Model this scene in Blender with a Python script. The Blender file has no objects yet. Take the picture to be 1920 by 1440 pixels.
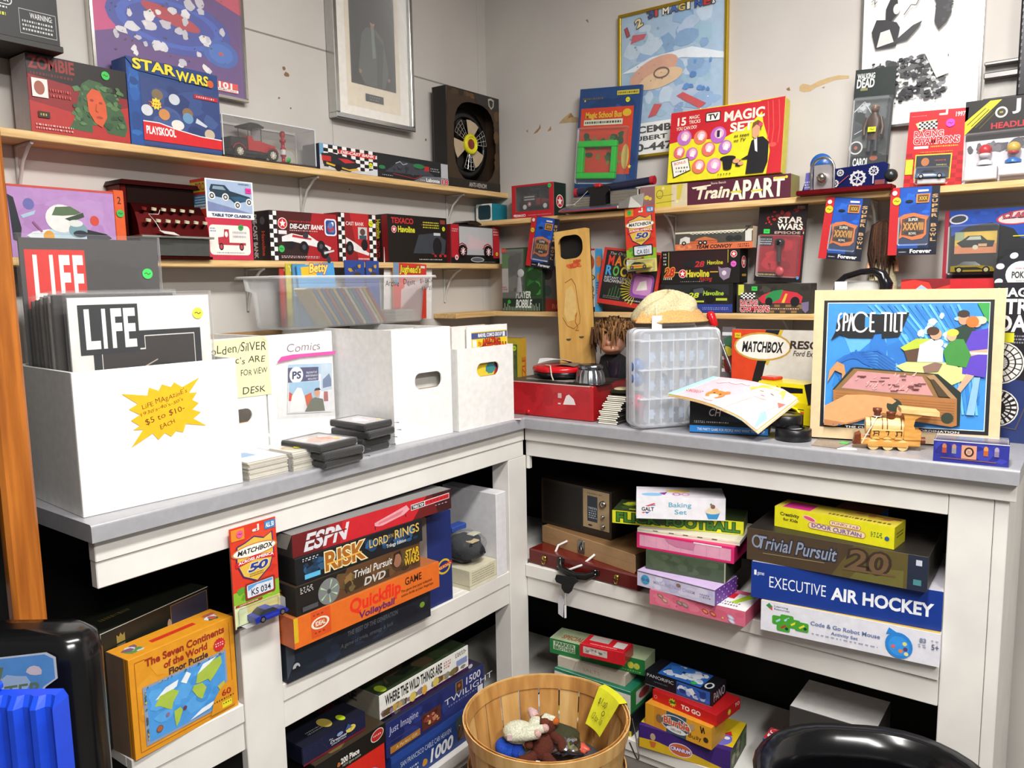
import bpy,math,random
from mathutils import Vector,Matrix
# ---------------------------------------------------------------- camera, world, lights, exposure
sc=bpy.context.scene
COL=sc.collection
V=Vector
CAM=V((1.7783,-2.2555,1.3186))
YAW,PITCH,ROLL,FPX=.6428,-.1272,-.0176,1485.08
def cam_axes():
 cy,sy,cp,sp=math.cos(YAW),math.sin(YAW),math.cos(PITCH),math.sin(PITCH)
 f=V((-sy*cp,cy*cp,sp))
 r=V((cy,sy,0))
 u=r.cross(f)
 cr,sr=math.cos(ROLL),math.sin(ROLL)
 return cr*r+sr*u,-sr*r+cr*u,f
CR,CU,CF=cam_axes()
cd=bpy.data.cameras.new('camera')
cam=bpy.data.objects.new('camera',cd)
COL.objects.link(cam)
cam.matrix_world=Matrix(((CR.x,CU.x,-CF.x,CAM.x),(CR.y,CU.y,-CF.y,CAM.y),(CR.z,CU.z,-CF.z,CAM.z),(0,0,0,1)))
cd.sensor_width=36
cd.lens=36*FPX/1920
cd.clip_start=.02
sc.camera=cam
sc.view_settings.view_transform='Standard'
sc.view_settings.look='None'
sc.view_settings.gamma=1
sc.view_settings.use_curve_mapping=False
sc.view_settings.exposure=0.42
wd=bpy.data.worlds.new('room_ambience')
sc.world=wd
wd.use_nodes=True
wd.node_tree.nodes['Background'].inputs[0].default_value=(.95,.97,1,1)
wd.node_tree.nodes['Background'].inputs[1].default_value=.16
def area(name,loc,rot,sx,sy,power,col=(1,.98,.95)):
 l=bpy.data.lights.new(name,'AREA')
 l.shape='RECTANGLE'
 l.size,l.size_y,l.energy,l.color=sx,sy,power,col
 o=bpy.data.objects.new(name,l)
 COL.objects.link(o)
 o.location,o.rotation_euler=loc,rot
 return o
LAMPS=[((1.55,-1.35,2.52),0,40),((2.75,-2.3,2.52),0,60)]
for i,(p,rz,pw) in enumerate(LAMPS):
 area('fluorescent_glow',(p[0],p[1],p[2]-.09),(0,0,rz),.22,1.25,pw)
 # ---------------------------------------------------------------- picture geometry helpers (photo pixel -> point on a real plane)
def ray(x,y):
 return CR*((x -960)/FPX)-CU*((y -720)/FPX)+CF
def onx(x,y,X):
 d=ray(x,y)
 return CAM+d*((X -CAM.x)/d.x)
def ony(x,y,Y):
 d=ray(x,y)
 return CAM+d*((Y -CAM.y)/d.y)
def onz(x,y,Z):
 d=ray(x,y)
 return CAM+d*((Z -CAM.z)/d.z)
def colx(px,X,Z):# point of the line x=X, z=Z seen in picture column px
 n=CR*FPX -CF*(px -960)
 return V((X,CAM.y+(-(X -CAM.x)*n.x -(Z -CAM.z)*n.z)/n.y,Z))
def coly(px,Y,Z):
 n=CR*FPX -CF*(px -960)
 return V((CAM.x+(-(Y -CAM.y)*n.y -(Z -CAM.z)*n.z)/n.x,Y,Z))
def onv(x,y,A,B):# pixel onto the vertical plane through A and B
 t=(B -A)
 n=V((t.y,-t.x,0))
 d=ray(x,y)
 return CAM+d*(((A -CAM).dot(n))/d.dot(n))
def seat(A,B,tl):
 h=onv(tl[0],tl[1],A,B).z -A.z
 t=B -A
 return dict(A=A.copy(),w=math.hypot(t.x,t.y),h=h,rz=math.atan2(t.y,t.x))
def pL(xl,xr,yt,X,Z):# facing the room from the left wall, standing at height Z
 A,B=colx(xl,X,Z),colx(xr,X,Z)
 return seat(A,B,(xl,yt))
def pR(xl,xr,yt,Y,Z):# facing the room from the back wall
 A,B=coly(xl,Y,Z),coly(xr,Y,Z)
 return seat(A,B,(xl,yt))
def pZ(bl,br,tl,Z):# bottom front corners seen on a horizontal surface
 return seat(onz(bl[0],bl[1],Z),onz(br[0],br[1],Z),tl)
 # ---------------------------------------------------------------- materials (procedural)
MATS={}
def lin(c):
 return c/12.92 if c<=.04045 else ((c+.055)/1.055)**2.4
def rgb(h):
 h=h.lstrip('#')
 return tuple(lin(int(h[i:i+2],16)/255) for i in (0,2,4))
KIND=dict(c=(.48,0),g=(.18,0),m=(.85,0),M=(.22,1),s=(.42,1),F=(.95,0),p=(.32,0))
def mat(key):
 """'#rrggbb:kind'; kinds: c card, g gloss, m matte, M metal, s satin metal, F fabric, p plastic, k clear film, f frosted film"""
 if key in MATS:
  return MATS[key]
 hx,_,kd=key.partition(':')
 kd=kd or 'c'
 m=bpy.data.materials.new('print_'+hx.strip('#')+'_'+kd)
 MATS[key]=m
 m.use_nodes=True
 nt=m.node_tree
 b=nt.nodes['Principled BSDF']
 col=rgb(hx)
 if kd in 'kfh':
  out=nt.nodes['Material Output']
  tr=nt.nodes.new('ShaderNodeBsdfTransparent')
  mx=nt.nodes.new('ShaderNodeMixShader')
  lw=nt.nodes.new('ShaderNodeLayerWeight')
  lw.inputs[0].default_value=.25
  ma=nt.nodes.new('ShaderNodeMath')
  ma.operation='MULTIPLY_ADD'
  ma.use_clamp=True
  nt.links.new(lw.outputs['Fresnel'],ma.inputs[0])
  ma.inputs[1].default_value={'k':.55,'f':.45,'h':.5}[kd]
  ma.inputs[2].default_value={'k':.03,'f':.34,'h':.13}[kd]
  b.inputs['Base Color'].default_value=(*col,1)
  b.inputs['Roughness'].default_value=.4 if kd=='f' else .08
  nt.links.new(ma.outputs[0],mx.inputs[0])
  nt.links.new(tr.outputs[0],mx.inputs[1])
  nt.links.new(b.outputs[0],mx.inputs[2])
  nt.links.new(mx.outputs[0],out.inputs['Surface'])
  return m
 rough,metal=KIND[kd]
 tc=nt.nodes.new('ShaderNodeTexCoord')
 nz=nt.nodes.new('ShaderNodeTexNoise')
 nz.inputs['Scale'].default_value=60 if kd!='F' else 260
 nz.inputs['Detail'].default_value=2
 rp=nt.nodes.new('ShaderNodeValToRGB')
 k=.9 if kd!='F' else .62
 rp.color_ramp.elements[0].position=.3
 rp.color_ramp.elements[1].position=.7
 rp.color_ramp.elements[0].color=(*[c*k for c in col],1)
 rp.color_ramp.elements[1].color=(*col,1)
 nt.links.new(tc.outputs['Object'],nz.inputs['Vector'])
 nt.links.new(nz.outputs[0],rp.inputs[0])
 nt.links.new(rp.outputs[0],b.inputs['Base Color'])
 b.inputs['Roughness'].default_value=rough
 b.inputs['Metallic'].default_value=metal
 if kd=='F':
  bp=nt.nodes.new('ShaderNodeBump')
  bp.inputs['Strength'].default_value=.8
  bp.inputs['Distance'].default_value=.002
  nt.links.new(nz.outputs[0],bp.inputs['Height'])
  nt.links.new(bp.outputs[0],b.inputs['Normal'])
 return m
def nodemat(name,c0,c1,scale,rough,stretch=(1,1,1),detail=4,lo=.35,hi=.65,bump=0,coord='Object',c2=None,speck=None):
 m=bpy.data.materials.new(name)
 m.use_nodes=True
 nt=m.node_tree
 b=nt.nodes['Principled BSDF']
 tc=nt.nodes.new('ShaderNodeTexCoord')
 mp=nt.nodes.new('ShaderNodeMapping')
 mp.inputs['Scale'].default_value=stretch
 nz=nt.nodes.new('ShaderNodeTexNoise')
 nz.inputs['Scale'].default_value=scale
 nz.inputs['Detail'].default_value=detail
 rp=nt.nodes.new('ShaderNodeValToRGB')
 e=rp.color_ramp.elements
 e[0].position,e[1].position=lo,hi
 e[0].color,e[1].color=(*rgb(c0),1),(*rgb(c1),1)
 if c2:
  x=e.new((lo+hi)/2)
  x.color=(*rgb(c2),1)
 nt.links.new(tc.outputs[coord],mp.inputs[0])
 nt.links.new(mp.outputs[0],nz.inputs['Vector'])
 nt.links.new(nz.outputs[0],rp.inputs[0])
 last=rp.outputs[0]
 if speck:
  vo=nt.nodes.new('ShaderNodeTexVoronoi')
  vo.inputs['Scale'].default_value=speck[0]
  nt.links.new(tc.outputs[coord],vo.inputs['Vector'])
  sp=nt.nodes.new('ShaderNodeSeparateColor')
  nt.links.new(vo.outputs['Color'],sp.inputs[0])
  r2=nt.nodes.new('ShaderNodeValToRGB')
  r2.color_ramp.interpolation='CONSTANT'
  q=r2.color_ramp.elements
  q[0].position,q[1].position=0,.5
  cols=speck[1]
  q[0].color=(*rgb(cols[0]),1)
  q[1].color=(*rgb(cols[1]),1)
  for i,c in enumerate(cols[2:]):
   z=q.new(.62+.13*i)
   z.color=(*rgb(c),1)
  mx=nt.nodes.new('ShaderNodeMix')
  mx.data_type='RGBA'
  mx.inputs[0].default_value=speck[2]
  nt.links.new(last,mx.inputs[6])
  nt.links.new(r2.outputs[0],mx.inputs[7])
  last=mx.outputs[2]
 nt.links.new(last,b.inputs['Base Color'])
 b.inputs['Roughness'].default_value=rough
 if bump:
  bp=nt.nodes.new('ShaderNodeBump')
  bp.inputs['Strength'].default_value=bump
  bp.inputs['Distance'].default_value=.003
  nt.links.new(nz.outputs[0],bp.inputs['Height'])
  nt.links.new(bp.outputs[0],b.inputs['Normal'])
 MATS[name]=m
 return name
nodemat('wall_paint','#c3bdb7','#cac5be',4,.8,detail=8,bump=.12)
nodemat('white_paint','#dedad4','#e6e3dc',9,.42,detail=4)
nodemat('dark_paint','#0c0b0a','#151312',12,.8)
nodemat('pine','#c99f66','#e2c08a',9,.55,stretch=(1,14,14),c2='#d9b47a',bump=.08)
nodemat('pine_side','#c99f66','#e2c08a',9,.55,stretch=(14,1,14),c2='#d9b47a',bump=.08)
nodemat('orange_wood','#8a4a12','#b66a22',7,.4,stretch=(9,9,.6),c2='#9c5717')
nodemat('basket_wood','#a8763c','#cf9c58',6,.6,stretch=(5,5,.7),c2='#bd8848',bump=.1)
nodemat('basket_wood_pale','#c99a58','#e0b878',6,.6,stretch=(5,5,.7),bump=.1)
nodemat('speckled_laminate','#a2a2a5','#bcbcbf',60,.3,detail=3,speck=(230,['#b6b6b9','#98989d','#e0e0e2','#68686f','#f4f4f4'],.8))
nodemat('concrete','#55504a','#6b655d',5,.8,bump=.1)
nodemat('ceiling_paint','#d8d5cf','#e4e1db',5,.9)
nodemat('toy_wood','#c68a3c','#dca355',30,.35,stretch=(1,6,6),c2='#d0964a')
nodemat('toy_wood_pale','#d8b070','#ecca8e',30,.35,stretch=(1,6,6))
nodemat('toy_wood_dark','#5a2812','#7a3a1c',30,.35,stretch=(1,6,6))
nodemat('ply_tan','#cf9f52','#e2b566',6,.5,stretch=(6,6,1),c2='#d9aa5c')
def emis(name,col,s):
 m=bpy.data.materials.new(name)
 m.use_nodes=True
 b=m.node_tree.nodes['Principled BSDF']
 b.inputs['Base Color'].default_value=(*col,1)
 b.inputs['Emission Color'].default_value=(*col,1)
 b.inputs['Emission Strength'].default_value=s
 MATS[name]=m
emis('lit_tube',(1,.98,.95),9)
# ---------------------------------------------------------------- glyphs (flat outlines of the built-in font)
CH='ABCDEFGHIJKLMNOPQRSTUVWXYZabcdefghijklmnopqrstuvwxyz0123456789/.,:!?$&+-#\'()"%'
GL={}
def make_glyphs():
 tmp=[]
 for st,off in ((0,-.004),(1,.014),(2,.034),(3,.085)):
  for c in CH:
   cu=bpy.data.curves.new('glyph','FONT')
   cu.body=c
   cu.resolution_u=3
   cu.offset=off
   o=bpy.data.objects.new('glyph',cu)
   COL.objects.link(o)
   tmp.append(((st,c),o))
 for c in CH+' ':
  cu=bpy.data.curves.new('glyph','FONT')
  cu.body='H'+c+'H'
  cu.resolution_u=1
  o=bpy.data.objects.new('glyph',cu)
  COL.objects.link(o)
  tmp.append((('w',c),o))
 dg=bpy.context.evaluated_depsgraph_get()
 dg.update()
 wid={}
 for k,o in tmp:
  e=o.evaluated_get(dg)
  me=e.to_mesh()
  if k[0]=='w':
   xs=[v.co.x for v in me.vertices]
   wid[k[1]]=max(xs)-min(xs)
  else:
   GL[k]=([(v.co.x,v.co.y) for v in me.vertices],[tuple(p.vertices) for p in me.polygons])
  e.to_mesh_clear()
 hs=[y for x,y in GL[(0,'H')][0]]
 hh=max(hs)
 hw=max(x for x,y in GL[(0,'H')][0])
 wHH=wid['H']-(wid['H']-hw)/2 if False else None
 # advance(c) = width(HcH) - width(HH);  width(HHH) = 2 adv(H) + inner, width(HH) = adv(H) + inner
 inner=max(x for x,y in GL[(0,'H')][0])-min(x for x,y in GL[(0,'H')][0])
 advH=(wid['H']-inner)/2
 for c in CH+' ':
  GL[('adv',c)]=max(.08,wid[c]-(advH+inner))
 GL['cap']=hh
 for k,o in tmp:
  d=o.data
  bpy.data.objects.remove(o)
  bpy.data.curves.remove(d)
make_glyphs()
# ---------------------------------------------------------------- mesh builder
class MB:
 def __init__(s):
  s.v,s.f,s.mi,s.sm,s.keys=[],[],[],[],[]
 def m(s,key):
  if key not in s.keys:
   s.keys.append(key)
  return s.keys.index(key)
 def add(s,vs,fs,key,smooth=False):
  n,k=len(s.v),s.m(key)
  s.v+=[tuple(p) for p in vs]
  for f in fs:
   s.f.append([i+n for i in f])
   s.mi.append(k)
   s.sm.append(smooth)
 def box(s,a,b,key,bev=0,faces=None):
  """axis box; faces: dict over 'FBLRTU' of other material keys"""
  x0,y0,z0=a
  x1,y1,z1=b
  c=min(bev,(x1-x0)/3,(y1-y0)/3,(z1-z0)/3)
  F=dict(F=key,B=key,L=key,R=key,T=key,U=key)
  if faces:
   F.update(faces)
  q=lambda ax,sg:None
  xs,ys,zs=(x0,x1),(y0,y1),(z0,z1)
  vid={}
  vs=[]
  def vert(i,j,k,ax):
   p=[xs[i],ys[j],zs[k]]
   for t,(e,hl) in enumerate(((i,c),(j,c),(k,c))):
    if t!=ax:
     p[t]+=hl if e==0 else -hl
   key_=(i,j,k,ax)
   if key_ not in vid:
    vid[key_]=len(vs)
    vs.append(p)
   return vid[key_]
  fs=[]
  fs.append(('L',[vert(0,1,0,0),vert(0,0,0,0),vert(0,0,1,0),vert(0,1,1,0)]))
  fs.append(('R',[vert(1,0,0,0),vert(1,1,0,0),vert(1,1,1,0),vert(1,0,1,0)]))
  fs.append(('F',[vert(0,0,0,1),vert(1,0,0,1),vert(1,0,1,1),vert(0,0,1,1)]))
  fs.append(('B',[vert(1,1,0,1),vert(0,1,0,1),vert(0,1,1,1),vert(1,1,1,1)]))
  fs.append(('U',[vert(0,1,0,2),vert(1,1,0,2),vert(1,0,0,2),vert(0,0,0,2)]))
  fs.append(('T',[vert(0,0,1,2),vert(1,0,1,2),vert(1,1,1,2),vert(0,1,1,2)]))
  if c>0:
   for i in (0,1):
    for j in (0,1):
     a_=[vert(i,j,0,0),vert(i,j,1,0),vert(i,j,1,1),vert(i,j,0,1)]
     fs.append(('F' if j==0 else 'B',a_ if i==j else a_[::-1]))
     b_=[vert(0,i,j,1),vert(1,i,j,1),vert(1,i,j,2),vert(0,i,j,2)]
     fs.append(('F' if i==0 else 'B',b_ if i!=j else b_[::-1]))
     d_=[vert(i,0,j,2),vert(i,1,j,2),vert(i,1,j,0),vert(i,0,j,0)]
     fs.append(('L' if i==0 else 'R',d_[::-1] if i==j else d_))
     for k in (0,1):
      t_=[vert(i,j,k,0),vert(i,j,k,1),vert(i,j,k,2)]
      fs.append(('F' if j==0 else 'B',t_ if (i+j+k)%2==1 else t_[::-1]))
  n=len(s.v)
  s.v+=[tuple(p) for p in vs]
  for k,f in fs:
   s.f.append([i+n for i in f])
   s.mi.append(s.m(F[k]))
   s.sm.append(False)
 def prism(s,pts,y0,y1,key,side=None,smooth=False):
  """outline pts (x,z) counter-clockwise as seen from -y, from y0 (front) to y1"""
  n=len(pts)
  s.add([(x,y0,z) for x,z in pts],[list(range(n))],key)
  s.add([(x,y1,z) for x,z in pts],[list(range(n))[::-1]],key)
  vs=[(x,y0,z) for x,z in pts]+[(x,y1,z) for x,z in pts]
  s.add(vs,[[(i+1)%n,i,i+n,(i+1)%n+n] for i in range(n)],side or key,smooth)
 def loft(s,rings,key,cap0=True,cap1=True,smooth=True,closed=True):
  n=len(rings[0])
  vs=[p for r in rings for p in r]
  fs=[]
  for k in range(len(rings)-1):
   for i in range(n if closed else n -1):
    j=(i+1)%n
    fs.append([k*n+i,k*n+j,(k+1)*n+j,(k+1)*n+i])
  s.add(vs,fs,key,smooth)
  if cap0:
   s.add(rings[0],[list(range(n))[::-1]],key)
  if cap1:
   s.add(rings[-1],[list(range(n))],key)
 def lathe(s,prof,key,c=(0,0,0),n=32,ax='z',sy=1,smooth=True):
  rings=[]
  for r,z in prof:
   ring=[]
   for i in range(n):
    a=2*math.pi*i/n
    x,y=r*math.cos(a),r*math.sin(a)*sy
    p=(x,y,z) if ax=='z' else ((x,-z,y) if ax=='y' else (z,x,y))
    ring.append((c[0]+p[0],c[1]+p[1],c[2]+p[2]))
   rings.append(ring)
  s.loft(rings,key,prof[0][0]>1e-5,prof[-1][0]>1e-5,smooth)
 def cyl(s,p0,p1,r,key,n=20,r1=None,smooth=True):
  p0,p1=V(p0),V(p1)
  d=(p1-p0).normalized()
  a=d.orthogonal().normalized()
  b=d.cross(a)
  r1=r if r1 is None else r1
  ring=lambda p,q:[p+a*(q*math.cos(2*math.pi*i/n))+b*(q*math.sin(2*math.pi*i/n)) for i in range(n)]
  s.loft([ring(p0,r),ring(p1,r1)],key,True,True,smooth)
 def tube(s,pts,r,key,n=8,closed=False,rs=None):
  pts=[V(p) for p in pts]
  N=len(pts)
  rings=[]
  a=None
  for i,p in enumerate(pts):
   if closed:
    t=pts[(i+1)%N]-pts[i -1]
   else:
    t=pts[min(i+1,N -1)]-pts[max(i -1,0)]
   t.normalize()
   if a is None:
    a=t.orthogonal().normalized()
   a=(a -t*a.dot(t)).normalized()
   b=t.cross(a)
   q=rs[i] if rs else r
   rings.append([p+a*(q*math.cos(2*math.pi*k/n))+b*(q*math.sin(2*math.pi*k/n)) for k in range(n)])
  if closed:
   rings.append(rings[0])
  s.loft(rings,key,not closed,not closed)
 def ball(s,c,r,key,n=18,m=12,sx=1,sy=1,sz=1,z0=-1,z1=1):
  prof=[]
  a0,a1=math.asin(z0),math.asin(z1)
  for i in range(m+1):
   a=a0+(a1-a0)*i/m
   prof.append((max(math.cos(a),0),math.sin(a)))
  rings=[[(c[0]+r*sx*q*math.cos(2*math.pi*k/n),c[1]+r*sy*q*math.sin(2*math.pi*k/n),c[2]+r*sz*z) for k in range(n)] for q,z in prof]
  s.loft(rings,key)
 def sheet(s,fn,nu,nv,key,th=0,smooth=True):
  """fn(u,v)->point; thickness th along local normal (solid)"""
  P=[[V(fn(i/nu,j/nv)) for i in range(nu+1)] for j in range(nv+1)]
  idx=lambda i,j:j*(nu+1)+i
  fs=[[idx(i,j),idx(i+1,j),idx(i+1,j+1),idx(i,j+1)] for j in range(nv) for i in range(nu)]
  flat=[p for r in P for p in r]
  s.add(flat,fs,key,smooth)
  if th:
   N=[]
   for j in range(nv+1):
    for i in range(nu+1):
     du=P[j][min(i+1,nu)]-P[j][max(i -1,0)]
     dv=P[min(j+1,nv)][i]-P[max(j -1,0)][i]
     N.append(du.cross(dv).normalized())
   back=[p -n*th for p,n in zip(flat,N)]
   s.add(back,[f[::-1] for f in fs],key,smooth)
   rim=[idx(i,0) for i in range(nu)]+[idx(nu,j) for j in range(nv)]+[idx(nu -i,nv) for i in range(nu)]+[idx(0,nv -j) for j in range(nv)]
   k=len(rim)
   s.add([flat[i] for i in rim]+[back[i] for i in rim],[[(i+1)%k,i,i+k,(i+1)%k+k] for i in range(k)],key)
 def xf(s,M,start=0):
  for i in range(start,len(s.v)):
   s.v[i]=tuple(M@V(s.v[i]))
 def build(s,name,parent=None,loc=None,rz=0,lean=0,roll=0):
  me=bpy.data.meshes.new(name)
  me.from_pydata(s.v,[],s.f)
  for k in s.keys:
   me.materials.append(mat(k))
  me.polygons.foreach_set('material_index',s.mi)
  me.polygons.foreach_set('use_smooth',s.sm)
  me.update()
  o=bpy.data.objects.new(name,me)
  COL.objects.link(o)
  if parent:
   o.parent=parent
  if loc is not None:
   o.location=loc
  o.rotation_euler=(lean,roll,rz)
  return o
def tag(o,label,cat,group=None,kind=None):
 o['label'],o['category']=label,cat
 if group:
  o['group']=group
 if kind:
  o['kind']=kind
 return o
def struct(o):
 o['kind']='structure'
 return o
def empty(name,loc,rz=0,lean=0,roll=0):
 o=bpy.data.objects.new(name,None)
 o.empty_display_size=.05
 COL.objects.link(o)
 o.location=loc
 o.rotation_euler=(lean,roll,rz)
 return o
STEP=.00007
class Panel:
 """flat print on a face: u right, v up, fractions of its width and height"""
 def __init__(s,mb,o,u,v,w,h):
  s.mb,s.o,s.u,s.v,s.w,s.h=mb,V(o),V(u),V(v),w,h
  s.n=s.u.cross(s.v)
  s.k=1
 def P(s,a,b):
  return s.o+s.u*(a*s.w)+s.v*(b*s.h)+s.n*(s.k*STEP)
 def p(s,col,pts):
  ar=sum(pts[i -1][0]*pts[i][1]-pts[i][0]*pts[i -1][1] for i in range(len(pts)))
  if ar<0:
   pts=pts[::-1]
  s.mb.add([s.P(*q) for q in pts],[list(range(len(pts)))],col)
  s.k+=1
  return s
 def r(s,col,u0,v0,u1,v1):
  return s.p(col,[(u0,v0),(u1,v0),(u1,v1),(u0,v1)])
 def rr(s,col,u0,v0,u1,v1,rad=.1):
  """rounded rectangle, rad fraction of its height"""
  rv=rad*(v1-v0)
  ru=rv*s.h/s.w
  pts=[]
  for cx,cy,a0 in ((u1-ru,v0+rv,-90),(u1-ru,v1-rv,0),(u0+ru,v1-rv,90),(u0+ru,v0+rv,180)):
   for i in range(5):
    a=math.radians(a0+22.5*i)
    pts.append((cx+ru*math.cos(a),cy+rv*math.sin(a)))
  return s.p(col,pts)
 def e(s,col,cu,cv,ru,rv,n=22,a0=0,a1=360,rot=0):
  pts=[]
  full=a1-a0>=360
  ca,sa=math.cos(math.radians(rot)),math.sin(math.radians(rot))
  for i in range(n if full else n+1):
   a=math.radians(a0+(a1-a0)*i/n)
   x,y=ru*s.w*math.cos(a),rv*s.h*math.sin(a)
   pts.append((cu+(x*ca -y*sa)/s.w,cv+(x*sa+y*ca)/s.h))
  return s.p(col,pts)
 def c(s,col,cu,cv,r,n=22):
  return s.e(col,cu,cv,r*s.h/s.w,r,n)
 def ring(s,col,cu,cv,ru,rv,t,n=28):
  a=[(math.cos(2*math.pi*i/n),math.sin(2*math.pi*i/n)) for i in range(n)]
  tu,tv=t*s.h/s.w,t
  vs=[s.P(cu+ru*x,cv+rv*y) for x,y in a]+[s.P(cu+(ru -tu)*x,cv+(rv -tv)*y) for x,y in a]
  s.mb.add(vs,[[i,(i+1)%n,(i+1)%n+n,i+n] for i in range(n)],col)
  s.k+=1
  return s
 def star(s,col,cu,cv,r,n=5,q=.42,rot=90):
  pts=[]
  for i in range(2*n):
   a=math.radians(rot+180*i/n)
   z=r if i%2==0 else r*q
   pts.append((cu+z*math.cos(a)*s.h/s.w,cv+z*math.sin(a)))
  return s.p(col,pts)
 def l(s,col,wd,pts):
  """polyline, width wd as fraction of height"""
  hw=wd*s.h/2
  for (a,b),(c,d) in zip(pts,pts[1:]):
   dx,dy=(c -a)*s.w,(d -b)*s.h
   L=math.hypot(dx,dy) or 1
   nx,ny=-dy/L*hw/s.w,dx/L*hw/s.h
   s.mb.add([s.P(a -nx,b -ny),s.P(c -nx,d -ny),s.P(c+nx,d+ny),s.P(a+nx,b+ny)],[[0,1,2,3]],col)
  s.k+=1
  return s
 def k_(s,ca,cb,u0,v0,u1,v1,nx,ny):
  for i in range(nx):
   for j in range(ny):
    c=ca if (i+j)%2 else cb
    if c:
     a,b=u0+(u1-u0)*i/nx,v0+(v1-v0)*j/ny
     s.mb.add([s.P(a,b),s.P(a+(u1-u0)/nx,b),s.P(a+(u1-u0)/nx,b+(v1-v0)/ny),s.P(a,b+(v1-v0)/ny)],[[0,1,2,3]],c)
  s.k+=1
  return s
 def b(s,cols,u0,v0,u1,v1,n,sz=.2,seed=1):
  """loose painted dabs filling a region"""
  rnd=random.Random(seed)
  asp=s.h/s.w
  for i in range(n):
   r=sz*rnd.uniform(.4,1)*(v1-v0)
   ru=min(r*asp*rnd.uniform(.6,1.8),(u1-u0)*.48)
   r=min(r,(v1-v0)*.48)
   cu,cv=rnd.uniform(u0+ru,u1-ru),rnd.uniform(v0+r,v1-r)
   m_=9
   vs=[]
   for k in range(m_):
    a=2*math.pi*k/m_
    z=rnd.uniform(.6,1)
    vs.append(s.P(cu+ru*z*math.cos(a),cv+r*z*math.sin(a)))
   s.mb.add(vs,[list(range(m_))],cols[i%len(cols)])
   s.k+=.35
  s.k+=1
  return s
 def t(s,col,txt,u0,v0,u1,v1,bold=1,sh=0,arc=0,rot=0,out=None,hand=0,oy=0,grow=0):
  """lettering: baseline v0, cap height v1, filling u0..u1; out = outline colour"""
  if out:
   s.t(out,txt,u0,v0,u1,v1,3,sh,arc,rot,None,hand,grow=grow)
  tot=sum(GL[('adv',c)] for c in txt)
  cap=GL['cap']
  W,Hh=(u1-u0)*s.w,(v1-v0)*s.h
  cx,cy=(u0+u1)/2*s.w,(v0+v1)/2*s.h
  if rot in (90,-90):
   W,Hh=Hh,W
  kx,ky=W/tot,Hh/cap
  ca,sa=math.cos(math.radians(rot)),math.sin(math.radians(rot))
  x=0
  rnd=random.Random(len(txt)*7+ord(txt[0]))
  for c in txt:
   if (bold,c) in GL:
    vs,fs=GL[(bold,c)]
    j,g,ho=(rnd.uniform(-.12,.12),rnd.uniform(.9,1.12),rnd.uniform(-.1,.1)) if hand else (0,1,0)
    out_=[]
    for (a,b) in vs:
     fx=(x+a)/tot
     b2=b*g*(1+grow*fx)
     px=(x+a+b*(sh+ho))*kx -W/2
     py=b2*ky -Hh/2+j*Hh+arc*Hh*(1-(2*fx -1)**2)
     qx,qy=cx+px*ca -py*sa,cy+px*sa+py*ca
     out_.append(s.o+s.u*qx+s.v*qy+s.n*(s.k*STEP))
    s.mb.add(out_,fs,col)
   x+=GL[('adv',c)]
  s.k+=1
  return s
 def fine(s,col,u0,v0,u1,v1,n=2,seed=3):
  """lines of print too small to read: thin broken bars"""
  rnd=random.Random(seed)
  hh=(v1-v0)/n
  for i in range(n):
   u=u0
   while u<u1-.005:
    du=rnd.uniform(.02,.07)*max((u1-u0),.3)
    e=min(u+du,u1)
    b=v1-hh*(i+.75)
    s.mb.add([s.P(u,b),s.P(e,b),s.P(e,b+hh*.5),s.P(u,b+hh*.5)],[[0,1,2,3]],col)
    u=e+.012
  s.k+=1
  return s
class Item:
 pass
def panels(mb,w,d,h):
 return dict(F=Panel(mb,(-w/2,-d/2,0),(1,0,0),(0,0,1),w,h),L=Panel(mb,(-w/2,d/2,0),(0,-1,0),(0,0,1),d,h),R=Panel(mb,(w/2,-d/2,0),(0,1,0),(0,0,1),d,h),T=Panel(mb,(-w/2,-d/2,h),(1,0,0),(0,1,0),w,d))
def place(pl,d,lean=0):
 """base-centre location of a thing of depth d whose front bottom edge is pl"""
 t=V((math.cos(pl['rz']),math.sin(pl['rz']),0))
 bk=V((-t.y,t.x,0))
 p=pl['A']+t*(pl['w']/2)+bk*(d/2*math.cos(lean))
 p.z+=d/2*abs(math.sin(lean))+.0004
 return p
def carton(name,label,cat,pl,d,cols,art=None,group=None,lean=0,bev=.0012,roll=0,extra=None):
 """a printed box standing on pl, depth d; cols one colour or a dict over F L R T"""
 it=Item()
 w,h=pl['w'],pl['h']
 it.w,it.d,it.h=w,d,h
 if isinstance(cols,str):
  cols=dict(F=cols)
 base=cols['F']
 mb=MB()
 mb.box((-w/2,-d/2,0),(w/2,d/2,h),base,bev,{k:c for k,c in cols.items()})
 it.p=panels(mb,w,d,h)
 if art:
  art(it.p)
 if extra:
  extra(mb,w,d,h)
 loc=place(pl,d,lean)
 loc.z+=w/2*abs(math.sin(roll))
 it.o=tag(mb.build(name,None,loc,pl['rz'],-lean,roll),label,cat,group)
 return it
def child(it,name,mb,label=None):
 o=mb.build(name,it.o if isinstance(it,Item) else it)
 if label:
  o['label']=label
 return o
def sticker(it,u,v,r,col='#d8e81c',face='F',txt=True,name='price_sticker',rect=None,k=30):
 """round (or rect) price sticker stuck on a face"""
 mb=MB()
 P=panels(mb,it.w,it.d,it.h)[face]
 P.k=k
 if rect:
  P.r(col,u -rect[0]/P.w,v -rect[1]/P.h,u+rect[0]/P.w,v+rect[1]/P.h)
 else:
  P.e(col,u,v,r/P.w,r/P.h,20)
 if txt:
  q=(rect[0] if rect else r)*.6
  P.l('#3a3a20',.25*q/P.h,[(u -q/P.w,v),(u -q*.3/P.w,v+q*.3/P.h),(u+q*.2/P.w,v -q*.3/P.h),(u+q/P.w,v+q*.2/P.h)])
 return child(it,name,mb)
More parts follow.
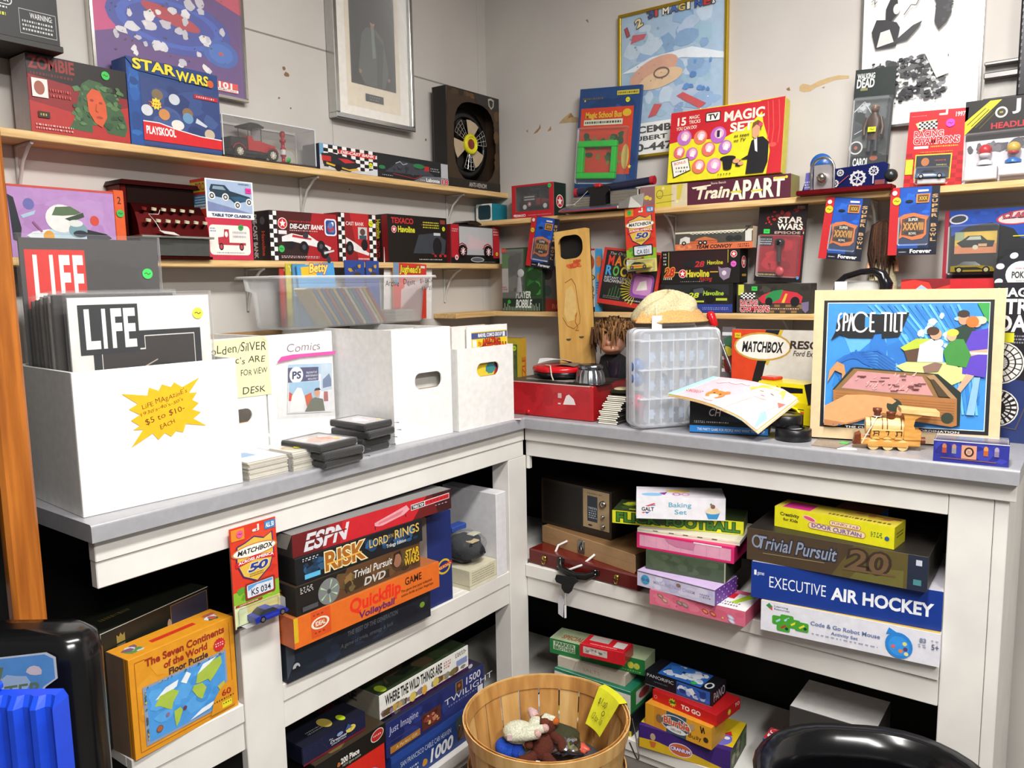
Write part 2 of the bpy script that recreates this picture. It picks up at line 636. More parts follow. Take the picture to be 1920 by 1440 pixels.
def clearpane(it,face,u0,v0,u1,v1,off=.003,name='window_film',key='#ffffff:k'):
 mb=MB()
 P=panels(mb,it.w,it.d,it.h)[face]
 P.k=off/STEP
 P.r(key,u0,v0,u1,v1)
 return child(it,name,mb)
 # ================================================================ the setting
H,ZM,ZB=.9375,.493,.06
ZU,ZL,ZR,Z3=1.6268,1.3841,1.5293,1.2223
SD,RD,TH=.088,.098,.0165
FL,FR,DL,DR=.45,.4328,.4725,.455
LE,RE=1.6656,1.6647
CZ=2.62
m=MB();m.box((-.05,-3.4,-.06),(3.4,.05,0),'concrete');struct(m.build('floor'))
m=MB();m.box((-.1,-3.4,CZ),(3.4,.1,CZ+.05),'ceiling_paint');struct(m.build('ceiling'))
m=MB()
m.box((-.08,-3.4,0),(0,.08,CZ),'wall_paint')
PW=Panel(m,(0,-3.4,0),(0,1,0),(0,0,1),3.4,CZ)
GZ=1.965/CZ
yv=lambda y:(y+3.4)/3.4
PW.r('#8d8780:m',yv(-1.9),GZ -.0009,yv(-.2),GZ+.0009)
PW.r('#a8a29a:m',yv(-.705),ZU/CZ,yv(-.7025),GZ)
PW.r('#b4aea6:m',yv(-.046),.43,yv(-.0445),1)
for px,py,s_,sd in ((537,137,.012,1),(532,128,.006,2),(523,184,.004,3),(798,262,.005,4),(545,203,.003,5),(655,355,.003,6)):
 q=onx(px,py,0)
 PW.b(['#9a7a5c:m','#8a6a50:m'],yv(q.y)-s_/3.4,(q.z -s_)/CZ,yv(q.y)+s_/3.4,(q.z+s_)/CZ,4,.5,sd)
struct(m.build('wall_left'))
m=MB()
m.box((0,0,0),(3.4,.08,CZ),'wall_paint')
PW=Panel(m,(0,0,0),(1,0,0),(0,0,1),3.4,CZ)
def flake(pts,col):
 qs=[ony(x,y,0) for x,y in pts]
 PW.p(col,[(q.x/3.4,q.z/CZ) for q in qs])
flake([(1047,232),(1056,222),(1067,213),(1071,211),(1076,219),(1090,222),(1090,229),(1070,230)],'#b49a72:m')
flake([(1064,222),(1070,212),(1076,219)],'#94764c:m')
flake([(1000,252),(1004,246),(1010,240),(1013,232),(1014,240),(1008,248)],'#a07a58:m')
flake([(986,246),(990,243),(990,249)],'#a8845c:m')
flake([(1026,247),(1033,236),(1034,244)],'#a8845c:m')
flake([(1499,170),(1499,162),(1505,157),(1513,158),(1520,160),(1535,152),(1552,146),(1572,141),(1592,142),(1592,147),(1566,150),(1545,158),(1530,164),(1520,171),(1508,173)],'#c4a87c:m')
flake([(1474,167),(1480,163),(1482,170),(1477,170)],'#8a7450:m')
flake([(1541,164),(1547,162),(1545,166)],'#a08a64:m')
flake([(1098,38),(1102,36),(1104,42),(1103,43)],'#8a8070:m')
struct(m.build('wall_back'))
# fluorescent fixtures on the ceiling
for i,(p,rz,pw) in enumerate(LAMPS):
 o=empty('ceiling_light',(p[0],p[1],CZ))
 m=MB()
 m.box((-.12,-.65,-.05),(.12,.65,0),'white_paint',.004)
 m.build('housing',o)
 for sx in (-.05,.05):
  m=MB();m.cyl((sx,-.61,-.07),(sx,.61,-.07),.013,'lit_tube',12)
  m.build('tube',o)
  for e in (-.63,.63):
   m=MB()
   m.box((sx -.012,e -.012,-.085),(sx+.012,e+.012,-.05),'#d8d8d4:p',.002)
   m.build('lamp_holder',o)
 tag(o,['white twin tube fluorescent light on the ceiling above the counter corner','white twin tube fluorescent light on the ceiling out in the room'][i],'ceiling light','ceiling lights')
 # wall shelves with steel brackets
def shelf(name,label,a,b,wood,brackets,ax):
 m=MB();m.box(a,b,wood,.0015)
 o=tag(m.build(name),label,'shelf','pine wall shelves')
 for q in brackets:
  m=MB()
  z=a[2]
  g=lambda d,h:(d,q,h) if ax=='x' else (q,-d,h)
  pts=[g(.075,z -.003),g(.06,z -.01),g(.03,z -.035),g(.01,z -.075),g(.004,z -.1)]
  m.tube(pts,.0035,'#c9c6c0:p',8)
  m.tube([g(.003,z -.002),g(.003,z -.11)],.0035,'#c9c6c0:p',8)
  m.tube([g(.003,z -.003),g(.078,z -.003)],.0035,'#c9c6c0:p',8)
  m.build('bracket',o)
 return o
yb=lambda px,Z:colx(px,.02,Z).y
xb=lambda px,Z:coly(px,-.02,Z).x
shelf('wall_shelf','upper pine shelf on the left wall under the framed posters',(0,-1.66,ZU -TH),(SD,-.001,ZU),'pine_side',[yb(38,1.58),yb(571,1.58),yb(845,1.58)],'x')
shelf('wall_shelf','lower pine shelf on the left wall carrying the toy cash register',(0,-1.66,ZL -TH),(SD,-.001,ZL),'pine_side',[yb(60,1.3),yb(470,1.34),yb(840,1.34)],'x')
shelf('wall_shelf','upper pine shelf on the back wall under the gold framed poster',(.001,-RD,ZR -TH),(1.76,0,ZR),'pine',[xb(1262,1.45),xb(1640,1.45)],'y')
shelf('wall_shelf','lower pine shelf on the back wall behind the puzzle board box',(.001,-RD,Z3-TH),(1.76,0,Z3),'pine',[xb(1265,1.15),xb(1480,1.15)],'y')
m=MB();m.prism([(0,0),(.17,0),(.135,.02),(0,.2)],0,TH,'pine')
m.xf(Matrix.Translation((.001,-RD -.001,Z3-TH))@Matrix(((1,0,0,0),(0,0,-1,0),(0,1,0,0),(0,0,0,1))))
for i,v in enumerate(m.v):
 m.v[i]=(v[0],-RD -.001-(abs(v[1]+RD+.001)),v[2])
m2=MB();m2.box((.001,-RD -.21,Z3-TH),(.1,-RD -.001,Z3),'pine_side',.0015)
tag(m2.build('shelf_return'),'short pine shelf end turning along the left wall in the corner','shelf')
# worktop: one L with a rounded front edge
m=MB()
prof=[(0,-.031),(0,-.006),(-.0018,-.0018),(-.006,0)]
zt=H
m.box((.002,-LE,H -.031),(DL -.006,-.002,H),'speckled_laminate')
m.box((DL -.006,-DR+.006,H -.031),(RE,-.002,H),'speckled_laminate')
n=7
for (kind) in ('L','R'):
 ring0,ring1=[],[]
 for i in range(n):
  a=math.pi/2*i/(n -1)
  off,z=.006*math.sin(a),H -.006+.006*math.cos(a)
  if kind=='L':
   ring0.append((DL -.006+off,-LE,z));ring1.append((DL -.006+off,-DR+.006-off,z))
  else:
   ring0.append((DL -.006+off,-DR+.006-off,z));ring1.append((RE,-DR+.006-off,z))
 for r_,xx in ((ring0,0),(ring1,1)):
  lp=r_[-1];r_.append((lp[0],lp[1],H -.031))
  q=(DL -.006,r_[0][1] if kind=='L' else -DR+.006)
  r_.append((q[0] if kind=='L' else r_[0][0],r_[0][1] if kind=='L' else -DR+.006,H -.031))
 m.loft([ring0,ring1],'speckled_laminate',True,True,False)
tag(m.build('countertop'),'grey speckled laminate countertop turning the corner of the room','countertop')
# white painted shelf units below
STR,RB,GAP,MB_=.8666,.8192,.4545,.394
def part(name,o,boxes,key='white_paint',bev=.0015,lab=None):
 m=MB()
 for a,b in boxes:
  m.box(a,b,key,bev)
 q=m.build(name,o)
 if lab:
  q['label']=lab
 return q
P0,P1=-1.39,-1.2975# left post
C0,C1=-.505,-.4185# corner post
u=empty('shelf_unit',(0,0,0))
tag(u,'white painted open shelf unit under the left arm of the countertop','shelf unit','white shelf units under the countertop')
part('top_strip',u,[((FL -.018,-1.6545,STR),(FL+.004,-.4328,H -.0315))])
part('top_rail',u,[((FL -.02,-1.653,RB),(FL,-FR,STR))])
part('post',u,[((FL -.022,P0,.0),(FL -.0005,P1,RB))])
part('post',u,[((FL -.06,C0,.0),(FL -.0005,C1,RB))])
part('shelf_board',u,[((.03,-1.62,ZM -.022),(FL -.022,-.03,ZM)),((FL -.022,P1+.001,ZM -.038),(FL -.002,C0-.001,ZM)),((FL -.022,-1.62,ZM -.038),(FL -.002,P0-.001,ZM))])
part('shelf_rail',u,[((FL -.022,P1+.001,MB_),(FL -.006,C0-.001,ZM -.0385)),((FL -.022,-1.61,MB_),(FL -.006,P0-.001,ZM -.0385))])
part('bottom_board',u,[((.03,-1.62,ZB -.02),(FL -.022,-.03,ZB)),((FL -.022,P1+.001,ZB -.034),(FL -.002,C0-.001,ZB))])
part('toe_board',u,[((FL -.022,P1+.001,.001),(FL -.01,C0-.001,ZB -.0345))])
part('back_panel',u,[((.004,-1.63,.02),(.014,-.02,H -.04))],'dark_paint',0,'black back panel')
part('divider',u,[((.03,P0+.02,.005),(FL -.024,P0+.032,ZM -.04))],'dark_paint',0,'dark inner divider')
u=empty('shelf_unit',(0,0,0))
tag(u,'white painted open shelf unit under the back wall arm of the countertop','shelf unit','white shelf units under the countertop')
X0,X1,X2=FL+.0005,1.541,1.622
part('top_strip',u,[((FL+.005,-FR+.001,STR),(1.66,-FR+.018,H -.0315))])
part('top_rail',u,[((X0,-FR+.011,RB),(X1-.001,-FR+.03,STR -.0005))])
part('post',u,[((X1,-FR+.0105,0),(X2,-FR+.03,STR -.0005))])
part('side_stile',u,[((X2+.001,-FR+.011,0),(1.648,-.02,STR -.0005))])
part('corner_gusset',u,[((FL+.0005,C1-.002,.78),(FL+.012,C1+.012,STR -.001))])
part('shelf_board',u,[((FL+.002,-FR+.021,ZM -.022),(1.6,-.03,ZM)),((X0,-FR+.001,ZM -.038),(X1-.001,-FR+.0205,ZM))])
part('shelf_rail',u,[((X0,-FR+.008,MB_),(X1-.001,-FR+.02,ZM -.0385))])
part('bottom_board',u,[((FL+.002,-FR+.021,ZB -.02),(1.6,-.03,ZB)),((X0,-FR+.001,ZB -.034),(X1-.001,-FR+.0205,ZB))])
part('toe_board',u,[((X0,-FR+.01,.001),(X1-.001,-FR+.02,ZB -.0345))])
part('back_panel',u,[((.02,-.014,.02),(1.6,-.004,H -.04))],'dark_paint',0,'black back panel')
# dark cabinet with the orange wood post at the left edge of the view
A=onx(57,800,.47)
PX,PY=.47,A.y
q=tag(empty('display_cabinet',(PX,PY,0)),'dark display cabinet with an orange wood front post beside the left counter end','cabinet')
m=MB();m.box((-.028,-.047,0),(0,0,2.2),'orange_wood',.006);c_=m.build('corner_post',q);c_['label']='orange stained wooden post'
m=MB();m.box((-.46,-.035,0),(-.03,-.02,2.2),'dark_paint');m.build('side_panel',q)
m=MB();m.box((-.465,-1.0,0),(-.45,-.036,2.2),'dark_paint');m.build('back_panel',q)
for z in (.3,.75,1.1):
 m=MB();m.box((-.448,-1.0,z),(-.03,-.04,z+.02),'dark_paint');m.build('shelf_board',q)
 # ================================================================ toy vehicles
def wheel(mb,x,y,z,r,w,tyre='#0d0d0d:p',hub='#c8c8c8:s',spokes=0):
 s_=1 if y>0 else -1
 mb.cyl((x,y -w/2,z),(x,y+w/2,z),r,tyre,18)
 mb.cyl((x,y+s_*w*.5,z),(x,y+s_*w*.56,z),r*.62,hub,14)
 if spokes:
  for k in range(spokes):
   a=2*math.pi*k/spokes
   mb.cyl((x,y+s_*w*.6,z),(x+r*.6*math.cos(a),y+s_*w*.6,z+r*.6*math.sin(a)),r*.06,'#eeeeee:p',5)
def stock_car(mb,c,L,col,trim=None,glass='#1a1f26:g',hub='#c8c8c8:s'):
 """small closed car along x, nose at +x, base at c"""
 n0=len(mb.v)
 W,h=L*.4,L*.27
 r=L*.085
 body=[(-.5,.09),(.49,.09),(.5,.2),(.44,.36),(.2,.45),(-.32,.47),(-.5,.42)]
 mb.prism([(x*L,z*h*1.6) for x,z in body],-W/2,W/2,col)
 cab=[(.2,.45),(.06,.68),(-.2,.7),(-.36,.47)]
 n=len(cab)
 k=.84
 a=[(x*L,-W/2,z*h*1.6) for x,z in cab]
 for sgn in (-1,1):
  f=[(x*L,sgn*W/2*(1 if z<.5 else k),z*h*1.6) for x,z in cab]
  mb.add(f,[[3,0,1,2] if sgn<0 else [2,1,0,3]],glass)
 A_=[(x*L,-W/2*(1 if z<.5 else k),z*h*1.6) for x,z in cab]
 B_=[(x,-y,z) for x,y,z in A_]
 for i,key in ((0,glass),(1,col),(2,glass)):
  mb.add([A_[i],B_[i],B_[i+1],A_[i+1]],[[0,1,2,3]],key)
 if trim:
  for sgn in (-1,1):
   y=sgn*(W/2+.0004)
   q=[(-.4*L,y,.2*h*1.6),(.3*L,y,.2*h*1.6),(.1*L,y,.36*h*1.6),(-.4*L,y,.36*h*1.6)]
   mb.add(q,[[0,1,2,3] if sgn<0 else [3,2,1,0]],trim)
 for x in (-.3,.31):
  for y in (-1,1):
   wheel(mb,x*L,y*W*.46,r,r,W*.14,hub=hub)
 mb.xf(Matrix.Translation(c),n0)
def old_truck(mb,c,L,body,roof,bed,hub='#c9b98a:s'):
 """antique open delivery truck along x, nose at +x"""
 n0=len(mb.v)
 W,r=L*.36,L*.105
 mb.box((-.5*L,-W*.3,r*.9),(.5*L,W*.3,r*1.4),'#181414:p',.001)
 mb.prism([(.14*L,r*1.4),(.44*L,r*1.4),(.44*L,r*2.6),(.14*L,r*3.1)],-W*.28,W*.28,body)
 mb.box((.44*L,-W*.26,r*1.3),(.465*L,W*.26,r*2.8),'#c8b060:s',.001)
 mb.prism([(-.14*L,r*1.4),(.14*L,r*1.4),(.14*L,r*3.1),(-.02*L,r*3.0),(-.06*L,r*3.6),(-.14*L,r*3.6)],-W*.4,W*.4,body)
 for x in (-.13,.13):
  for y in (-1,1):
   mb.cyl((x*L,y*W*.38,r*2.4),(x*L,y*W*.38,r*5.3),L*.007,'#1a1414:p',6)
 mb.prism([(-.17*L,r*5.2),(.17*L,r*5.1),(.18*L,r*5.35),(.05*L,r*5.75),(-.1*L,r*5.75),(-.18*L,r*5.45)],-W*.46,W*.46,roof)
 mb.box((-.5*L,-W*.45,r*1.5),(-.16*L,W*.45,r*3.2),bed,.002)
 mb.add([(.13*L,-W*.36,r*3.1),(.13*L,W*.36,r*3.1),(.11*L,W*.36,r*5),(.11*L,-W*.36,r*5)],[[0,1,2,3]],'#e8f0f4:k')
 for x in (-.33,.33):
  for y in (-1,1):
   wheel(mb,x*L,y*W*.46,r,r,W*.09,hub=hub,spokes=8)
   mb.tube([(x*L+r*1.25*math.cos(a),y*W*.46,r+r*1.25*math.sin(a)) for a in (.3,.9,1.57,2.2,2.85)],r*.09,body,6)
 mb.xf(Matrix.Translation(c),n0)
def formula_car(P,u,v,s,mir=1):
 """printed open wheel race car, side view drawn on a panel"""
 q=lambda x,y:(u+x*s*mir,v+y*s*P.w/P.h)
 P.e('#15151a',*q(-.34,.0),.1*s,.1*s*P.w/P.h,14)
 P.p('#e9e6e4',[q(-.5,.02),q(-.3,.03),q(.5,-.1),q(.52,-.05),q(.2,.06),q(.02,.16),q(-.1,.13),q(-.3,.16),q(-.5,.1)])
 P.p('#e9e6e4',[q(-.56,.14),q(-.4,.14),q(-.4,.2),q(-.56,.2)])
 P.p('#c03038',[q(-.3,.1),q(.1,.06),q(.1,.09),q(-.28,.14)])
 P.e('#33343c',*q(-.02,.13),.06*s,.05*s*P.w/P.h,12)
 for x,y in ((-.06,-.06),(.3,-.04),(.38,-.14)):
  P.e('#101014',*q(x,y),.09*s,.1*s*P.w/P.h,14)
  P.e('#484850',*q(x,y),.04*s,.045*s*P.w/P.h,10)
 P.p('#d8d4d4',[q(.36,-.17),q(.58,-.12),q(.58,-.09),q(.36,-.13)])
def star_disc(P,u,v,r,a='#d02028',b='#f4f0ec',letter=None):
 P.c(b,u,v,r)
 P.c(a,u,v,r*.88)
 P.star(b,u,v,r*.74)
 if letter:
  P.t('#2a7030',letter,u -r*.2*P.h/P.w,v -r*.25,u+r*.2*P.h/P.w,v+r*.22,2)
  # ================================================================ pictures on the walls
def framed(name,label,wall,a0,a1,z0,z1,dp,fw,fcol,art,group='framed pictures on the walls',cat='framed picture',tilt=0):
 """a0..a1 along the wall, frame depth dp, bar width fw"""
 w,h=a1-a0,z1-z0
 if wall=='x':
  o=empty(name,(.001,(a0+a1)/2,z0),math.pi/2,tilt)
 else:
  o=empty(name,((a0+a1)/2,-.001,z0),0,tilt)
 m=MB()
 for a,b in (((-w/2,-dp,0),(w/2,0,fw)),((-w/2,-dp,h -fw),(w/2,0,h)),((-w/2,-dp,fw),(-w/2+fw,0,h -fw)),((w/2-fw,-dp,fw),(w/2,0,h -fw))):
  m.box(a,b,fcol,fw*.12)
 m.build('frame',o)
 m=MB()
 pd=dp*.55
 m.box((-w/2+fw,-pd,fw),(w/2-fw,-pd+.003,h -fw),'#e8e4da')
 P=Panel(m,(-w/2+fw,-pd,fw),(1,0,0),(0,0,1),w -2*fw,h -2*fw)
 art(P)
 m.build('print',o)
 m=MB()
 y=-pd -.004
 m.box((-w/2+fw,y -.001,fw),(w/2-fw,y,h -fw),'#ffffff:k')
 m.build('glass',o)
 return tag(o,label,cat,group)
def art_dots(P):
 P.r('#5b2f78',0,0,1,1)
 P.p('#c0405a',[(.35,1),(1,1),(1,.62),(.7,.72)])
 P.p('#e0684a',[(.45,1),(.95,1),(.85,.84),(.6,.86)])
 P.l('#e89aa0',.02,[(.25,.9),(1,.78)])
 P.p('#c23a78',[(0,.55),(.12,.5),(.14,.3),(0,.25)])
 P.e('#2c3c98',.5,.42,.42,.2)
 P.e('#3454b4',.5,.42,.36,.16)
 P.e('#2a3c98',.5,.42,.3,.13)
 P.e('#2a56a8',.84,.3,.13,.1)
 P.e('#3468b8',.84,.3,.09,.07)
 P.e('#b0484a',.84,.3,.02,.014)
 P.e('#b02838',.5,.47,.2,.05,rot=-12)
 P.b(['#d6d2d4','#e4e0de','#c4c0c8'],.08,.12,.9,.8,46,.07,5)
 P.b(['#26222c','#3a3440'],.1,.14,.88,.78,60,.012,7)
 P.r('#d8342c',.76,.03,.95,.1)
 P.t('#f4ece4','101',.79,.055,.92,.095,2)
 P.r('#f4f0ec',.77,.035,.95,.052)
 P.t('#30303a','DALMATIANS',.78,.038,.94,.049,1)
framed('framed_poster','purple poster of white speckled shapes in a thin chrome frame on the left wall','x',-1.373,-.99,1.778,2.118,.02,.008,'#d6d2cc:M',art_dots)
def art_portrait(P):
 P.r('#e6e1d8',0,0,1,1)
 P.r('#dcd0ba',.14,.06,.88,1)
 P.r('#2a2a26',.2,.195,.82,1)
 P.r('#111310',.215,.205,.8,.985)
 q=lambda pts:[(u,.205+(v -.245)*.62) for u,v in pts]
 P.p('#444a45',q([(.3,.36),(.36,.72),(.43,.79),(.56,.79),(.66,.7),(.72,.4),(.66,.245),(.38,.245)]))
 P.p('#262b29',q([(.48,.78),(.56,.6),(.55,.245),(.62,.245),(.66,.66)]))
 P.p('#6a7670',q([(.49,.79),(.53,.79),(.545,.52),(.5,.5)]))
 P.e('#9a7462',.51,.575,.032,.026)
 P.e('#1c1712',.51,.59,.042,.018)
 P.r('#8a6858',.485,.54,.53,.56)
 P.e('#8a6656',.325,.275,.02,.013)
 P.e('#8a6656',.72,.26,.018,.012)
 P.l('#302a26',.004,[(.72,.26),(.76,.21)])
 P.r('#26282a',.38,.105,.63,.15)
 P.fine('#6a6e72',.44,.112,.58,.143,2,5)
a=onx(632,216,.035);b=onx(780,247,.035)
framed('framed_photograph','matted photograph of a person in a long dark coat in a deep silver frame','x',a.y,b.y,a.z -.003,a.z+.5,.035,.014,'#c8c8c6:M',art_portrait,tilt=.0)
def art_ice(P):
 P.r('#a9c4dc',0,0,1,1)
 P.b(['#8fb4d8','#c4d6e6','#9cc0d4','#7fa6cc','#b4c8e0'],0,.22,1,1,60,.12,3)
 P.p('#e4ecf2',[(.0,.6),(.3,.68),(.7,.7),(1,.62),(1,.58),(.6,.64),(.2,.6)])
 P.b(['#7a9aa8','#8aa8b4'],.05,.74,.5,.9,10,.07,8)
 P.e('#d8a488',.33,.58,.25,.085,rot=18)
 P.e('#e4c49a',.4,.52,.22,.06,rot=10)
 P.b(['#b4708a','#c88a6a','#a06a7a','#d4a070'],.16,.5,.5,.64,18,.05,9)
 P.ring('#6a4a3a',.41,.56,.08,.04,.012)
 P.p('#c84a5a',[(.1,.8),(.24,.82),(.26,.85),(.12,.86)])
 P.b(['#f4f6f8','#dce6ee'],.5,.24,1,.36,14,.06,10)
 P.p('#cc3a40',[(.28,.26),(.36,.27),(.42,.34),(.34,.35)])
 P.p('#cc3a40',[(.56,.38),(.62,.4),(.84,.3),(.78,.27)])
 P.b(['#4c90d0','#3f80c4'],.58,.36,.9,.62,8,.12,12)
 P.r('#f2f2ee',0,0,1,.225)
 tx='#17181c'
 P.t(tx,'DECEMBER',-.0,.155,.66,.2,2)
 P.t(tx,'SHUBERT THEATRE',.02,.1,.96,.13,2)
 P.t(tx,'800-447-7400',.0,.025,.9,.075,2)
 for i,(c,col) in enumerate(zip('1-2-3',('#c83a3c','#e8d8a0','#e8d8a0','#3a5aa0','#2f4f98'))):
  if c!='-':
   u,v=.03+.06*i,.86+.024*i
   P.t(col,c,u,v,u+.07,v+.055,2,rot=20,out='#2a2a30')
 for i,(c,col) in enumerate(zip('IMAGINE!',('#d03a3c','#f0ead8','#3a6ab0','#d8b848','#f0ead8','#3a5ab0','#c83a3c','#f0ead8'))):
  u=.34+.077*i
  P.t(col,c,u,.955-.0,u+(.04 if c in 'I!' else .07),1.0-.004,2,out='#2a2a30')
g0,g1=ony(1160,150,-.012),ony(1364,100,-.012)
gb=ony(1200,296,-.012).z
framed('framed_poster','icy blue theatre poster with bold black lettering in a thin gold frame','y',g0.x,g1.x,gb,gb+.43,.016,.0085,'#d8b840:s',art_ice)
def art_ink(P):
 P.r('#e6e4e0',0,0,1,1)
 P.p('#3c3c40',[(.07,.93),(.66,1),(.07,1)])
 P.b(['#5a5a60','#77777c','#2c2c30'],.07,.13,.76,.47,90,.07,4)
 P.b(['#e0e0dc','#c8c8c6'],.1,.15,.74,.44,26,.09,5)
 P.b(['#2a2a2e','#3c3c40','#1e1e22'],.08,.13,.76,.46,110,.1,6)
 P.b(['#d6d6d4','#a0a0a4'],.1,.15,.74,.44,50,.06,8)
 P.b(['#2a2a2e'],.08,.13,.76,.46,70,.05,9)
 P.p('#d2d2d0',[(.55,.46),(.74,.47),(.76,.3),(.66,.28)])
 P.p('#222226',[(.2,.8),(.24,.87),(.3,.86),(.31,.76),(.26,.72),(.2,.72)])
 P.e('#dad8d4',.295,.79,.03,.035)
 P.p('#2c2c30',[(.08,.66),(.12,.74),(.2,.73),(.3,.7),(.33,.66),(.3,.54),(.12,.54)])
 P.p('#d6d4d0',[(.13,.55),(.16,.65),(.24,.66),(.28,.57)])
 P.p('#3a3a3e',[(.26,.56),(.44,.66),(.52,.68),(.5,.65),(.4,.57)])
 P.p('#28282c',[(.56,.96),(.62,.99),(.7,.98),(.75,.88),(.76,.7),(.72,.64),(.66,.6),(.62,.66),(.63,.78),(.6,.84),(.57,.86)])
 P.b(['#28282c','#3c3c40'],.62,.62,.78,.94,18,.05,7)
 P.l('#4a4a50',.006,[(.36,.74),(.42,.8),(.46,.79),(.5,.85),(.56,.87)])
 P.l('#4a4a50',.005,[(.07,.87),(.1,.89),(.1,.85),(.12,.87)])
 P.l('#8a8a8e',.003,[(.24,.88),(.34,.95)])
k0,k1=ony(1614,60,-.012),ony(1846,60,-.012)
kb=ony(1695,237,-.012).z
framed('framed_drawing','black and white ink comic page in a thin silver frame on the back wall','y',k0.x,k1.x,kb,kb+.365,.018,.007,'#d4d2ce:M',art_ink)
# grey ledge rails and a hanging black case at the right end of the back wall
m=MB()
a=ony(1846,118,-.03);b=ony(1900,186,-.03)
for px0,z_,t in ((0,ony(1846,118,-.03).z,.008),(0,ony(1846,138,-.03).z,.014),(0,ony(1846,186,-.03).z,.02)):
 m.box((a.x,-.035,z_-t),(a.x+.28,-.001,z_),'#8c8a88:s',.002)
m.box((a.x,-.012,ony(1846,186,-.03).z),(a.x+.28,-.001,a.z),'#b6b2ac:p')
tag(m.build('wall_rail'),'grey metal wall rail running off beside the black and white drawing','rail')
a=ony(1911,100,-.03)
m=MB()
m.box((a.x,-.05,a.z -.1),(a.x+.12,-.036,a.z+.14),'#17151a:p',.012)
for i in range(14):
 m.box((a.x+.004,-.0515,a.z -.08+i*.015),(a.x+.007,-.05,a.z -.073+i*.015),'#55525a:p')
tag(m.build('black_case'),'black ribbed case hanging on the grey wall rail at the picture edge','case')
# ================================================================ upper left shelf
XS=.0865
def a_(p):
 F=p['F']
 F.r('#8a1c22',0,0,1,.68)
 F.p('#b02a26',[(0,0),(1,0),(1,.5),(.5,.3),(0,.4)])
 F.p('#1a1414',[(.42,1),(1,1),(1,.62),(.48,.62)])
 F.p('#1c1212',[(0,1),(.42,1),(.48,.66),(0,.74)])
 F.t('#8e2a26','ZOMBIE',.02,.82,.46,.97,2)
 F.fine('#6a1c1c',.03,.72,.44,.79,1)
 F.p('#3c5c38',[(.36,.1),(.42,.22),(.47,.5),(.52,.72),(.6,.8),(.72,.78),(.86,.62),(.94,.4),(.98,.2),(.94,.08),(.76,.1),(.72,.2),(.6,.18),(.6,.08)])
 F.b(['#4c7044','#2f4c30','#587c4c'],.38,.1,.97,.76,60,.08,4)
 F.p('#d2562c',[(.57,.36),(.56,.58),(.62,.68),(.7,.66),(.755,.5),(.76,.32),(.7,.17),(.63,.22)])
 F.e('#9a3420',.61,.52,.02,.018)
 F.e('#9a3420',.7,.5,.02,.018)
 F.e('#a83c24',.68,.3,.035,.018)
 F.l('#b0481f',.02,[(.655,.48),(.645,.38),(.67,.37)])
 F.r('#e8e2dc',.03,.45,.18,.69)
 F.e('#a05a4a',.1,.57,.05,.09)
 F.fine('#c05048',.2,.46,.4,.6,2)
 F.r('#2a1c10',.07,.19,.18,.27)
 F.fine('#c8a848',.09,.2,.16,.26,1)
 F.fine('#d8a8a0',.04,.03,.4,.12,2,8)
it=carton('toy_box','red and black box picturing a green haired clay head on the upper left shelf','box',pL(60,245,100,XS,ZU),.07,dict(F='#8a1c22',L='#c4bcc0',T='#241a1a',R='#3a1418'),a_,'boxed toys on the upper left shelf')
sticker(it,.775,.89,.0085,'#35c24c')
def a_(p):
 F=p['F']
 F.r('#1c4c94',0,0,.13,1)
 F.b(['#235ca8','#1a4484','#2a68b0'],0,.02,.13,.95,14,.12,3)
 F.r('#32457c',.13,.02,1,.8)
 F.b(['#3a5088','#2a3c70','#44598e'],.13,.05,1,.8,20,.18,6)
 for u,v,c in ((.3,.62,'#7c6a50'),(.48,.6,'#c8ccd4'),(.62,.46,'#8a6a48'),(.36,.4,'#cc8a4c'),(.62,.4,'#6a94b8'),(.86,.24,'#c8b49c'),(.18,.42,'#d0d4d8')):
  F.e(c,u,v,.06,.065)
 F.e('#e4e0d8',.5,.3,.07,.06)
 F.p('#c8d0d8',[(.72,.42),(.84,.34),(.82,.32),(.7,.36)])
 F.star('#e8d43a',.28,.51,.075,9,.7)
 F.fine('#c04a20',.2,.47,.34,.54,2,6)
 F.p('#d41c24',[(.13,.29),(.3,.29),(.5,.24),(.75,.2),(1,.19),(1,.07),(.13,.07)])
 F.l('#f0ece8',.012,[(.13,.29),(.3,.29),(.5,.24),(.75,.2),(1,.19)])
 F.t('#f6f2f0','PLAYSKOOL',.155,.15,.47,.235,2)
 F.r('#b42830',.7,.66,.98,.71)
 F.fine('#e8c0c0',.73,.665,.95,.705,1)
 F.p('#1c3f80',[(-.02,1),(.9,1),(.92,.82),(.1,.86)])
 F.t('#ecd83c','STAR',.06,.88,.5,.99,2,out='#28283a')
 F.t('#ecd83c','WARS',.52,.84,.88,.95,2,out='#28283a')
 F.c('#d85a28',.9,.87,.045)
carton('toy_box','blue boxed figure set with a red wave along its window front','box',pL(247,417,107,XS,ZU),.06,dict(F='#24457c',L='#1c4c94',T='#1c3f80',R='#1c3a70'),a_,'boxed toys on the upper left shelf')
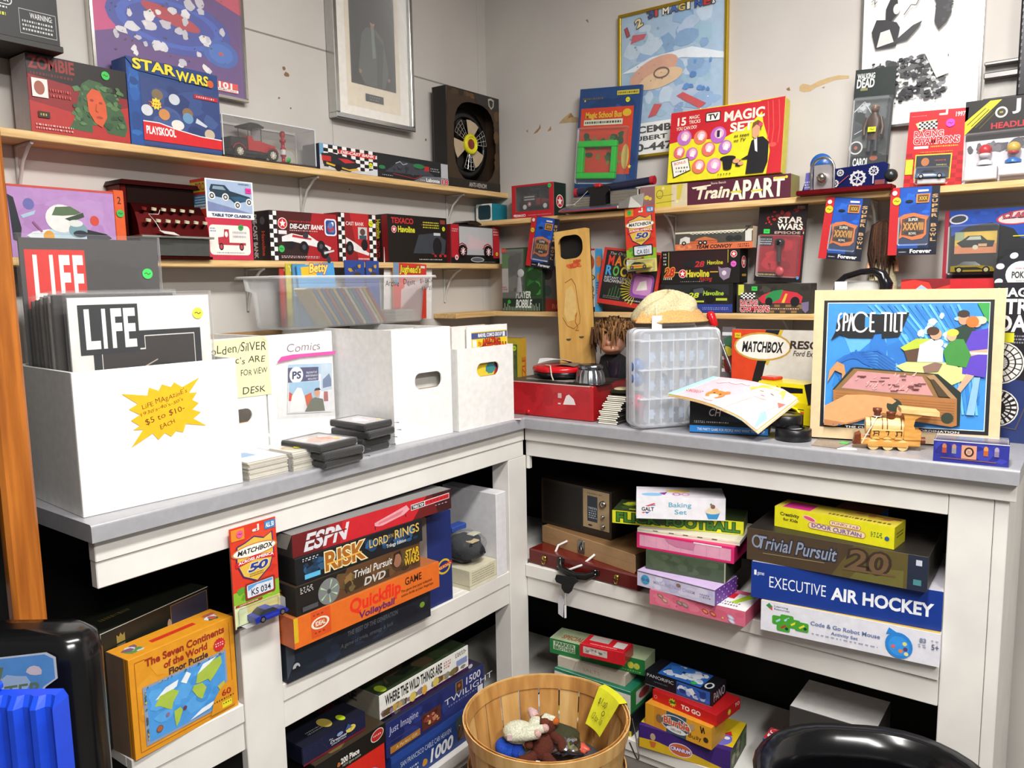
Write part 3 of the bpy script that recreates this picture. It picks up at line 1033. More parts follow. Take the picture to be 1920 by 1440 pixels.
# clear display case holding a red and black model truck with a gas pump
pl=pL(420,593,208,XS,ZU)
w,h,d=pl['w'],pl['h']*.93,.078
o=empty('display_case',place(pl,d),pl['rz'])
m=MB();m.box((-w/2,-d/2,.004),(w/2,d/2,h),'#a8a6a6:h',.002);q=m.build('clear_cover',o);q['label']='clear plastic cover'
m=MB()
for x in (-w/2,w/2):
 for y in (-d/2,d/2):
  m.box((x -.001,y -.001,.004),(x+.001,y+.001,h),'#dfe4e6:p')
for y in (-d/2,d/2):
 m.box((-w/2,y -.001,h -.001),(w/2,y+.001,h+.001),'#dfe4e6:p')
m.build('cover_edge',o)
m=MB();m.box((-w/2,-d/2,0),(w/2,d/2,.004),'#3a3434:p',.001);m.build('base',o)
tag(o,'clear plastic display case around a red and black truck on the upper left shelf','display case')
T_=Matrix.Translation(place(pl,d))@Matrix.Rotation(pl['rz'],4,'Z')
m=MB();old_truck(m,(0,0,0),.145,'#b01c1e:g','#141414:g','#161616:g')
q=m.build('toy_truck',None,T_@V((-.035,0,.0045)),pl['rz'])
tag(q,'red and black antique model truck inside the clear display case','toy truck')
m=MB()
m.lathe([(.011,0),(.011,.006),(.006,.01),(.006,.022),(.009,.026),(.009,.05),(.006,.054),(.006,.068),(.01,.07),(.01,.078),(.004,.08),(.007,.086),(.0095,.094),(.007,.102),(.001,.105)],'#a81c24:g',n=16)
m.lathe([(.0092,.03),(.0092,.046)],'#d8d4d0:g',n=16)
m.tube([(.009,-.004,.05),(.03,-.008,.045),(.045,-.008,.025),(.035,-.008,.008),(.015,-.008,.006),(.006,-.008,.02)],.0012,'#c8a860:p',6)
m.xf(Matrix.Diagonal((.8,.8,.8,1)))
q=m.build('toy_gas_pump',None,T_@V((.06,-.005,.0045)),pl['rz'])
tag(q,'tiny red gas pump with a hose inside the clear display case','toy gas pump')
m=MB();m.lathe([(.0001,0),(.007,0),(.007,.0006),(.0001,.0006)],'#2fbe4a',n=16)
m.xf(Matrix.Rotation(-1.2,4,'X'))
tag(m.build('price_tag',None,T_@V((.058,-.028,.0125)),pl['rz']),'green round price tag by the toy gas pump','price tag')
def a_(p):
 F=p['F']
 F.p('#6aa0c8',[(0,1),(.3,1),(0,.55)])
 F.k_('#f0eeea','#16161a',.06,.12,1,.98,12,6)
 F.p('#20222a',[(.02,.62),(.2,.68),(.55,.56),(.68,.3),(.5,.02),(.3,.06),(.05,.2)])
 F.p('#c83030',[(.3,.5),(.46,.52),(.6,.42),(.42,.34)])
 F.p('#d8a828',[(.1,.22),(.5,.06),(.66,.14),(.62,.2),(.48,.12),(.1,.3)])
 F.r('#c02c28',.03,.34,.18,.54)
 F.e('#0e0e10',.3,.14,.06,.14)
 F.p('#d0d4d8',[(.6,.0),(1,.28),(1,0)])
 F.p('#d03030',[(.3,.86),(.98,.84),(.96,.66),(.32,.7)])
 F.t('#f0e8e4','DIE-CAST BANK',.34,.72,.94,.82,2,sh=.2)
it=carton('toy_car_box','checkered flag box picturing a race car on the upper left shelf','box',pL(601,708,268,XS,ZU),.07,dict(F='#c8c4c0',L='#24304c',T='#303648',R='#c8c4c0'),a_,'boxed toys on the upper left shelf')
sticker(it,.87,.4,.007,'#d6e024')
def a_(p):
 F=p['F']
 F.p('#3c4048',[(.1,.25),(.3,.8),(.6,.72),(.8,.3)])
 F.b(['#24282e','#40464e','#2a3036'],.05,.2,.8,.9,16,.2,5)
 F.e('#2c7c48',.56,.68,.08,.1)
 F.e('#2c7c48',.06,.42,.04,.08)
 F.l('#b8bcc0',.03,[(.24,.66),(.3,.76),(.34,.64),(.4,.72)])
 F.r('#b42a2c',.64,.5,.71,.72)
 F.fine('#a8a8a8',.73,.5,.86,.7,2)
 F.p('#70747a',[(.62,.26),(.86,.32),(1,.32),(1,0),(.48,0)])
 F.l('#c03030',.02,[(.2,.2),(.5,.1),(.6,.26)])
 F.r('#b8babe',.885,.3,.99,.95)
 F.t('#f0eeec','Labonte',.66,.05,.86,.2,2)
 F.fine('#e8c8c8',.58,.05,.65,.12,1)
 F.t('#cc2c34','18',.875,.03,.99,.23,2,out='#f0d8d8')
 F.fine('#c8c8c8',.06,.08,.2,.13,1)
carton('toy_car_box','long dark box with a red number 18 on the upper left shelf','box',pL(708,841,286,XS,ZU),.06,dict(F='#1c2024',L='#262a30',T='#30343a',R='#1c2024'),a_,'boxed toys on the upper left shelf')
# spinner wheel box with a cut-out window
pl=pL(841,938,160,.084,ZU)
w,h,d=pl['w'],pl['h'],.06
it=Item();it.w,it.d,it.h=w,d,h
m=MB()
t=.008
m.box((-w/2,d/2-.003,0),(w/2,d/2,h),'#2a1d12',.0005)
m.box((-w/2,-d/2,0),(-w/2+.003,d/2-.003,h),'#3a2a1c',.0005,dict(L='#1c1612'))
m.box((w/2-.003,-d/2,0),(w/2,d/2-.003,h),'#3a2a1c',.0005)
m.box((-w/2+.003,-d/2,h -.003),(w/2-.003,d/2-.003,h),'#4a3a28',.0005)
m.box((-w/2+.003,-d/2,0),(w/2-.003,d/2-.003,.003),'#1c1814',.0005)
nfr=32
inner=[]
for i in range(nfr):
 a=2*math.pi*i/nfr
 c_,s_=math.cos(a),math.sin(a)
 k=1/max(abs(c_)**3+abs(s_)**3,.001)**(1/3)
 inner.append((w*.02+w*.4*c_*k,h*.48+h*.41*s_*k))
outer=[]
for (x,z) in inner:
 dx,dz=x -w*.02,z -h*.48
 k=min((w/2-(w*.02 if dx>0 else -w*.02))/abs(dx) if dx else 9,((h*.52) if dz>0 else h*.48)/abs(dz) if dz else 9)
 outer.append((w*.02+dx*k,h*.48+dz*k))
m.loft([[(x,-d/2,z) for x,z in inner],[(x,-d/2,z) for x,z in outer]],'#3c2c1c',False,False,False)
P=panels(m,w,d,h)['F']
P.b(['#4a3620','#5c4426','#2c2016'],0,.92,1,1,12,.6,2)
P.b(['#5a4224','#48341c','#3a2a18'],.87,.1,1,.9,14,.12,3)
P.r('#231c16',0,0,1,.09)
P.t('#b8b4ac','ANTI-VENOM',.38,.02,.72,.065,1)
P.p('#2e2a26',[(.5,1),(1,1),(1,.86),(.55,.9)])
P.p('#a8a49c',[(.78,.97),(.84,.985),(.9,.97),(.89,.9),(.84,.865),(.79,.9)])
P.p('#2e2a26',[(.8,.955),(.84,.965),(.88,.955),(.87,.905),(.84,.885),(.81,.905)])
it.o=tag(m.build('wheel_box',None,place(pl,d),pl['rz']),'dark brown window box holding a tyre with chrome spiderweb spokes and yellow hub','box','boxed toys on the upper left shelf')
m=MB()
cx,cz,R_=-.004,h*.47,w*.43
m.lathe([(R_,-.018),(R_*1.02,-.008),(R_*.8,.004),(R_*.74,.0),(R_*.74,-.018)],'#0c0c0d:p',(cx,0,cz),32,'y')
m.lathe([(R_*.74,-.006),(.001,-.006)],'#1a1512:p',(cx,0,cz),24,'y')
child(it,'tyre',m,'black tyre ring')
m=MB()
for k,a0 in enumerate((75,195,315)):
 pts=[(cx+R_*.68*math.cos(math.radians(a0+q)),-.012,cz+R_*.68*math.sin(math.radians(a0+q))) for q in (-24,-10,10,24)]
 m.add([(cx,-.012,cz)]+pts,[[0,1,2,3,4]],'#b8a488:p')
child(it,'wheel_window',m,'tan gaps between the spokes')
for k,a0 in enumerate((20,140,265)):
 m=MB()
 for q in (-18,-6,6,18):
  a=math.radians(a0+q)
  m.cyl((cx+R_*.2*math.cos(a),-.016,cz+R_*.2*math.sin(a)),(cx+R_*.72*math.cos(a),-.016,cz+R_*.72*math.sin(a)),.0014,'#d8d8d8:M',6)
 for rr in (.36,.5,.62,.72):
  m.tube([(cx+R_*rr*math.cos(math.radians(a0+q)),-.016,cz+R_*rr*math.sin(math.radians(a0+q))) for q in (-18,-6,6,18)],.0011,'#d8d8d8:M',6)
 child(it,'web_spoke',m,'chrome spiderweb spoke')
m=MB();m.lathe([(R_*.27,.012),(R_*.29,.02),(R_*.22,.026),(R_*.19,.02)],'#d8d020:p',(cx,0,cz),24,'y')
child(it,'hub_ring',m,'yellow hub ring')
m=MB();m.lathe([(R_*.19,.018),(R_*.1,.022),(.0005,.022)],'#7a2a1c:g',(cx,0,cz),18,'y')
child(it,'hub_cap',m,'dark red hub cap')
# ================================================================ lower left shelf
def a_(p):
 F=p['F']
 F.r('#b488c0',0,0,1,.97)
 F.b(['#b890c4','#ae80ba'],0,0,1,.95,10,.4,3)
 F.r('#c8483c',0,.97,1,1)
 F.e('#6a68a8',.18,.74,.05,.08)
 F.e('#cc4a3c',.79,.55,.045,.075)
 F.p('#20242c',[(.0,.86),(.05,.82),(.1,.4),(.08,.2),(.02,.24)])
 F.p('#a8c4d4',[(.1,.58),(.24,.66),(.22,.6),(.12,.54)])
 F.p('#b8d0dc',[(.16,.28),(.34,.4),(.6,.4),(.84,.34),(.95,.3),(.84,.22),(.6,.14),(.38,.12)])
 F.p('#26282e',[(.7,.42),(.9,.36),(.955,.3),(.86,.24),(.7,.27)])
 F.p('#30343c',[(.16,.27),(.38,.12),(.6,.14),(.8,.18),(.55,.2),(.3,.24)])
 F.p('#dfe4e8',[(.14,.3),(.2,.36),(.34,.4),(.36,.3),(.22,.24)])
 F.e('#e8e6e2',.47,.56,.15,.2)
 F.p('#5a7050',[(.38,.6),(.42,.72),(.56,.74),(.66,.66),(.6,.62),(.48,.6)])
 F.p('#3c4a38',[(.5,.56),(.68,.66),(.69,.6),(.56,.52)])
 F.e('#7ea0a8',.62,.4,.09,.11)
 F.e('#d8dcd8',.6,.5,.07,.05)
 F.e('#28303c',.64,.35,.07,.05)
 F.e('#e0a030',.34,.3,.05,.08)
 F.e('#2a2c34',.68,.22,.02,.05)
 F.e('#2a2c34',.8,.25,.015,.035)
 F.l('#9a5a88',.03,[(.2,.5),(.28,.36)])
it=carton('model_kit_box','lilac model kit box picturing a little jet and balloons on the lower left shelf','box',pL(24,221,345,XS,ZL),.07,dict(F='#b488c0',L='#c8483c',T='#c8483c',R='#c8483c'),a_,'boxed toys on the lower left shelf')
it=carton('toy_box','narrow orange box end marked with a black 2 beside the toy cash register','box',pL(222,241,357,XS,ZL),.03,'#dc5a24',lambda p:p['F'].t('#3a1c14','2',.3,.8,.7,.9,1),'boxed toys on the lower left shelf')
sticker(it,.5,.66,.008,'#3cb850')
# toy cash register
pl=pL(262,398,445,.098,ZL)
w,d=pl['w'],.095
w*=.955
k=w/(398-262)
o=empty('toy_cash_register',place(pl,d),pl['rz'])
mar='#5c1c1c:s'
hb=pl['h']
m=MB();m.box((-w/2-.004,-d/2-.004,0),(w/2+.004,d/2,.006),'#4a1616:s',.001);m.build('base',o)
m=MB();m.box((-w/2,-d/2,.006),(w/2,d/2,hb),'#6c706c:s',.0015);q=m.build('drawer',o);q['label']='grey drawer front'
m=MB();m.box((-w/2-.004,-d/2-.016,hb),(w/2+.004,d/2,hb+.005),'#c8c8c0:s',.0015);q=m.build('sill',o);q['label']='pale metal sill'
m=MB()
h2=hb+.118
prof=[(-d/2,hb+.005),(-d/2+.004,hb+.03),(-d/2+.014,hb+.055),(-d/2+.03,hb+.075),(d/2,hb+.08),(d/2,hb+.005)]
n0=len(m.v)
m.prism([(x,z) for x,z in prof][::-1],-w/2,w/2,mar)
m.xf(Matrix(((0,1,0,0),(1,0,0,0),(0,0,1,0),(0,0,0,1))),n0)
m.build('body',o)
m=MB();m.box((-w*.52,-.012,hb+.075),(w*.44,d/2,h2-.004),'#2a1c1a:s',.001);m.box((-w*.6,-.012,hb+.005),(-w*.52,d/2,h2-.004),mar,.001)
m.build('sign_box',o)
m=MB();m.prism([(-w*.63,h2-.004),(w*.5,h2-.004),(w*.46,h2+.006),(-w*.6,h2+.006)],-.022,d/2+.001,'#3c1414:s');m.build('roof',o)
for r_,(zz,yy,nn,c0) in enumerate(((.034,-d/2-.002,7,0),(.06,-d/2+.013,6,0))):
 for i in range(nn):
  x=-w*.4+i*w*.135
  m=MB()
  m.cyl((x,yy+.004,hb+zz -.008),(x,yy -.007,hb+zz),.0022,'#2a1010:s',8)
  m.cyl((x,yy -.007,hb+zz),(x,yy -.0085,hb+zz+.005),.0055,'#d8cfae:p' if not (r_ and i==0) else '#7a1c1c:p',14)
  q=m.build('key',o)
m=MB();m.sheet(lambda u,v:(-w*.26+u*.035,-d/2-.03+v*.022,hb+.008+.008*v -.003*u),3,3,'#ecebe6',.0005)
q=m.build('price_tag',o);q['label']='white price tag on a string'
m=MB();m.tube([(-w*.26,-d/2-.018,hb+.012),(-w*.32,-d/2-.012,hb+.035),(-w*.38,-d/2-.006,hb+.05),(-w*.25,-d/2-.008,hb+.05),(-w*.22,-d/2-.006,hb+.06)],.0007,'#e4e0da',5)
m.build('tag_string',o)
tag(o,'maroon tin toy cash register with cream keys on the lower left shelf','toy cash register')
def a_(p):
 F=p['F']
 F.r('#eef0f0',0,0,1,1)
 F.r('#a8bcd8',.03,.16,.97,.97)
 F.p('#7c88b0',[(.03,.42),(.97,.16),(.03,.16)])
 F.p('#1c3848',[(.08,.72),(.12,.86),(.4,.86),(.5,.72),(.78,.64),(.92,.6),(.96,.5),(.8,.46),(.6,.4),(.5,.5),(.14,.56)])
 F.p('#88a0b0',[(.14,.74),(.16,.82),(.36,.82),(.42,.73)])
 F.p('#2c5878',[(.5,.56),(.7,.6),(.95,.54),(.9,.48),(.6,.46)])
 for u,v in ((.65,.36),(.9,.46),(.4,.55),(.12,.56)):
  F.e('#e8e8e4',u,v,.07,.1)
  F.e('#2a2a30',u,v,.045,.066)
  F.e('#d8d8d4',u,v,.025,.036)
 F.fine('#28406a',.68,.89,.92,.95,1)
 F.t('#2a3c64','TABLE TOP CLASSICS',.1,.045,.92,.11,2)
 L=p['L']
 L.r('#d8402c',0,.92,1,1)
 L.r('#c8c838',0,.66,1,.92)
 L.t('#cc3c28','PYRO',.35,.7,.97,.88,2)
 L.r('#d8402c',0,.58,1,.66)
 L.r('#3a8ac0',.2,.34,1,.58)
 L.fine('#e4eef4',.3,.36,.96,.56,3,2)
 L.r('#e8e8e4',.2,.22,1,.34)
 L.fine('#3a8ac0',.3,.24,.96,.32,1,4)
 L.r('#d8402c',0,0,1,.22)
it=carton('model_kit_box','model kit box with a dark blue vintage car picture above a pink tin','box',pL(388,477,334,.0865,ZL+.098),.062,dict(F='#eef0f0',L='#d8402c',T='#d8402c',R='#e0e0dc'),a_,'boxed toys on the lower left shelf')
pl=pL(390,476,424,.088,ZL)
pl['h']=.0975
sticker(it,.89,.76,.008,'#e8309a',rect=(.008,.006))
def a_(p):
 F=p['F']
 F.r('#c8344c:g',0,0,1,1)
 F.rr('#eeeae0',.06,.12,.94,.84,.14)
 F.p('#b83040',[(.24,.4),(.24,.54),(.36,.56),(.38,.74),(.48,.74),(.48,.42),(.84,.42),(.84,.36),(.24,.36)])
 F.e('#eeeae0',.42,.62,.035,.07)
 F.e('#2a2024',.3,.32,.05,.09);F.e('#c04450',.3,.32,.03,.055)
 F.e('#2a2024',.74,.32,.05,.09);F.e('#c04450',.74,.32,.03,.055)
 F.fine('#a09ab0',.56,.52,.86,.72,2,7)
 F.fine('#a8a4a0',.2,.15,.8,.2,1,8)
 F.fine('#6a70b8',.08,.66,.2,.78,2,9)
it=carton('toy_tin','pink tin with a white label of a red truck under the model kit box','tin',pl,.06,'#c8344c:g',a_,'boxed toys on the lower left shelf',bev=.006)
sticker(it,.74,.8,.007,'#3aa050')
def bankart(p):
 F=p['F']
 F.r('#4c1618',0,0,1,1)
 F.p('#a81c24',[(.5,0),(1,0),(1,1),(.62,1)])
 F.p('#2c1a1a',[(.1,0),(.5,0),(.56,.3),(.1,.55)])
 F.k_('#f0eeea','#141416',-.0,.01,.1,.99,2,11)
 F.t('#f2eeec','DIE-CAST BANK',.28,.66,.78,.75,2,sh=.15)
 F.fine('#d8b0b0',.28,.6,.7,.64,1)
 F.fine('#c83030',.28,.78,.6,.83,1)
 star_disc(F,.18,.75,.115)
 formula_car(F,.52,.36,.72)
 F.fine('#d8b0b0',.14,.05,.7,.11,2)
def a_(p):
 bankart(p)
 F=p['F']
 F.rr('#e8eaf0',.8,.54,.99,.9,.2)
 F.rr('#2c4a90',.82,.57,.97,.87,.2)
 F.b(['#e8eaf0','#c03a44','#5a78b0'],.83,.58,.96,.86,9,.3,3)
 L=p['L']
 L.t('#d8d4d0','DIE-CAST BANK',.1,.06,.3,.94,2,rot=-90)
 L.t('#c8442c','Havoline',.55,.1,.72,.6,2,rot=-90)
 L.c('#5a5058',.62,.8,.08)
pl=pL(509,634,394,.0865,ZL)
it=carton('toy_car_box','red bank box with a checkered strip and a white race car, green sticker','box',pl,.075,dict(F='#4c1618',L='#1c1416',T='#241618',R='#7a1a20'),a_,'race car bank boxes on the lower left shelf')
sticker(it,.145,.24,.009,'#38b854')
def a_(p):
 bankart(p)
 F=p['F']
 F.k_('#f0eeea','#141416',.87,.01,1,.99,3,13)
 F.r('#cac6c4',.65,.5,.82,.74)
 F.e('#5a4038',.735,.64,.04,.07)
 F.r('#3a5060',.67,.5,.8,.57)
 F.fine('#f0e8e0',.7,.04,.84,.1,1)
it=carton('toy_car_box','red bank box with a white race car half hidden behind its twin, yellow sticker','box',pL(637,708,398,.0865,ZL),.06,dict(F='#a01c22',L='#7a1a20',T='#501418',R='#7a1a20'),None,'race car bank boxes on the lower left shelf')
F=None
m=MB();P=panels(m,it.w,it.d,it.h);F=P['F']
F.r('#8c1a20',0,0,1,1);F.p('#b82428',[(.3,1),(.78,1),(.78,0),(.5,0)])
F.k_('#f0eeea','#141416',.0,.01,.16,.99,2,11)
F.k_('#f0eeea','#141416',.8,.01,.98,.99,2,11)
F.t('#f2e0dc','CAST BANK',.19,.75,.66,.82,1)
F.r('#cac6c4',.5,.47,.74,.72);F.e('#5a4038',.62,.62,.07,.07);F.r('#3a5060',.53,.47,.72,.55)
F.p('#e6e2e0',[(.18,.5),(.4,.4),(.78,.18),(.76,.13),(.4,.22),(.18,.36)])
F.e('#121216',.27,.28,.1,.14);F.e('#121216',.66,.35,.09,.12);F.e('#4a4a52',.27,.28,.045,.06)
F.fine('#f0e0dc',.48,.03,.78,.09,1)
child(it,'printed_front',m)
sticker(it,.84,.8,.009,'#d6d82a')
def havart(p):
 F=p['F']
 F.r('#15120f',0,0,1,1)
 F.t('#c82c30','TEXACO',.06,.82,.42,.93,2)
 star_disc(F,.1,.69,.075)
 F.t('#dede34','Havoline',.16,.64,.44,.76,2)
 F.fine('#c83030',.55,.8,.75,.84,1)
 F.fine('#d8d840',.58,.74,.86,.9,3,5)
 F.r('#8a3a30',.88,.86,.97,.95)
 F.k_('#c02c30',None,.72,.13,.98,.24,6,2)
 F.p('#3a4048',[(.4,.2),(.95,.2),(.98,.5),(.8,.66),(.5,.6)])
 F.r('#c8ccd0',.76,.6,.88,.66)
 F.e('#16181c',.82,.36,.08,.2)
 F.fine('#c8c4c0',.5,.05,.9,.09,1)
 L=p['L']
 L.t('#dede34','Havoline',.2,.5,.5,.9,2,rot=-90)
 L.r('#8a1a1e',.6,.02,1,.98)
 L.t('#c82c30','TEXACO',.1,.1,.4,.45,1,rot=-90)
it=carton('toy_truck_box','black window box with yellow and red lettering behind the white backing board','box',pL(729,839,401,.0865,ZL),.06,dict(F='#15120f',L='#1c1614',T='#15120f',R='#15120f'),havart,'boxed toys on the lower left shelf')
sticker(it,.935,.755,.007,'#d6d82a')
def winbox(name,label,pl,d,frame,inside,art=None,group=None,margins=(.08,.08,.16,.06),toy=None,sides=None,cat='box',glass='#f4f6f8:k'):
 """open fronted carton with a clear window; toy(mb,w,d,h) builds what is inside"""
 w,h=pl['w'],pl['h']
 it=Item();it.w,it.d,it.h=w,d,h
 l,r,b,t=margins
 m=MB()
 th=.0025
 sd=dict(sides or {})
 m.box((-w/2,d/2-th,0),(w/2,d/2,h),inside,.0003)
 m.box((-w/2,-d/2+th,0),(-w/2+th,d/2-th,h),inside,.0003,dict(L=sd.get('L',frame)))
 m.box((w/2-th,-d/2+th,0),(w/2,d/2-th,h),inside,.0003,dict(R=sd.get('R',frame)))
 m.box((-w/2+th,-d/2+th,h -th),(w/2-th,d/2-th,h),inside,.0003,dict(T=sd.get('T',frame)))
 m.box((-w/2+th,-d/2+th,0),(w/2-th,d/2-th,th),inside,.0003)
 x0,x1,z0,z1=-w/2+l*w,w/2-r*w,b*h,h -t*h
 for a,q in (((-w/2,-d/2,0),(w/2,-d/2+th,z0)),((-w/2,-d/2,z1),(w/2,-d/2+th,h)),((-w/2,-d/2,z0),(x0,-d/2+th,z1)),((x1,-d/2,z0),(w/2,-d/2+th,z1))):
  m.box(a,q,frame,.0003)
 it.p=panels(m,w,d,h)
 if art:
  art(it.p)
 it.o=tag(m.build(name,None,place(pl,d),pl['rz']),label,cat,group)
 m=MB();m.box((x0,-d/2+th*.3,z0),(x1,-d/2+th*.6,z1),glass)
 child(it,'window_film',m)
 if toy:
  toy(it,w,d,h)
 return it
def toy_jeep(it,w,d,h):
 m=MB();old_truck(m,(-.004,0,h*.14),w*.8,'#b01c22:g','#131313:g','#131313:g',hub='#8a2420:p')
 child(it,'toy_truck',m)
def a_(p):
 F=p['F']
 F.r('#141212',0,0,1,.15)
 F.r('#b81f2c',0,.15,.15,1)
 F.r('#b81f2c',.86,.15,1,1)
 star_disc(F,.1,.15,.075,'#f4f0ec','#a8242c')
 F.star('#c02430',.1,.15,.06)
 F.e('#b8b8b4',.52,.1,.14,.07);F.e('#5c6068',.52,.1,.12,.05)
 F.fine('#e8c8c8',.02,.8,.13,.9,2);F.fine('#e8c8c8',.87,.75,.98,.97,3,4)
 F.fine('#8a8888',.6,.02,.9,.06,1)
it=winbox('toy_truck_box','red framed window box with a black and red toy truck on the lower left shelf',pL(847,937,420,.0865,ZL),.07,'#1a1416','#5a5658',a_,'boxed toys on the lower left shelf',(.16,.14,.22,.04),toy_jeep,dict(L='#7a1820'))
sticker(it,.93,.26,.0065,'#d6d82a')
def a_(p):
 F=p['F']
 F.r('#e4e0dc',0,0,1,1);F.r('#2a2024',.03,.04,.95,.95)
 F.e('#7a5038',.25,.72,.1,.14);F.e('#8a3030',.62,.7,.12,.14)
 F.p('#46505c',[(.1,.1),(.2,.56),(.32,.56),(.42,.1)]);F.p('#5c2a2a',[(.5,.1),(.56,.56),(.7,.56),(.8,.1)])
 p['R'].r('#b8b8b8',.1,.1,.6,.9)
carton('toy_box','small dark picture box in the corner on the lower left shelf','box',pL(929,943,443,.04,ZL),.035,dict(F='#e4e0dc',L='#2a2426',T='#1c1a1a',R='#1c1a1c'),a_,'boxed toys on the lower left shelf')
# ================================================================ left arm of the countertop
def face_uv(pl,x,y,off=0):
 """photo pixel -> fractions on the upright front plane of pl"""
 t=V((math.cos(pl['rz']),math.sin(pl['rz']),0))
 bk=V((-t.y,t.x,0))
 A=pl['A']+bk*off
 q=onv(x,y,A,A+t)
 return (q -A).dot(t)/pl['w'],(q.z -A.z)/pl['h']
def open_box(name,label,cat,pl,d,col,group=None,th=.004,inner='#b08a5c',hole=None,face='F'):
 w,h=pl['w'],pl['h']
 it=Item();it.w,it.d,it.h=w,d,h
 m=MB()
 if hole:
  u0,v0,u1,v1,hr=hole
  P=Panel(m,(-w/2,-d/2,0),(1,0,0),(0,0,1),w,h)
  # front wall with a hand hole: four strips around it plus the rounded rim
  x0,x1,z0,z1=-w/2+u0*w,-w/2+u1*w,v0*h,v1*h
  for a,b in (((-w/2,-d/2,0),(w/2,-d/2+th,z0)),((-w/2,-d/2,z1),(w/2,-d/2+th,h)),((-w/2,-d/2,z0),(x0,-d/2+th,z1)),((x1,-d/2,z0),(w/2,-d/2+th,z1))):
   m.box(a,b,col)
  r=hr*(z1-z0)
  for cx,cz,sx,sz in ((x0,z0,1,1),(x1,z0,-1,1),(x1,z1,-1,-1),(x0,z1,1,-1)):
   pts=[(cx,cz)]+[(cx+sx*r*(1-math.cos(a)),cz+sz*r*(1-math.sin(a))) for a in [math.pi/2*k/5 for k in range(6)]]
   if sx*sz<0:
    pts=pts[::-1]
   m.prism(pts[::-1],-d/2,-d/2+th,col)
  m.box((x0-.002,-d/2+th*.4,z0-.0),(x1+.002,-d/2+th*.9,z0+.0015),inner)
 else:
  m.box((-w/2,-d/2,0),(w/2,-d/2+th,h),col,.001)
 m.box((-w/2,d/2-th,0),(w/2,d/2,h),col,.0005)
 m.box((-w/2,-d/2+th,0),(-w/2+th,d/2-th,h),col,.0005)
 m.box((w/2-th,-d/2+th,0),(w/2,d/2-th,h),col,.0005)
 m.box((-w/2+th,-d/2+th,0),(w/2-th,d/2-th,th),inner,.0005)
 for a,b in (((-w/2+th,-d/2+th,h -.012),(-w/2+th*1.3,d/2-th,h)),((-w/2+th,d/2-th*1.3,h -.012),(w/2-th,d/2-th,h))):
  m.box(a,b,inner)
 it.o=tag(m.build(name,None,place(pl,d),pl['rz']),label,cat,group)
 return it
def inplane(pl,off,xl,xr,ytop,ysamp,z0):
 """upright sheet standing inside, on the plane `off` behind the front of pl"""
 t=V((math.cos(pl['rz']),math.sin(pl['rz']),0))
 bk=V((-t.y,t.x,0))
 A=pl['A']+bk*off
 a,b=onv(xl,ysamp,A,A+t),onv(xr,ysamp,A,A+t)
 zt=onv((xl+xr)/2,ytop,A,A+t).z
 a.z=b.z=z0
 return dict(A=a,w=(b -a).dot(t),h=zt -z0,rz=pl['rz'])
WHT='#f2f1ee'
pl=pZ((157,972),(456,905),(127,700),H)
LBX=pl
dl=(onz(45,690,H+pl['h'])-onz(127,700,H+pl['h'])).length
dl=max(.26,min(dl,.34))
it=open_box('magazine_box','large open white carton of old magazines at the left end of the countertop','carton',pl,dl,WHT,'white cartons on the countertop',inner='#e4e0da')
m=MB()
P=panels(m,pl['w'],dl,pl['h'])['F']
fu=lambda*pts:[face_uv(pl,x,y) for x,y in pts]
P.k=14
P.p('#ffb81e',fu((227,739),(258,758),(241,768),(262,778),(245,789),(262,799),(249,807),(268,806),(246,840),(286,813),(297,825),(309,812),(321,819),(330,808),(343,811),(348,795),(387,798),(362,785),(376,773),(360,768),(372,756),(360,750),(369,736),(354,737),(373,708),(341,726),(326,717),(320,726),(303,721),(297,733),(279,727),(276,742)))
hc='#5a2c08'
def hand(P,pl,col,txt,a,b,hgt,bold=0):
 """handwriting along the pixel baseline a -> b with letters hgt pixels tall, on the front plane of pl"""
 ua,ub=face_uv(pl,*a),face_uv(pl,*b)
 um=face_uv(pl,a[0],a[1]-hgt)
 ang=math.degrees(math.atan2((ub[1]-ua[1])*P.h,(ub[0]-ua[0])*P.w))
 L=math.hypot((ub[1]-ua[1])*P.h,(ub[0]-ua[0])*P.w)
 hh=um[1]-ua[1]
 cx,cy=(ua[0]+ub[0])/2,(ua[1]+ub[1])/2+hh/2
 P.t(col,txt,cx -L/2/P.w,cy -hh/2,cx+L/2/P.w,cy+hh/2,bold,.12,rot=ang,hand=1)
for txt,a,b,hg in (('LiFE MAgAzinE\'s',(265,769),(350,736),9),('1930\'s-40\'s-50\'s',(261,783),(343,751),6),('$5 to $10-',(272,799),(346,768),10),('EACH',(299,806),(328,793),8)):
 hand(P,pl,hc,txt,a,b,hg)
q=child(it,'sign',m);q['label']='orange starburst price sign with handwriting'
def magazine(label,ipl,art,sleeve=True,th=.006,group='bagged magazines in the white carton',lean=.06,cover='#e6e4de'):
 it=Item();it.w,it.d,it.h=ipl['w'],th,ipl['h']
 m=MB()
 w,h=ipl['w'],ipl['h']
 m.box((-w/2,-th/2,0),(w/2,th/2,h),cover,.0008)
 it.p=panels(m,w,th,h)
 if art:
  art(it.p['F'])
 it.o=tag(m.build('magazine',None,place(ipl,th),ipl['rz'],-lean),label,'magazine',group)
 if sleeve:
  m=MB()
  m.box((-w/2-.004,-th/2-.0035,-.001),(w/2+.005,th/2+.002,h+.008),'#ffffff:k',.001)
  child(it,'plastic_sleeve',m)
 return it
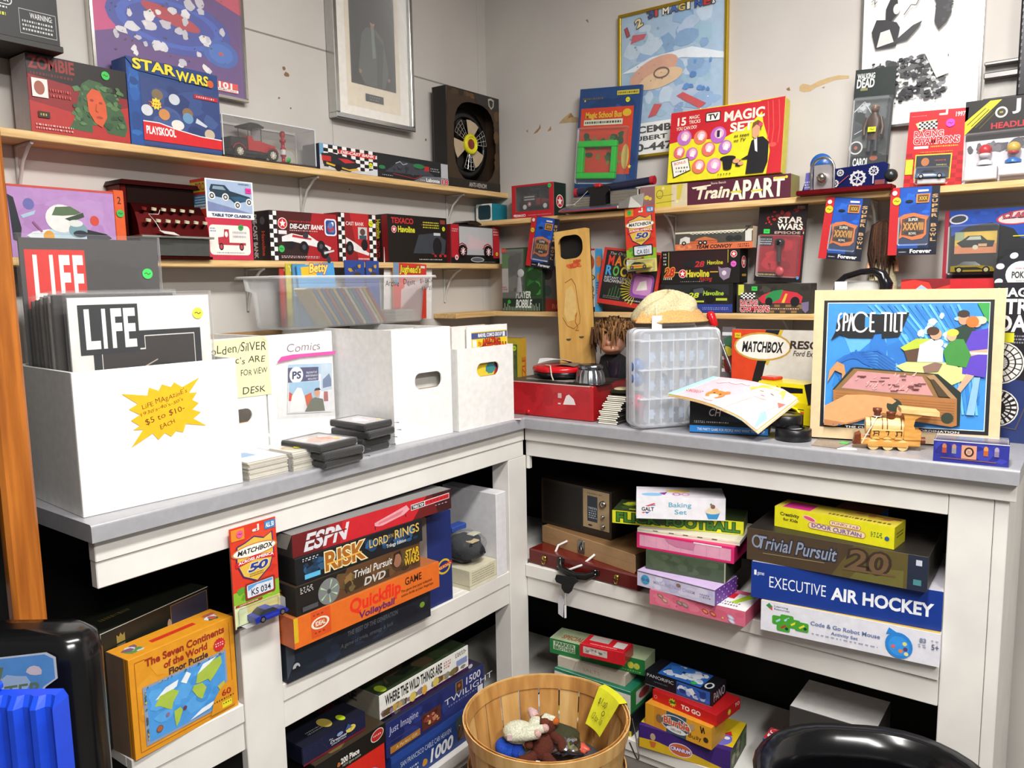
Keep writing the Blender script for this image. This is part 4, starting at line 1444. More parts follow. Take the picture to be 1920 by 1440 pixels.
def a_(F):
 F.r('#474545',0,0,1,1)
 F.b(['#4e4c4c','#424040'],0,0,1,1,12,.3,2)
 F.r('#d22a22',.03,.725,.44,.955)
 for i,c in enumerate('LIFE'):
  F.t('#f4f0e8',c,(.075,.185,.25,.345)[i],.755,(.16,.225,.33,.425)[i],.925,2)
 F.e('#343232',.54,.62,.2,.14)
 F.e('#bdb9b6',.53,.5,.175,.21)
 F.e('#cfcbc8',.52,.5,.13,.17)
ip=inplane(pl,dl -.035,44,301,449,560,H+.006)
it=magazine('tall grey magazine with a red title block standing at the back of the carton',ip,a_,lean=.0,cover='#474545')
sticker(it,.905,.86,.0105,'#30d85c')
for i in range(6):
 ip=inplane(pl,dl -.06-.022*i,68+7.5*i,330,562-2*i,640,H+.006)
 magazine('one of the darker bagged magazines packed between the two covers in the carton',ip,None,True,.009,lean=.0,cover=('#6e6660','#3a3432','#8a8078','#4a4440','#b8b0a8','#3c3836')[i])
def a_(F):
 F.r('#e8e6e0',0,0,1,1)
 F.r('#17191f',.06,.725,.46,.965)
 F.r('#17191f',.14,0,.92,.8)
 F.r('#17191f',.3,.72,.92,.83)
 F.r('#e8e6e0',.195,0,.2,.745);F.r('#e8e6e0',.195,.735,.5,.742);F.r('#e8e6e0',.495,.735,.5,.8)
 F.r('#e8e6e0',.495,.8,.87,.805);F.r('#e8e6e0',.865,0,.87,.805)
 F.r('#2b2322',.2,0,.865,.735);F.r('#2b2322',.5,.73,.865,.8)
 F.r('#17191f',.06,.725,.46,.965)
 for i,c in enumerate('LIFE'):
  F.t('#f2f0ea',c,(.09,.205,.265,.35)[i],.76,(.19,.245,.345,.44)[i],.935,2)
 F.e('#15100f',.6,.5,.2,.17)
 F.p('#d49a80',[(.43,.1),(.42,.46),(.5,.53),(.66,.55),(.74,.5),(.76,.1)])
 F.p('#1c1514',[(.4,.5),(.44,.62),(.6,.67),(.76,.62),(.78,.52),(.62,.57),(.48,.54),(.42,.44)])
 F.l('#c8b8a8',.006,[(.42,.56),(.46,.64),(.58,.68)])
ip=inplane(pl,.055,130,394,556,620,H+.006)
it=magazine('white magazine with a black title block standing at the front of the carton',ip,a_,lean=.0)
sticker(it,.905,.905,.0105,'#e8e030')
# comic storage boxes
pl=pL(402,505,637,.225,H)
it=open_box('comic_box','white comic box with a yellow handwritten notice on its front','carton',pl,.2,WHT,'white cartons on the countertop',hole=(.3,.28,.72,.4,.5))
m=MB();P=panels(m,it.w,.2,it.h)['F'];P.k=20
P.p('#efeabc',[face_uv(pl,x,y) for x,y in ((398,640),(494,630),(500,636),(509,739),(400,752))])
P.p('#d8d2a0',[face_uv(pl,x,y) for x,y in ((488,631),(495,640),(502,641))])
for txt,a,b,hg in (('GoLden/SilVER',(378,669),(498,655),16),('Comic\'s ARE',(396,689),(496,677),12),('FOR ViEW',(450,706),(500,698),11),('DESK',(453,740),(497,733),12)):
 hand(P,pl,'#26231c',txt,a,b,hg)
child(it,'notice',m,'pale yellow handwritten notice')
pl=pL(508,631,629,.225,H)
it=open_box('comic_box','white comic box with a bagged booklet hung on its front','carton',pl,.2,WHT,'white cartons on the countertop')
m=MB();P=panels(m,it.w,.2,it.h)['F'];P.k=8
hand(P,pl,'#9a8a94','Comics',(536,660),(601,655),15)
child(it,'lettering',m,'faint handwritten lettering')
bp=dict(pl);
m=MB();P=panels(m,it.w,.2,it.h)['F'];P.k=30
fu=lambda*pts:[face_uv(pl,x,y) for x,y in pts]
P.p('#ecebee',fu((540,684),(621,681),(621,772),(538,776)))
P.p('#b4d0e4',fu((540,684),(621,681),(621,700),(539,704)))
P.p('#56587c',fu((539,690),(596,688),(596,713),(539,718)))
P.p('#c8d8e4',fu((600,683),(620,682),(621,730),(601,734)))
P.p('#7a8aa8',fu((604,712),(616,700),(620,712),(620,724),(604,728)))
e=face_uv(pl,554.5,703.5)
P.c('#f2f2f2',e[0],e[1],.075)
hand(P,pl,'#3a3c60','PS',(546,711),(563,709),14,2)
for k,(a,b) in enumerate((((573,701),(593,699)),((572,707),(594,705)),((576,713),(594,711)))):
 hand(P,pl,'#e8e8f0',('PREVENTIVE','MAINTENANCE','MONTHLY')[k],a,b,3.4,1)
P.p('#a8cce4',fu((541,718),(598,714),(598,745),(541,748)))
P.p('#d8543c',fu((541,735),(548,740),(546,752),(540,752)))
P.p('#f4f2ee',fu((541,774),(546,742),(556,727),(564,728),(570,745),(568,772)))
P.p('#d86a3c',fu((570,742),(582,736),(586,756),(574,762)))
P.p('#7a7c6c',fu((570,772),(582,748),(590,745),(604,748),(608,770)))
e=face_uv(pl,593,737);P.c('#e0a888',e[0],e[1],.034)
P.p('#2c2c30',fu((587,733),(600,731),(597,727),(590,728)))
P.p('#b8706a',fu((606,734),(613,734),(614,752),(606,752)))
q=child(it,'booklet',m,'picture booklet inside the zip bag')
m=MB();P=panels(m,it.w,.2,it.h)['F'];P.k=90
P.p('#f4f4f8:k',fu((514,678),(626,662),(634,775),(518,782)))
child(it,'zip_bag',m,'clear zip bag')
m=MB();P=panels(m,it.w,.2,it.h)['F'];P.k=100
P.p('#e858a8',fu((516,680),(524,669),(545,665),(626,658),(625,664),(560,670)))
child(it,'zip_strip',m,'pink zip strip')
PB4=pZ((741,835),(849,811),(734,620),H)
B4=open_box('comic_box','long white comic box with a rectangular hand hole under the plastic tub','carton',PB4,.40,WHT,'white cartons on the countertop',hole=(.36,.455,.82,.6,.42),inner='#8a6a44')
pl=pZ((861,810),(964,787),(857,656),H)
PB5=pl
it=open_box('comic_box','short white comic box with an oval hand hole and comics standing in it','carton',pl,.29,'#efeeea','white cartons on the countertop',hole=(.33,.63,.73,.8,.5),inner='#b08a5c')
def comic(label,ipl,art,th=.004,cover='#f2f0ec',group='comics in the short white box'):
 m=MB()
 w,h=ipl['w'],ipl['h']
 m.box((-w/2,-th/2,0),(w/2,th/2,h),cover,.0004)
 P=panels(m,w,th,h)
 if art:
  art(P['F'])
 it=Item();it.w,it.d,it.h=w,th,h
 it.o=tag(m.build('comic',None,place(ipl,th),ipl['rz']),label,'comic',group)
 return it
def a_(F):
 F.r('#f2f0ec',0,0,1,1)
 F.r('#e8cc28',.1,0,.99,.94)
 F.r('#4a5488',.1,.87,.99,.93)
 F.t('#f0f0f4','MARVEL COMICS GROUP',.26,.885,.86,.92,2)
 F.r('#e8e8ec',.88,.875,.94,.925)
 F.t('#c83420','AMAZING',.36,.78,.82,.85,2,arc=.35,out='#5a2010')
 F.t('#c83420','the',.26,.8,.34,.85,1)
 F.t('#d8401c','SPIDER-MAN',.22,.68,.97,.765,2,arc=.3,out='#4a1810',grow=.4)
 F.r('#f0ece0',.12,.79,.22,.86)
 F.p('#b82a20',[(.12,.6),(.14,.72),(.19,.74),(.24,.7),(.22,.6)])
 F.b(['#3a5c8c','#b83a2c','#e8d03c','#3a8a88','#6a3a5c'],.1,.05,.98,.64,40,.16,4)
ip=inplane(pl,.013,876,951,610,640,H+.005)
CT=ip
comic('front comic with a yellow cover and red title in the short white box',ip,a_)
for i,(xl,yt,c) in enumerate(((869,613,'#e8e4de'),(864,614,'#c83a40'),(860,615,'#f0eeea'),(855,616,'#5a4a44'),(851,614,'#d8b088'),(848,613,'#f0ece8'))):
 ip=inplane(pl,.024+.012*i,xl,948-4*i,yt -3,640,H+.005)
 tt=V((math.cos(ip['rz']),math.sin(ip['rz']),0))
 ip['A']=V((pl['A'].x,pl['A'].y,ip['A'].z))+tt*.007+V((-tt.y,tt.x,0))*(.024+.012*i);ip['w']=pl['w']-.026
 comic('one of the bagged comics edge on behind the yellow cover in the short white box',ip,None,.006,c)
for i in range(5):
 ip=inplane(PB4,.03+.03*i,745-5*i,830,616-3*i,640,H+.006)
 tt=V((math.cos(ip['rz']),math.sin(ip['rz']),0))
 ip['A']=V((PB4['A'].x,PB4['A'].y,ip['A'].z))+tt*.008+V((-tt.y,tt.x,0))*(.03+.03*i);ip['w']=PB4['w']-.022
 ip['h']=PB4['h']-.012-(i%3)*.004
 comic('one of the pale bagged comics sunk in the long white comic box',ip,None,.008,('#d8d4cc','#e8e6e0','#c8c0b4','#e0dcd4','#b8b0a4')[i],'comics in the long white box')
 # frosted tub of digests resting on the boxes
ZT=H+PB4['h']+.0005
XT=onz(670,611,ZT).x
a,b=colx(540,XT,ZT),colx(798,XT,ZT)
tw,th_,td=(b -a).y,0,.14
zr=onx(666,517,XT+.012).z
th_=zr -ZT
o=empty('plastic_tub',(XT -td/2,(a.y+b.y)/2,ZT),math.pi/2)
m=MB()
def rrect(hx,hy,r,z,n=5):
 pts=[]
 for cx,cy,a0 in ((hx -r,-hy+r,-90),(hx -r,hy -r,0),(-hx+r,hy -r,90),(-hx+r,-hy+r,180)):
  for i in range(n+1):
   a=math.radians(a0+90*i/n)
   pts.append((cx+r*math.cos(a),cy+r*math.sin(a),z))
 return pts
hx,hy=tw/2,td/2
m.loft([rrect(hx -.004,hy -.004,.025,.001),rrect(hx,hy,.028,.006),rrect(hx+.008,hy+.006,.03,th_*.7),rrect(hx+.022,hy+.012,.03,th_*.74),rrect(hx+.026,hy+.014,.03,th_)],'#e4e6e6:f',True,False)
q=m.build('body',o);q['label']='frosted clear plastic body'
m=MB()
m.loft([rrect(hx+.026,hy+.014,.03,th_),rrect(hx+.042,hy+.026,.035,th_+.001),rrect(hx+.044,hy+.028,.035,th_-.006),rrect(hx+.042,hy+.026,.035,th_-.006)],'#e8eaea:f',False,False)
m.build('rim',o)
m=MB()
P=Panel(m,(-hx -.02,-hy -.0135,0),(1,0,0),(0,0,1),tw+.04,th_)
P.k=8
P.t('#3a3a3c','Archie',.64,.79,.74,.9,0,hand=1)
P.t('#3a3a3c','Digest',.77,.81,.86,.92,0,hand=1)
P.t('#3a3a3c','$1- EACH',.9,.84,1.0,.93,0,hand=1)
P.t('#3a3a3c','6 for $5',.91,.68,.99,.77,0,hand=1)
m.build('lettering',o)
tag(o,'frosted plastic tub of small comic digests on top of the white boxes','tub')
TW=Matrix.Translation(o.location)@Matrix.Rotation(math.pi/2,4,'Z')
rnd=random.Random(4)
dcols=['#b8a040','#4a78b0','#c8b060','#3f6fae','#c06040','#5a8a9a','#d8c880','#3a6aa0','#b04a3a','#e0d8c0','#5a9a8a','#4a70b8','#c86a80','#e8e0d0','#d0c040','#c03a48']
for i in range(16):
 m=MB()
 m.box((-.0042,-.03,0),(.0042,.03,.118),'#e8e2d2',.0006,dict(L=dcols[i],R=dcols[(i*5+3)%16],T='#e6dfcc',F=dcols[i]))
 x=-tw*.2+.0128*i
 lean=.62
 q=m.build('digest_comic',None)
 q.matrix_world=TW@Matrix.Translation((x,-.032,.0045))@Matrix.Rotation(-lean,4,'Y')
 tag(q,'one of the small digests leaning in a row inside the frosted tub','comic','digests leaning in the tub')
for i in range(4):
 m=MB();c=('#e8e2d2','#c8404c','#e8d860','#d8d4cc')[i]
 m.box((-.042,-.03,0),(.042,.03,.008),'#e8e2d2',.0006,dict(T=c,F='#efe9da'))
 P=panels(m,.084,.06,.008)['T'];P.b(['#c83a48','#e8c83a','#3a5aa0'],.05,.05,.95,.95,9,.2,i)
 q=m.build('digest_comic',None)
 q.matrix_world=TW@Matrix.Translation((tw*.36-.002*i,-.03,.0035+.0085*i))@Matrix.Rotation(.03*i,4,'Z')
 tag(q,'one of the digests lying flat at the right end of the frosted tub','comic','digests lying flat in the tub')
def tubsheet(name,label,xl,xr,yb,yt,off,art,cover,rolld=0,cat='comic',group='digests standing up in the tub',th=.005):
 """upright piece standing in the tub, its top seen above the rim"""
 X=XT -off
 a,b=onx(xl,yb,X),onx(xr,yb,X)
 zt=onx((xl+xr)/2,yt,X).z
 z0=ZT+.004
 w,h=(b -a).y,zt -z0
 m=MB();m.box((-w/2,-th/2,0),(w/2,th/2,h),cover,.0005)
 P=panels(m,w,th,h)['F']
 P.v0=(onx((xl+xr)/2,yb,X).z -z0)/h
 art(P)
 q=m.build(name,None)
 q.matrix_world=Matrix.Translation((X,(a.y+b.y)/2,z0))@Matrix.Rotation(math.pi/2,4,'Z')@Matrix.Rotation(rolld,4,'Y')
 return tag(q,label,cat,group)
def a_(P):
 P.r('#4f9fd8',0,0,1,1);P.r('#e8c030',.1,P.v0-.05,.5,P.v0+.12);P.t('#f0e068','Betty',.3,P.v0+.02,.8,P.v0+.16,2,sh=.2,out='#c83050')
 P.e('#2a3444',.88,P.v0+.2,.06,.06)
tubsheet('digest_comic','blue digest with a yellow title sticking up at the left of the tub',563,632,512,495,.085,a_,'#4f9fd8',-.08)
for i,(xl,xr,c) in enumerate(((523,545,'#b83a34'),(535,556,'#c8b83a'),(548,572,'#5a94b8'))):
 tubsheet('digest_comic',('red','yellow','pale blue')[i]+' digest peeking up at the left end of the tub',xl,xr,512,493+i,.094+.009*(2-i),lambda P:P.b(['#e8d860','#c04a3a','#e8e8e0'],.05,P.v0,.95,1,6,.25,4),c)
def a_(P):
 P.p('#2c4a94',[(0,.0),(1,.0),(1,1),(0,1)]);P.b(['#c89a3a','#4a3a24','#2a3c70'],.1,P.v0-.1,.9,.95,10,.2,3)
for i,(xl,xr) in enumerate(((646,683),(686,710))):
 tubsheet('toy_card',('wider','narrower')[i]+' blue and gold carded toy poking out of the tub middle',xl,xr,512,488+i,.1,a_,'#2c4a94',0,'carded toy',None,.003)
def a_(P):
 P.r('#eceae8',0,0,1,1)
tubsheet('backing_board','tall white backing board standing in the tub',716,806,512,431,.122,a_,'#eceae8',.06,'backing board',None,.002)
def a_(P):
 P.r('#d03a2c',0,0,1,1);P.r('#7a94b0',0,P.v0-.2,.16,1);P.t('#e8d83a',"Jughead's",.2,P.v0+.03,.82,P.v0+.15,2,sh=.1,out='#4a3a10');P.r('#e8e4dc',.82,P.v0+.12,.95,.97)
tubsheet('digest_comic','red digest with a yellow title leaning on the white backing board',734,796,514,494,.105,a_,'#d89a50',.04)
# bundles of trading cards and shrink wrapped plaques
def bundle(label,fc,rc,lc,ytop,n,cover,dot):
 """world aligned block seen corner on: fc front corner, rc right corner, lc left corner (pixels on the counter)"""
 f,r,l=onz(*fc,H),onz(*rc,H),onz(*lc,H)
 dy,dx=max((r -f).length,.04),max((l -f).length,.04)
 zt=onv(fc[0],ytop,f,f+CR).z
 h=zt -H
 o=empty('card_bundle',(f.x -dx/2,f.y+dy/2,H))
 rnd=random.Random(n)
 m=MB()
 for i in range(n):
  jx,jy=rnd.uniform(-.0015,.0015),rnd.uniform(-.0015,.0015)
  m.box((-dx/2+jx,-dy/2+jy,h*i/n),(dx/2+jx,dy/2+jy,h*(i+.9)/n),'#e6e0d2' if i%3 else '#cfc8b8')
 P=Panel(m,(-dx/2,-dy/2,h),(1,0,0),(0,1,0),dx,dy)
 cover(P)
 m.build('cards',o)
 m=MB()
 e=.004
 m.loft([[(-dx/2-.006,-dy/2-.006,.001),(dx/2+.006,-dy/2-.006,.001),(dx/2+.006,dy/2+.006,.001),(-dx/2-.006,dy/2+.006,.001)],[(-dx/2-e,-dy/2-e,.006),(dx/2+e,-dy/2-e,.006),(dx/2+e,dy/2+e,.006),(-dx/2-e,dy/2+e,.006)],[(-dx/2-e,-dy/2-e,h+.002),(dx/2+e,-dy/2-e,h+.002),(dx/2+e,dy/2+e,h+.002),(-dx/2-e,dy/2+e,h+.002)]],'#f6f8fa:k',False,True,False)
 m.build('bag',o)
 if dot:
  m=MB();P=Panel(m,(-dx/2,-dy/2,h+.0028),(1,0,0),(0,1,0),dx,dy);P.c('#e8dc28',.62,.5,.14)
  m.build('price_sticker',o)
 return tag(o,label,'card bundle','bagged card bundles')
bundle('bagged stack of trading cards with a blue patch beside the magazine carton',(468,902),(522,882),(440,884),868,11,lambda P:(P.r('#efebe2',0,0,1,1),P.r('#8fb4dc',.1,.1,.5,.6)),False)
bundle('bagged stack of trading cards with a yellow sticker beside the black plaques',(551,884),(597,870),(531,871),849,9,lambda P:(P.r('#ece6d6',0,0,1,1),P.b(['#d8c8a0','#e0dcd0','#c8a890'],.05,.05,.95,.95,8,.3,2)),True)
def plaque(label,x0,y0,dx,dy,z,h,art,rz=0):
 o=empty('plaque',(x0,y0,z),rz)
 m=MB()
 m.box((-dx,0,0),(0,dy,h),'#1a181a:g',.0035)
 if art:
  P=Panel(m,(-dx,0,h),(1,0,0),(0,1,0),dx,dy)
  P.r('#cfcacc:g',.1,.1,.9,.9)
  art(P)
 m.build('board',o)
 m=MB()
 m.box((-dx -.001,-.001,-.0003),(.001,dy+.001,h+.0008),'#ffffff:k',.003)
 for sx,sy in ((0,0),(0,1),(1,1)):
  cx,cy=(0 if sx==0 else -dx),(0 if sy==0 else dy)
  m.add([(cx,cy,h*.5),(cx+(.012 if sx==0 else -.012),cy+(-.006 if sy==0 else .006),h*.6),(cx+(.006 if sx==0 else -.006),cy+(-.014 if sy==0 else .014),h*.3)],[[0,1,2]],'#2a282c:g')
 m.build('shrink_wrap',o)
 return tag(o,label,'plaque','shrink wrapped black plaques')
f,r,l=onz(611,880,H),onz(689,862,H),onz(548,852,H)
dy,dx=(r -f).length*.98,.125
hp=.0155
for i in range(3):
 plaque(('bottom','middle','top')[i]+' black plaque of the front pile'+(' with an orange picture' if i==2 else ' beside the card bundles'),f.x+(0,.002,-.002)[i],f.y+(.0,-.006,-.012)[i],dx,dy,H+.0004+i*(hp+.0022),hp,(lambda P:(P.b(['#e0b8a8','#d8a088','#e8e4e4'],.15,.15,.85,.85,8,.3,2),P.c('#e8dc28',.7,.75,.07))) if i==2 else None,(.02,-.05,.04)[i])
f2=onz(690,858,H)
for i in range(4):
 plaque(('bottom','second','third','top')[i]+' black plaque of the back pile'+(' with a pale picture' if i==3 else ' against the long comic box'),f2.x+(-.03,-.032,-.012,-.022)[i]-.004,f2.y+(.012,.014,.016,.012)[i]+.006,dx,dy*.8,H+.0004+i*(hp+.0022),hp,(lambda P:(P.b(['#d8c8d0','#e8e4e8','#c8b8c0'],.15,.15,.85,.85,8,.3,3),P.c('#e8dc28',.75,.8,.07))) if i==3 else None,(.03,-.03,.06,-.02)[i])
 # loose film bag lying behind the bundles
m=MB()
a,b=onz(462,846,H),onz(632,806,H)
def fn(u,v):
 p=a+(b -a)*u
 return (p.x -.02-(p.x -.275)*v+.006*math.sin(9*u+4*v),p.y+.02*v,H+.004+.05*math.sin(math.pi*min(1,v*1.1))*(.5+.5*u)+.008*math.sin(17*u+5*v)*math.sin(7*v+3*u)+.008)
m.sheet(fn,26,12,'#eef0f4:k')
tag(m.build('plastic_bag'),'loose crumpled clear plastic bag lying behind the card bundles','plastic bag')
m=MB();P0=onz(965,785,H)
m.box((-.012,-.008,0),(.012,.008,.0008),'#f0f0ee')
tag(m.build('price_tag',None,onz(969,786,H),.5),'tiny white price tag on the countertop at the inner corner','price tag')
# ================================================================ upper shelf on the back wall
YS=-.094
def a_(p):
 F=p['F']
 F.rr('#e4e2da',.0,.0,1,1,.16);F.rr('#123640',.14,.08,.94,.92,.2)
carton('small_box','small teal box with a white rimmed open end on the back wall shelf','box',pR(893,922,384,YS,ZR),.088,dict(F='#e4e2da',R='#1c7c90',T='#1c7c90',L='#1c7c90'),a_)
def toy_van(it,w,d,h):
 m=MB();old_truck(m,(0,0,h*.22),w*.74,'#7c1c20:g','#18191b:g','#1a1c1c:g',hub='#d8d4cc:p')
 m.box((-w*.3,-.02,h*.34),(w*.02,.02,h*.74),'#1c2022:g',.003)
 P=Panel(m,(-w*.3,-.0205,h*.34),(1,0,0),(0,0,1),w*.32,h*.4);P.fine('#c8c8c8',.1,.45,.9,.85,2);star_disc(P,.5,.2,.16)
 child(it,'toy_truck',m)
def a_(p):
 F=p['F']
 F.fine('#f0e4e0',.04,.04,.3,.12,1,2);F.fine('#e88a8a',.4,.05,.95,.09,1,3)
 F.t('#f0e4e0','TEXACO',.05,.035,.34,.115,1)
 star_disc(p['R'],.5,.45,.2)
it=winbox('toy_truck_box','red framed window box holding a black toy truck on the back wall shelf',pR(960,1038,349,YS,ZR),.075,'#b8202c','#5a6058',a_,'boxed toys on the back wall shelves',(.1,.1,.2,.06),toy_van,dict(R='#1c2c24',T='#2c3430'))
sticker(it,.92,.9,.007,'#38b854')
def a_(p):
 F=p['F']
 F.r('#24467a',0,0,1,1)
 F.b(['#2a5088','#1e3c6c'],0,0,1,1,12,.2,2)
 F.r('#d0442c',.04,.3,.9,.84)
 F.b(['#3a6a3c','#5a8a4a','#2c5030','#8a7a3c'],.1,.36,.86,.66,26,.14,3)
 F.t('#d8b838','Magic School Bus',.12,.76,.72,.805,2)
 F.r('#d0d4c0',.1,.7,.74,.745);F.fine('#50503c',.12,.705,.72,.74,1)
 F.e('#d8b030',.8,.79,.07,.03)
 F.r('#c8b840',.62,.93,.97,.965);F.fine('#40402a',.64,.935,.95,.96,1)
 F.fine('#7a6a3a',.06,.9,.4,.93,1)
 F.star('#e8d840',.9,.36,.02);F.star('#e8d840',.1,.9,.012)
 F.e('#c8b060',.82,.44,.06,.1)
 for a in (('#1fc83c',.03,.27,.7,.31),('#1fc83c',.1,.55,.76,.6)):
  pass
pl=pR(1074,1186,181,-.04,ZR)
it=carton('toy_card','blue and red carded science toy with a bright green frame on the back wall shelf','carded toy',pl,.012,'#24467a',a_,'carded toys standing on the back wall shelf',lean=.0,roll=.085)
m=MB()
w,h=it.w,it.h
for a,b in (((-w*.44,-.022,h*.26),(w*.2,-.006,h*.31)),((-w*.44,-.022,h*.52),(w*.2,-.006,h*.57)),((-w*.44,-.022,h*.31),(-w*.34,-.006,h*.52)),((w*.12,-.022,h*.31),(w*.2,-.006,h*.52))):
 m.box(a,b,'#1fc83c:p',.002)
q=child(it,'toy_frame',m);q['label']='bright green plastic frame'
m=MB();m.box((-w*.46,-.026,h*.22),(w*.36,-.0062,h*.68),'#f4f8f4:k',.004);child(it,'blister',m)
sticker(it,.8,.89,.0075,'#d8dc28')
# silver tin toy with a dark hump
pl=pR(1046,1200,372,-.125,ZR)
w=pl['w']*.985;d=.07
o=empty('tin_toy',place(pl,d),pl['rz'])
m=MB()
n0=len(m.v)
m.prism([(-d/2,.006),(d/2,.004),(d/2,.03),(-d/2+.03,.022),(-d/2,.011)],-w/2,w*.24,'#b4b4ae:s')
m.xf(Matrix(((0,1,0,0),(1,0,0,0),(0,0,1,0),(0,0,0,1))),n0)
P=Panel(m,(-w/2,-d/2-.0002,.006),(1,0,0),(0,0,1),w*.74,.006)
P.r('#b82c34',.02,0,1,.55);P.r('#3a5a8c',.06,.55,1,1)
m.build('base',o)
m=MB()
m.loft([[(w*.24+.0*1,-d/2+.002,.004),(w*.24,d/2,.004),(w*.24,d/2,.034),(w*.24,-d/2+.01,.02)],[(w*.36,-d/2+.006,.004),(w*.36,d/2,.004),(w*.36,d/2,.045),(w*.36,-d/2+.02,.038)],[(w*.5,-d/2+.02,.004),(w*.5,d/2,.004),(w*.5,d/2,.05),(w*.5,-d/2+.03,.046)]],'#c8c6c0:s',True,True,False)
q=m.build('nose',o);q['label']='pale silver flared end'
for x0,x1,zz in ((-w*.4,-w*.14,.052),(w*.08,w*.42,.062)):
 m=MB();m.box((x0,0,.02),(x1,d/2-.01,zz),'#bcbcae:s',.002)
 P=Panel(m,(x0,0,.02),(1,0,0),(0,0,1),x1-x0,zz -.02)
 for i in range(3):
  P.r('#6a6a5c',.06,.25+.22*i,.94,.3+.22*i)
 m.build('ribbed_block',o)
m=MB()
m.prism([(-w*.15,.02),(w*.05,.02),(w*.05,.05),(w*.1,.068),(w*.06,.078),(-w*.16,.078),(-w*.2,.07),(-w*.14,.055)],-.012,.018,'#131214:p')
q=m.build('hump',o);q['label']='black hump'
m=MB();m.box((-w*.08,-.02,.074),(w*.0,-.002,.086),'#b82028:p',.003);m.build('button',o)
m=MB();m.cyl((-w*.34,.012,.068),(w*.56,.012,.082),.012,'#20243c:p',16);q=m.build('roller',o);q['label']='dark blue roller'
for x,z in ((-w*.36,.0675),(w*.57,.0825)):
 m=MB();m.cyl((x -.006,.012,z),(x+.006,.012,z),.013,'#b02430:p',16);m.build('roller_cap',o)
m=MB();m.tube([(-w*.16,-.016,.066),(-w*.26,-.03,.035),(-w*.3,-.036,.026)],.0005,'#eae6e0',5);m.box((-w*.38,-.046,.0245),(-w*.28,-.032,.0255),'#f0eeea');m.build('price_tag',o)
tag(o,'silver tin toy with a black hump and dark roller below the carded science toy','tin toy')
# construction toy box and the magic set leaning on it
def a_(p):
 F=p['F']
 F.r('#571f33',0,0,1,1)
 F.r('#8c6464',0,0,.11,1);F.e('#d8c048',.05,.5,.018,.1);F.e('#d8c048',.075,.44,.012,.08)
 F.r('#d0c03c',.11,0,.34,1)
 F.r('#d8c8a4',.23,.0,.34,1);F.p('#d0c03c',[(.27,.98),(.31,.98),(.29,.3),(.265,.3)])
 F.l('#7a6a3c',.02,[(.12,.5),(.24,.55)]);F.l('#7a6a3c',.02,[(.12,.2),(.25,.26)]);F.ring('#7a6a3c',.145,.6,.025,.2,.03)
 F.c('#e8dca0',.17,.86,.07);F.c('#e8c89c',.255,.86,.07);F.c('#e8dca0',.27,.2,.07)
 F.t('#efe4c8','Train',.39,.24,.62,.72,2,sh=.25)
 F.p('#efe4c8',[(.37,.78),(.5,.84),(.5,.78),(.38,.7)])
 F.t('#f4ecd8','APART',.63,.12,.96,.86,2,sh=.05)
 F.l('#e0cc38',.07,[(.63,.42),(.69,.44)]);F.l('#e0cc38',.07,[(.76,.4),(.83,.42)]);F.l('#e0cc38',.07,[(.91,.86),(.98,.86)])
 F.c('#e0cc38',.69,.42,.07);F.c('#e0cc38',.91,.86,.06);F.c('#e0cc38',.975,.87,.06)
 F.t('#d8c8c0','Stone Bench',.5,.84,.6,.93,1)
PT=pR(1200,1482,352,YS,ZR)
carton('construction_toy_box','long maroon box with cream and yellow panels lying on the back wall shelf','box',PT,.075,dict(F='#571f33',R='#8c8440',T='#6a3040',L='#8c6464'),a_,'boxed toys on the back wall shelves')
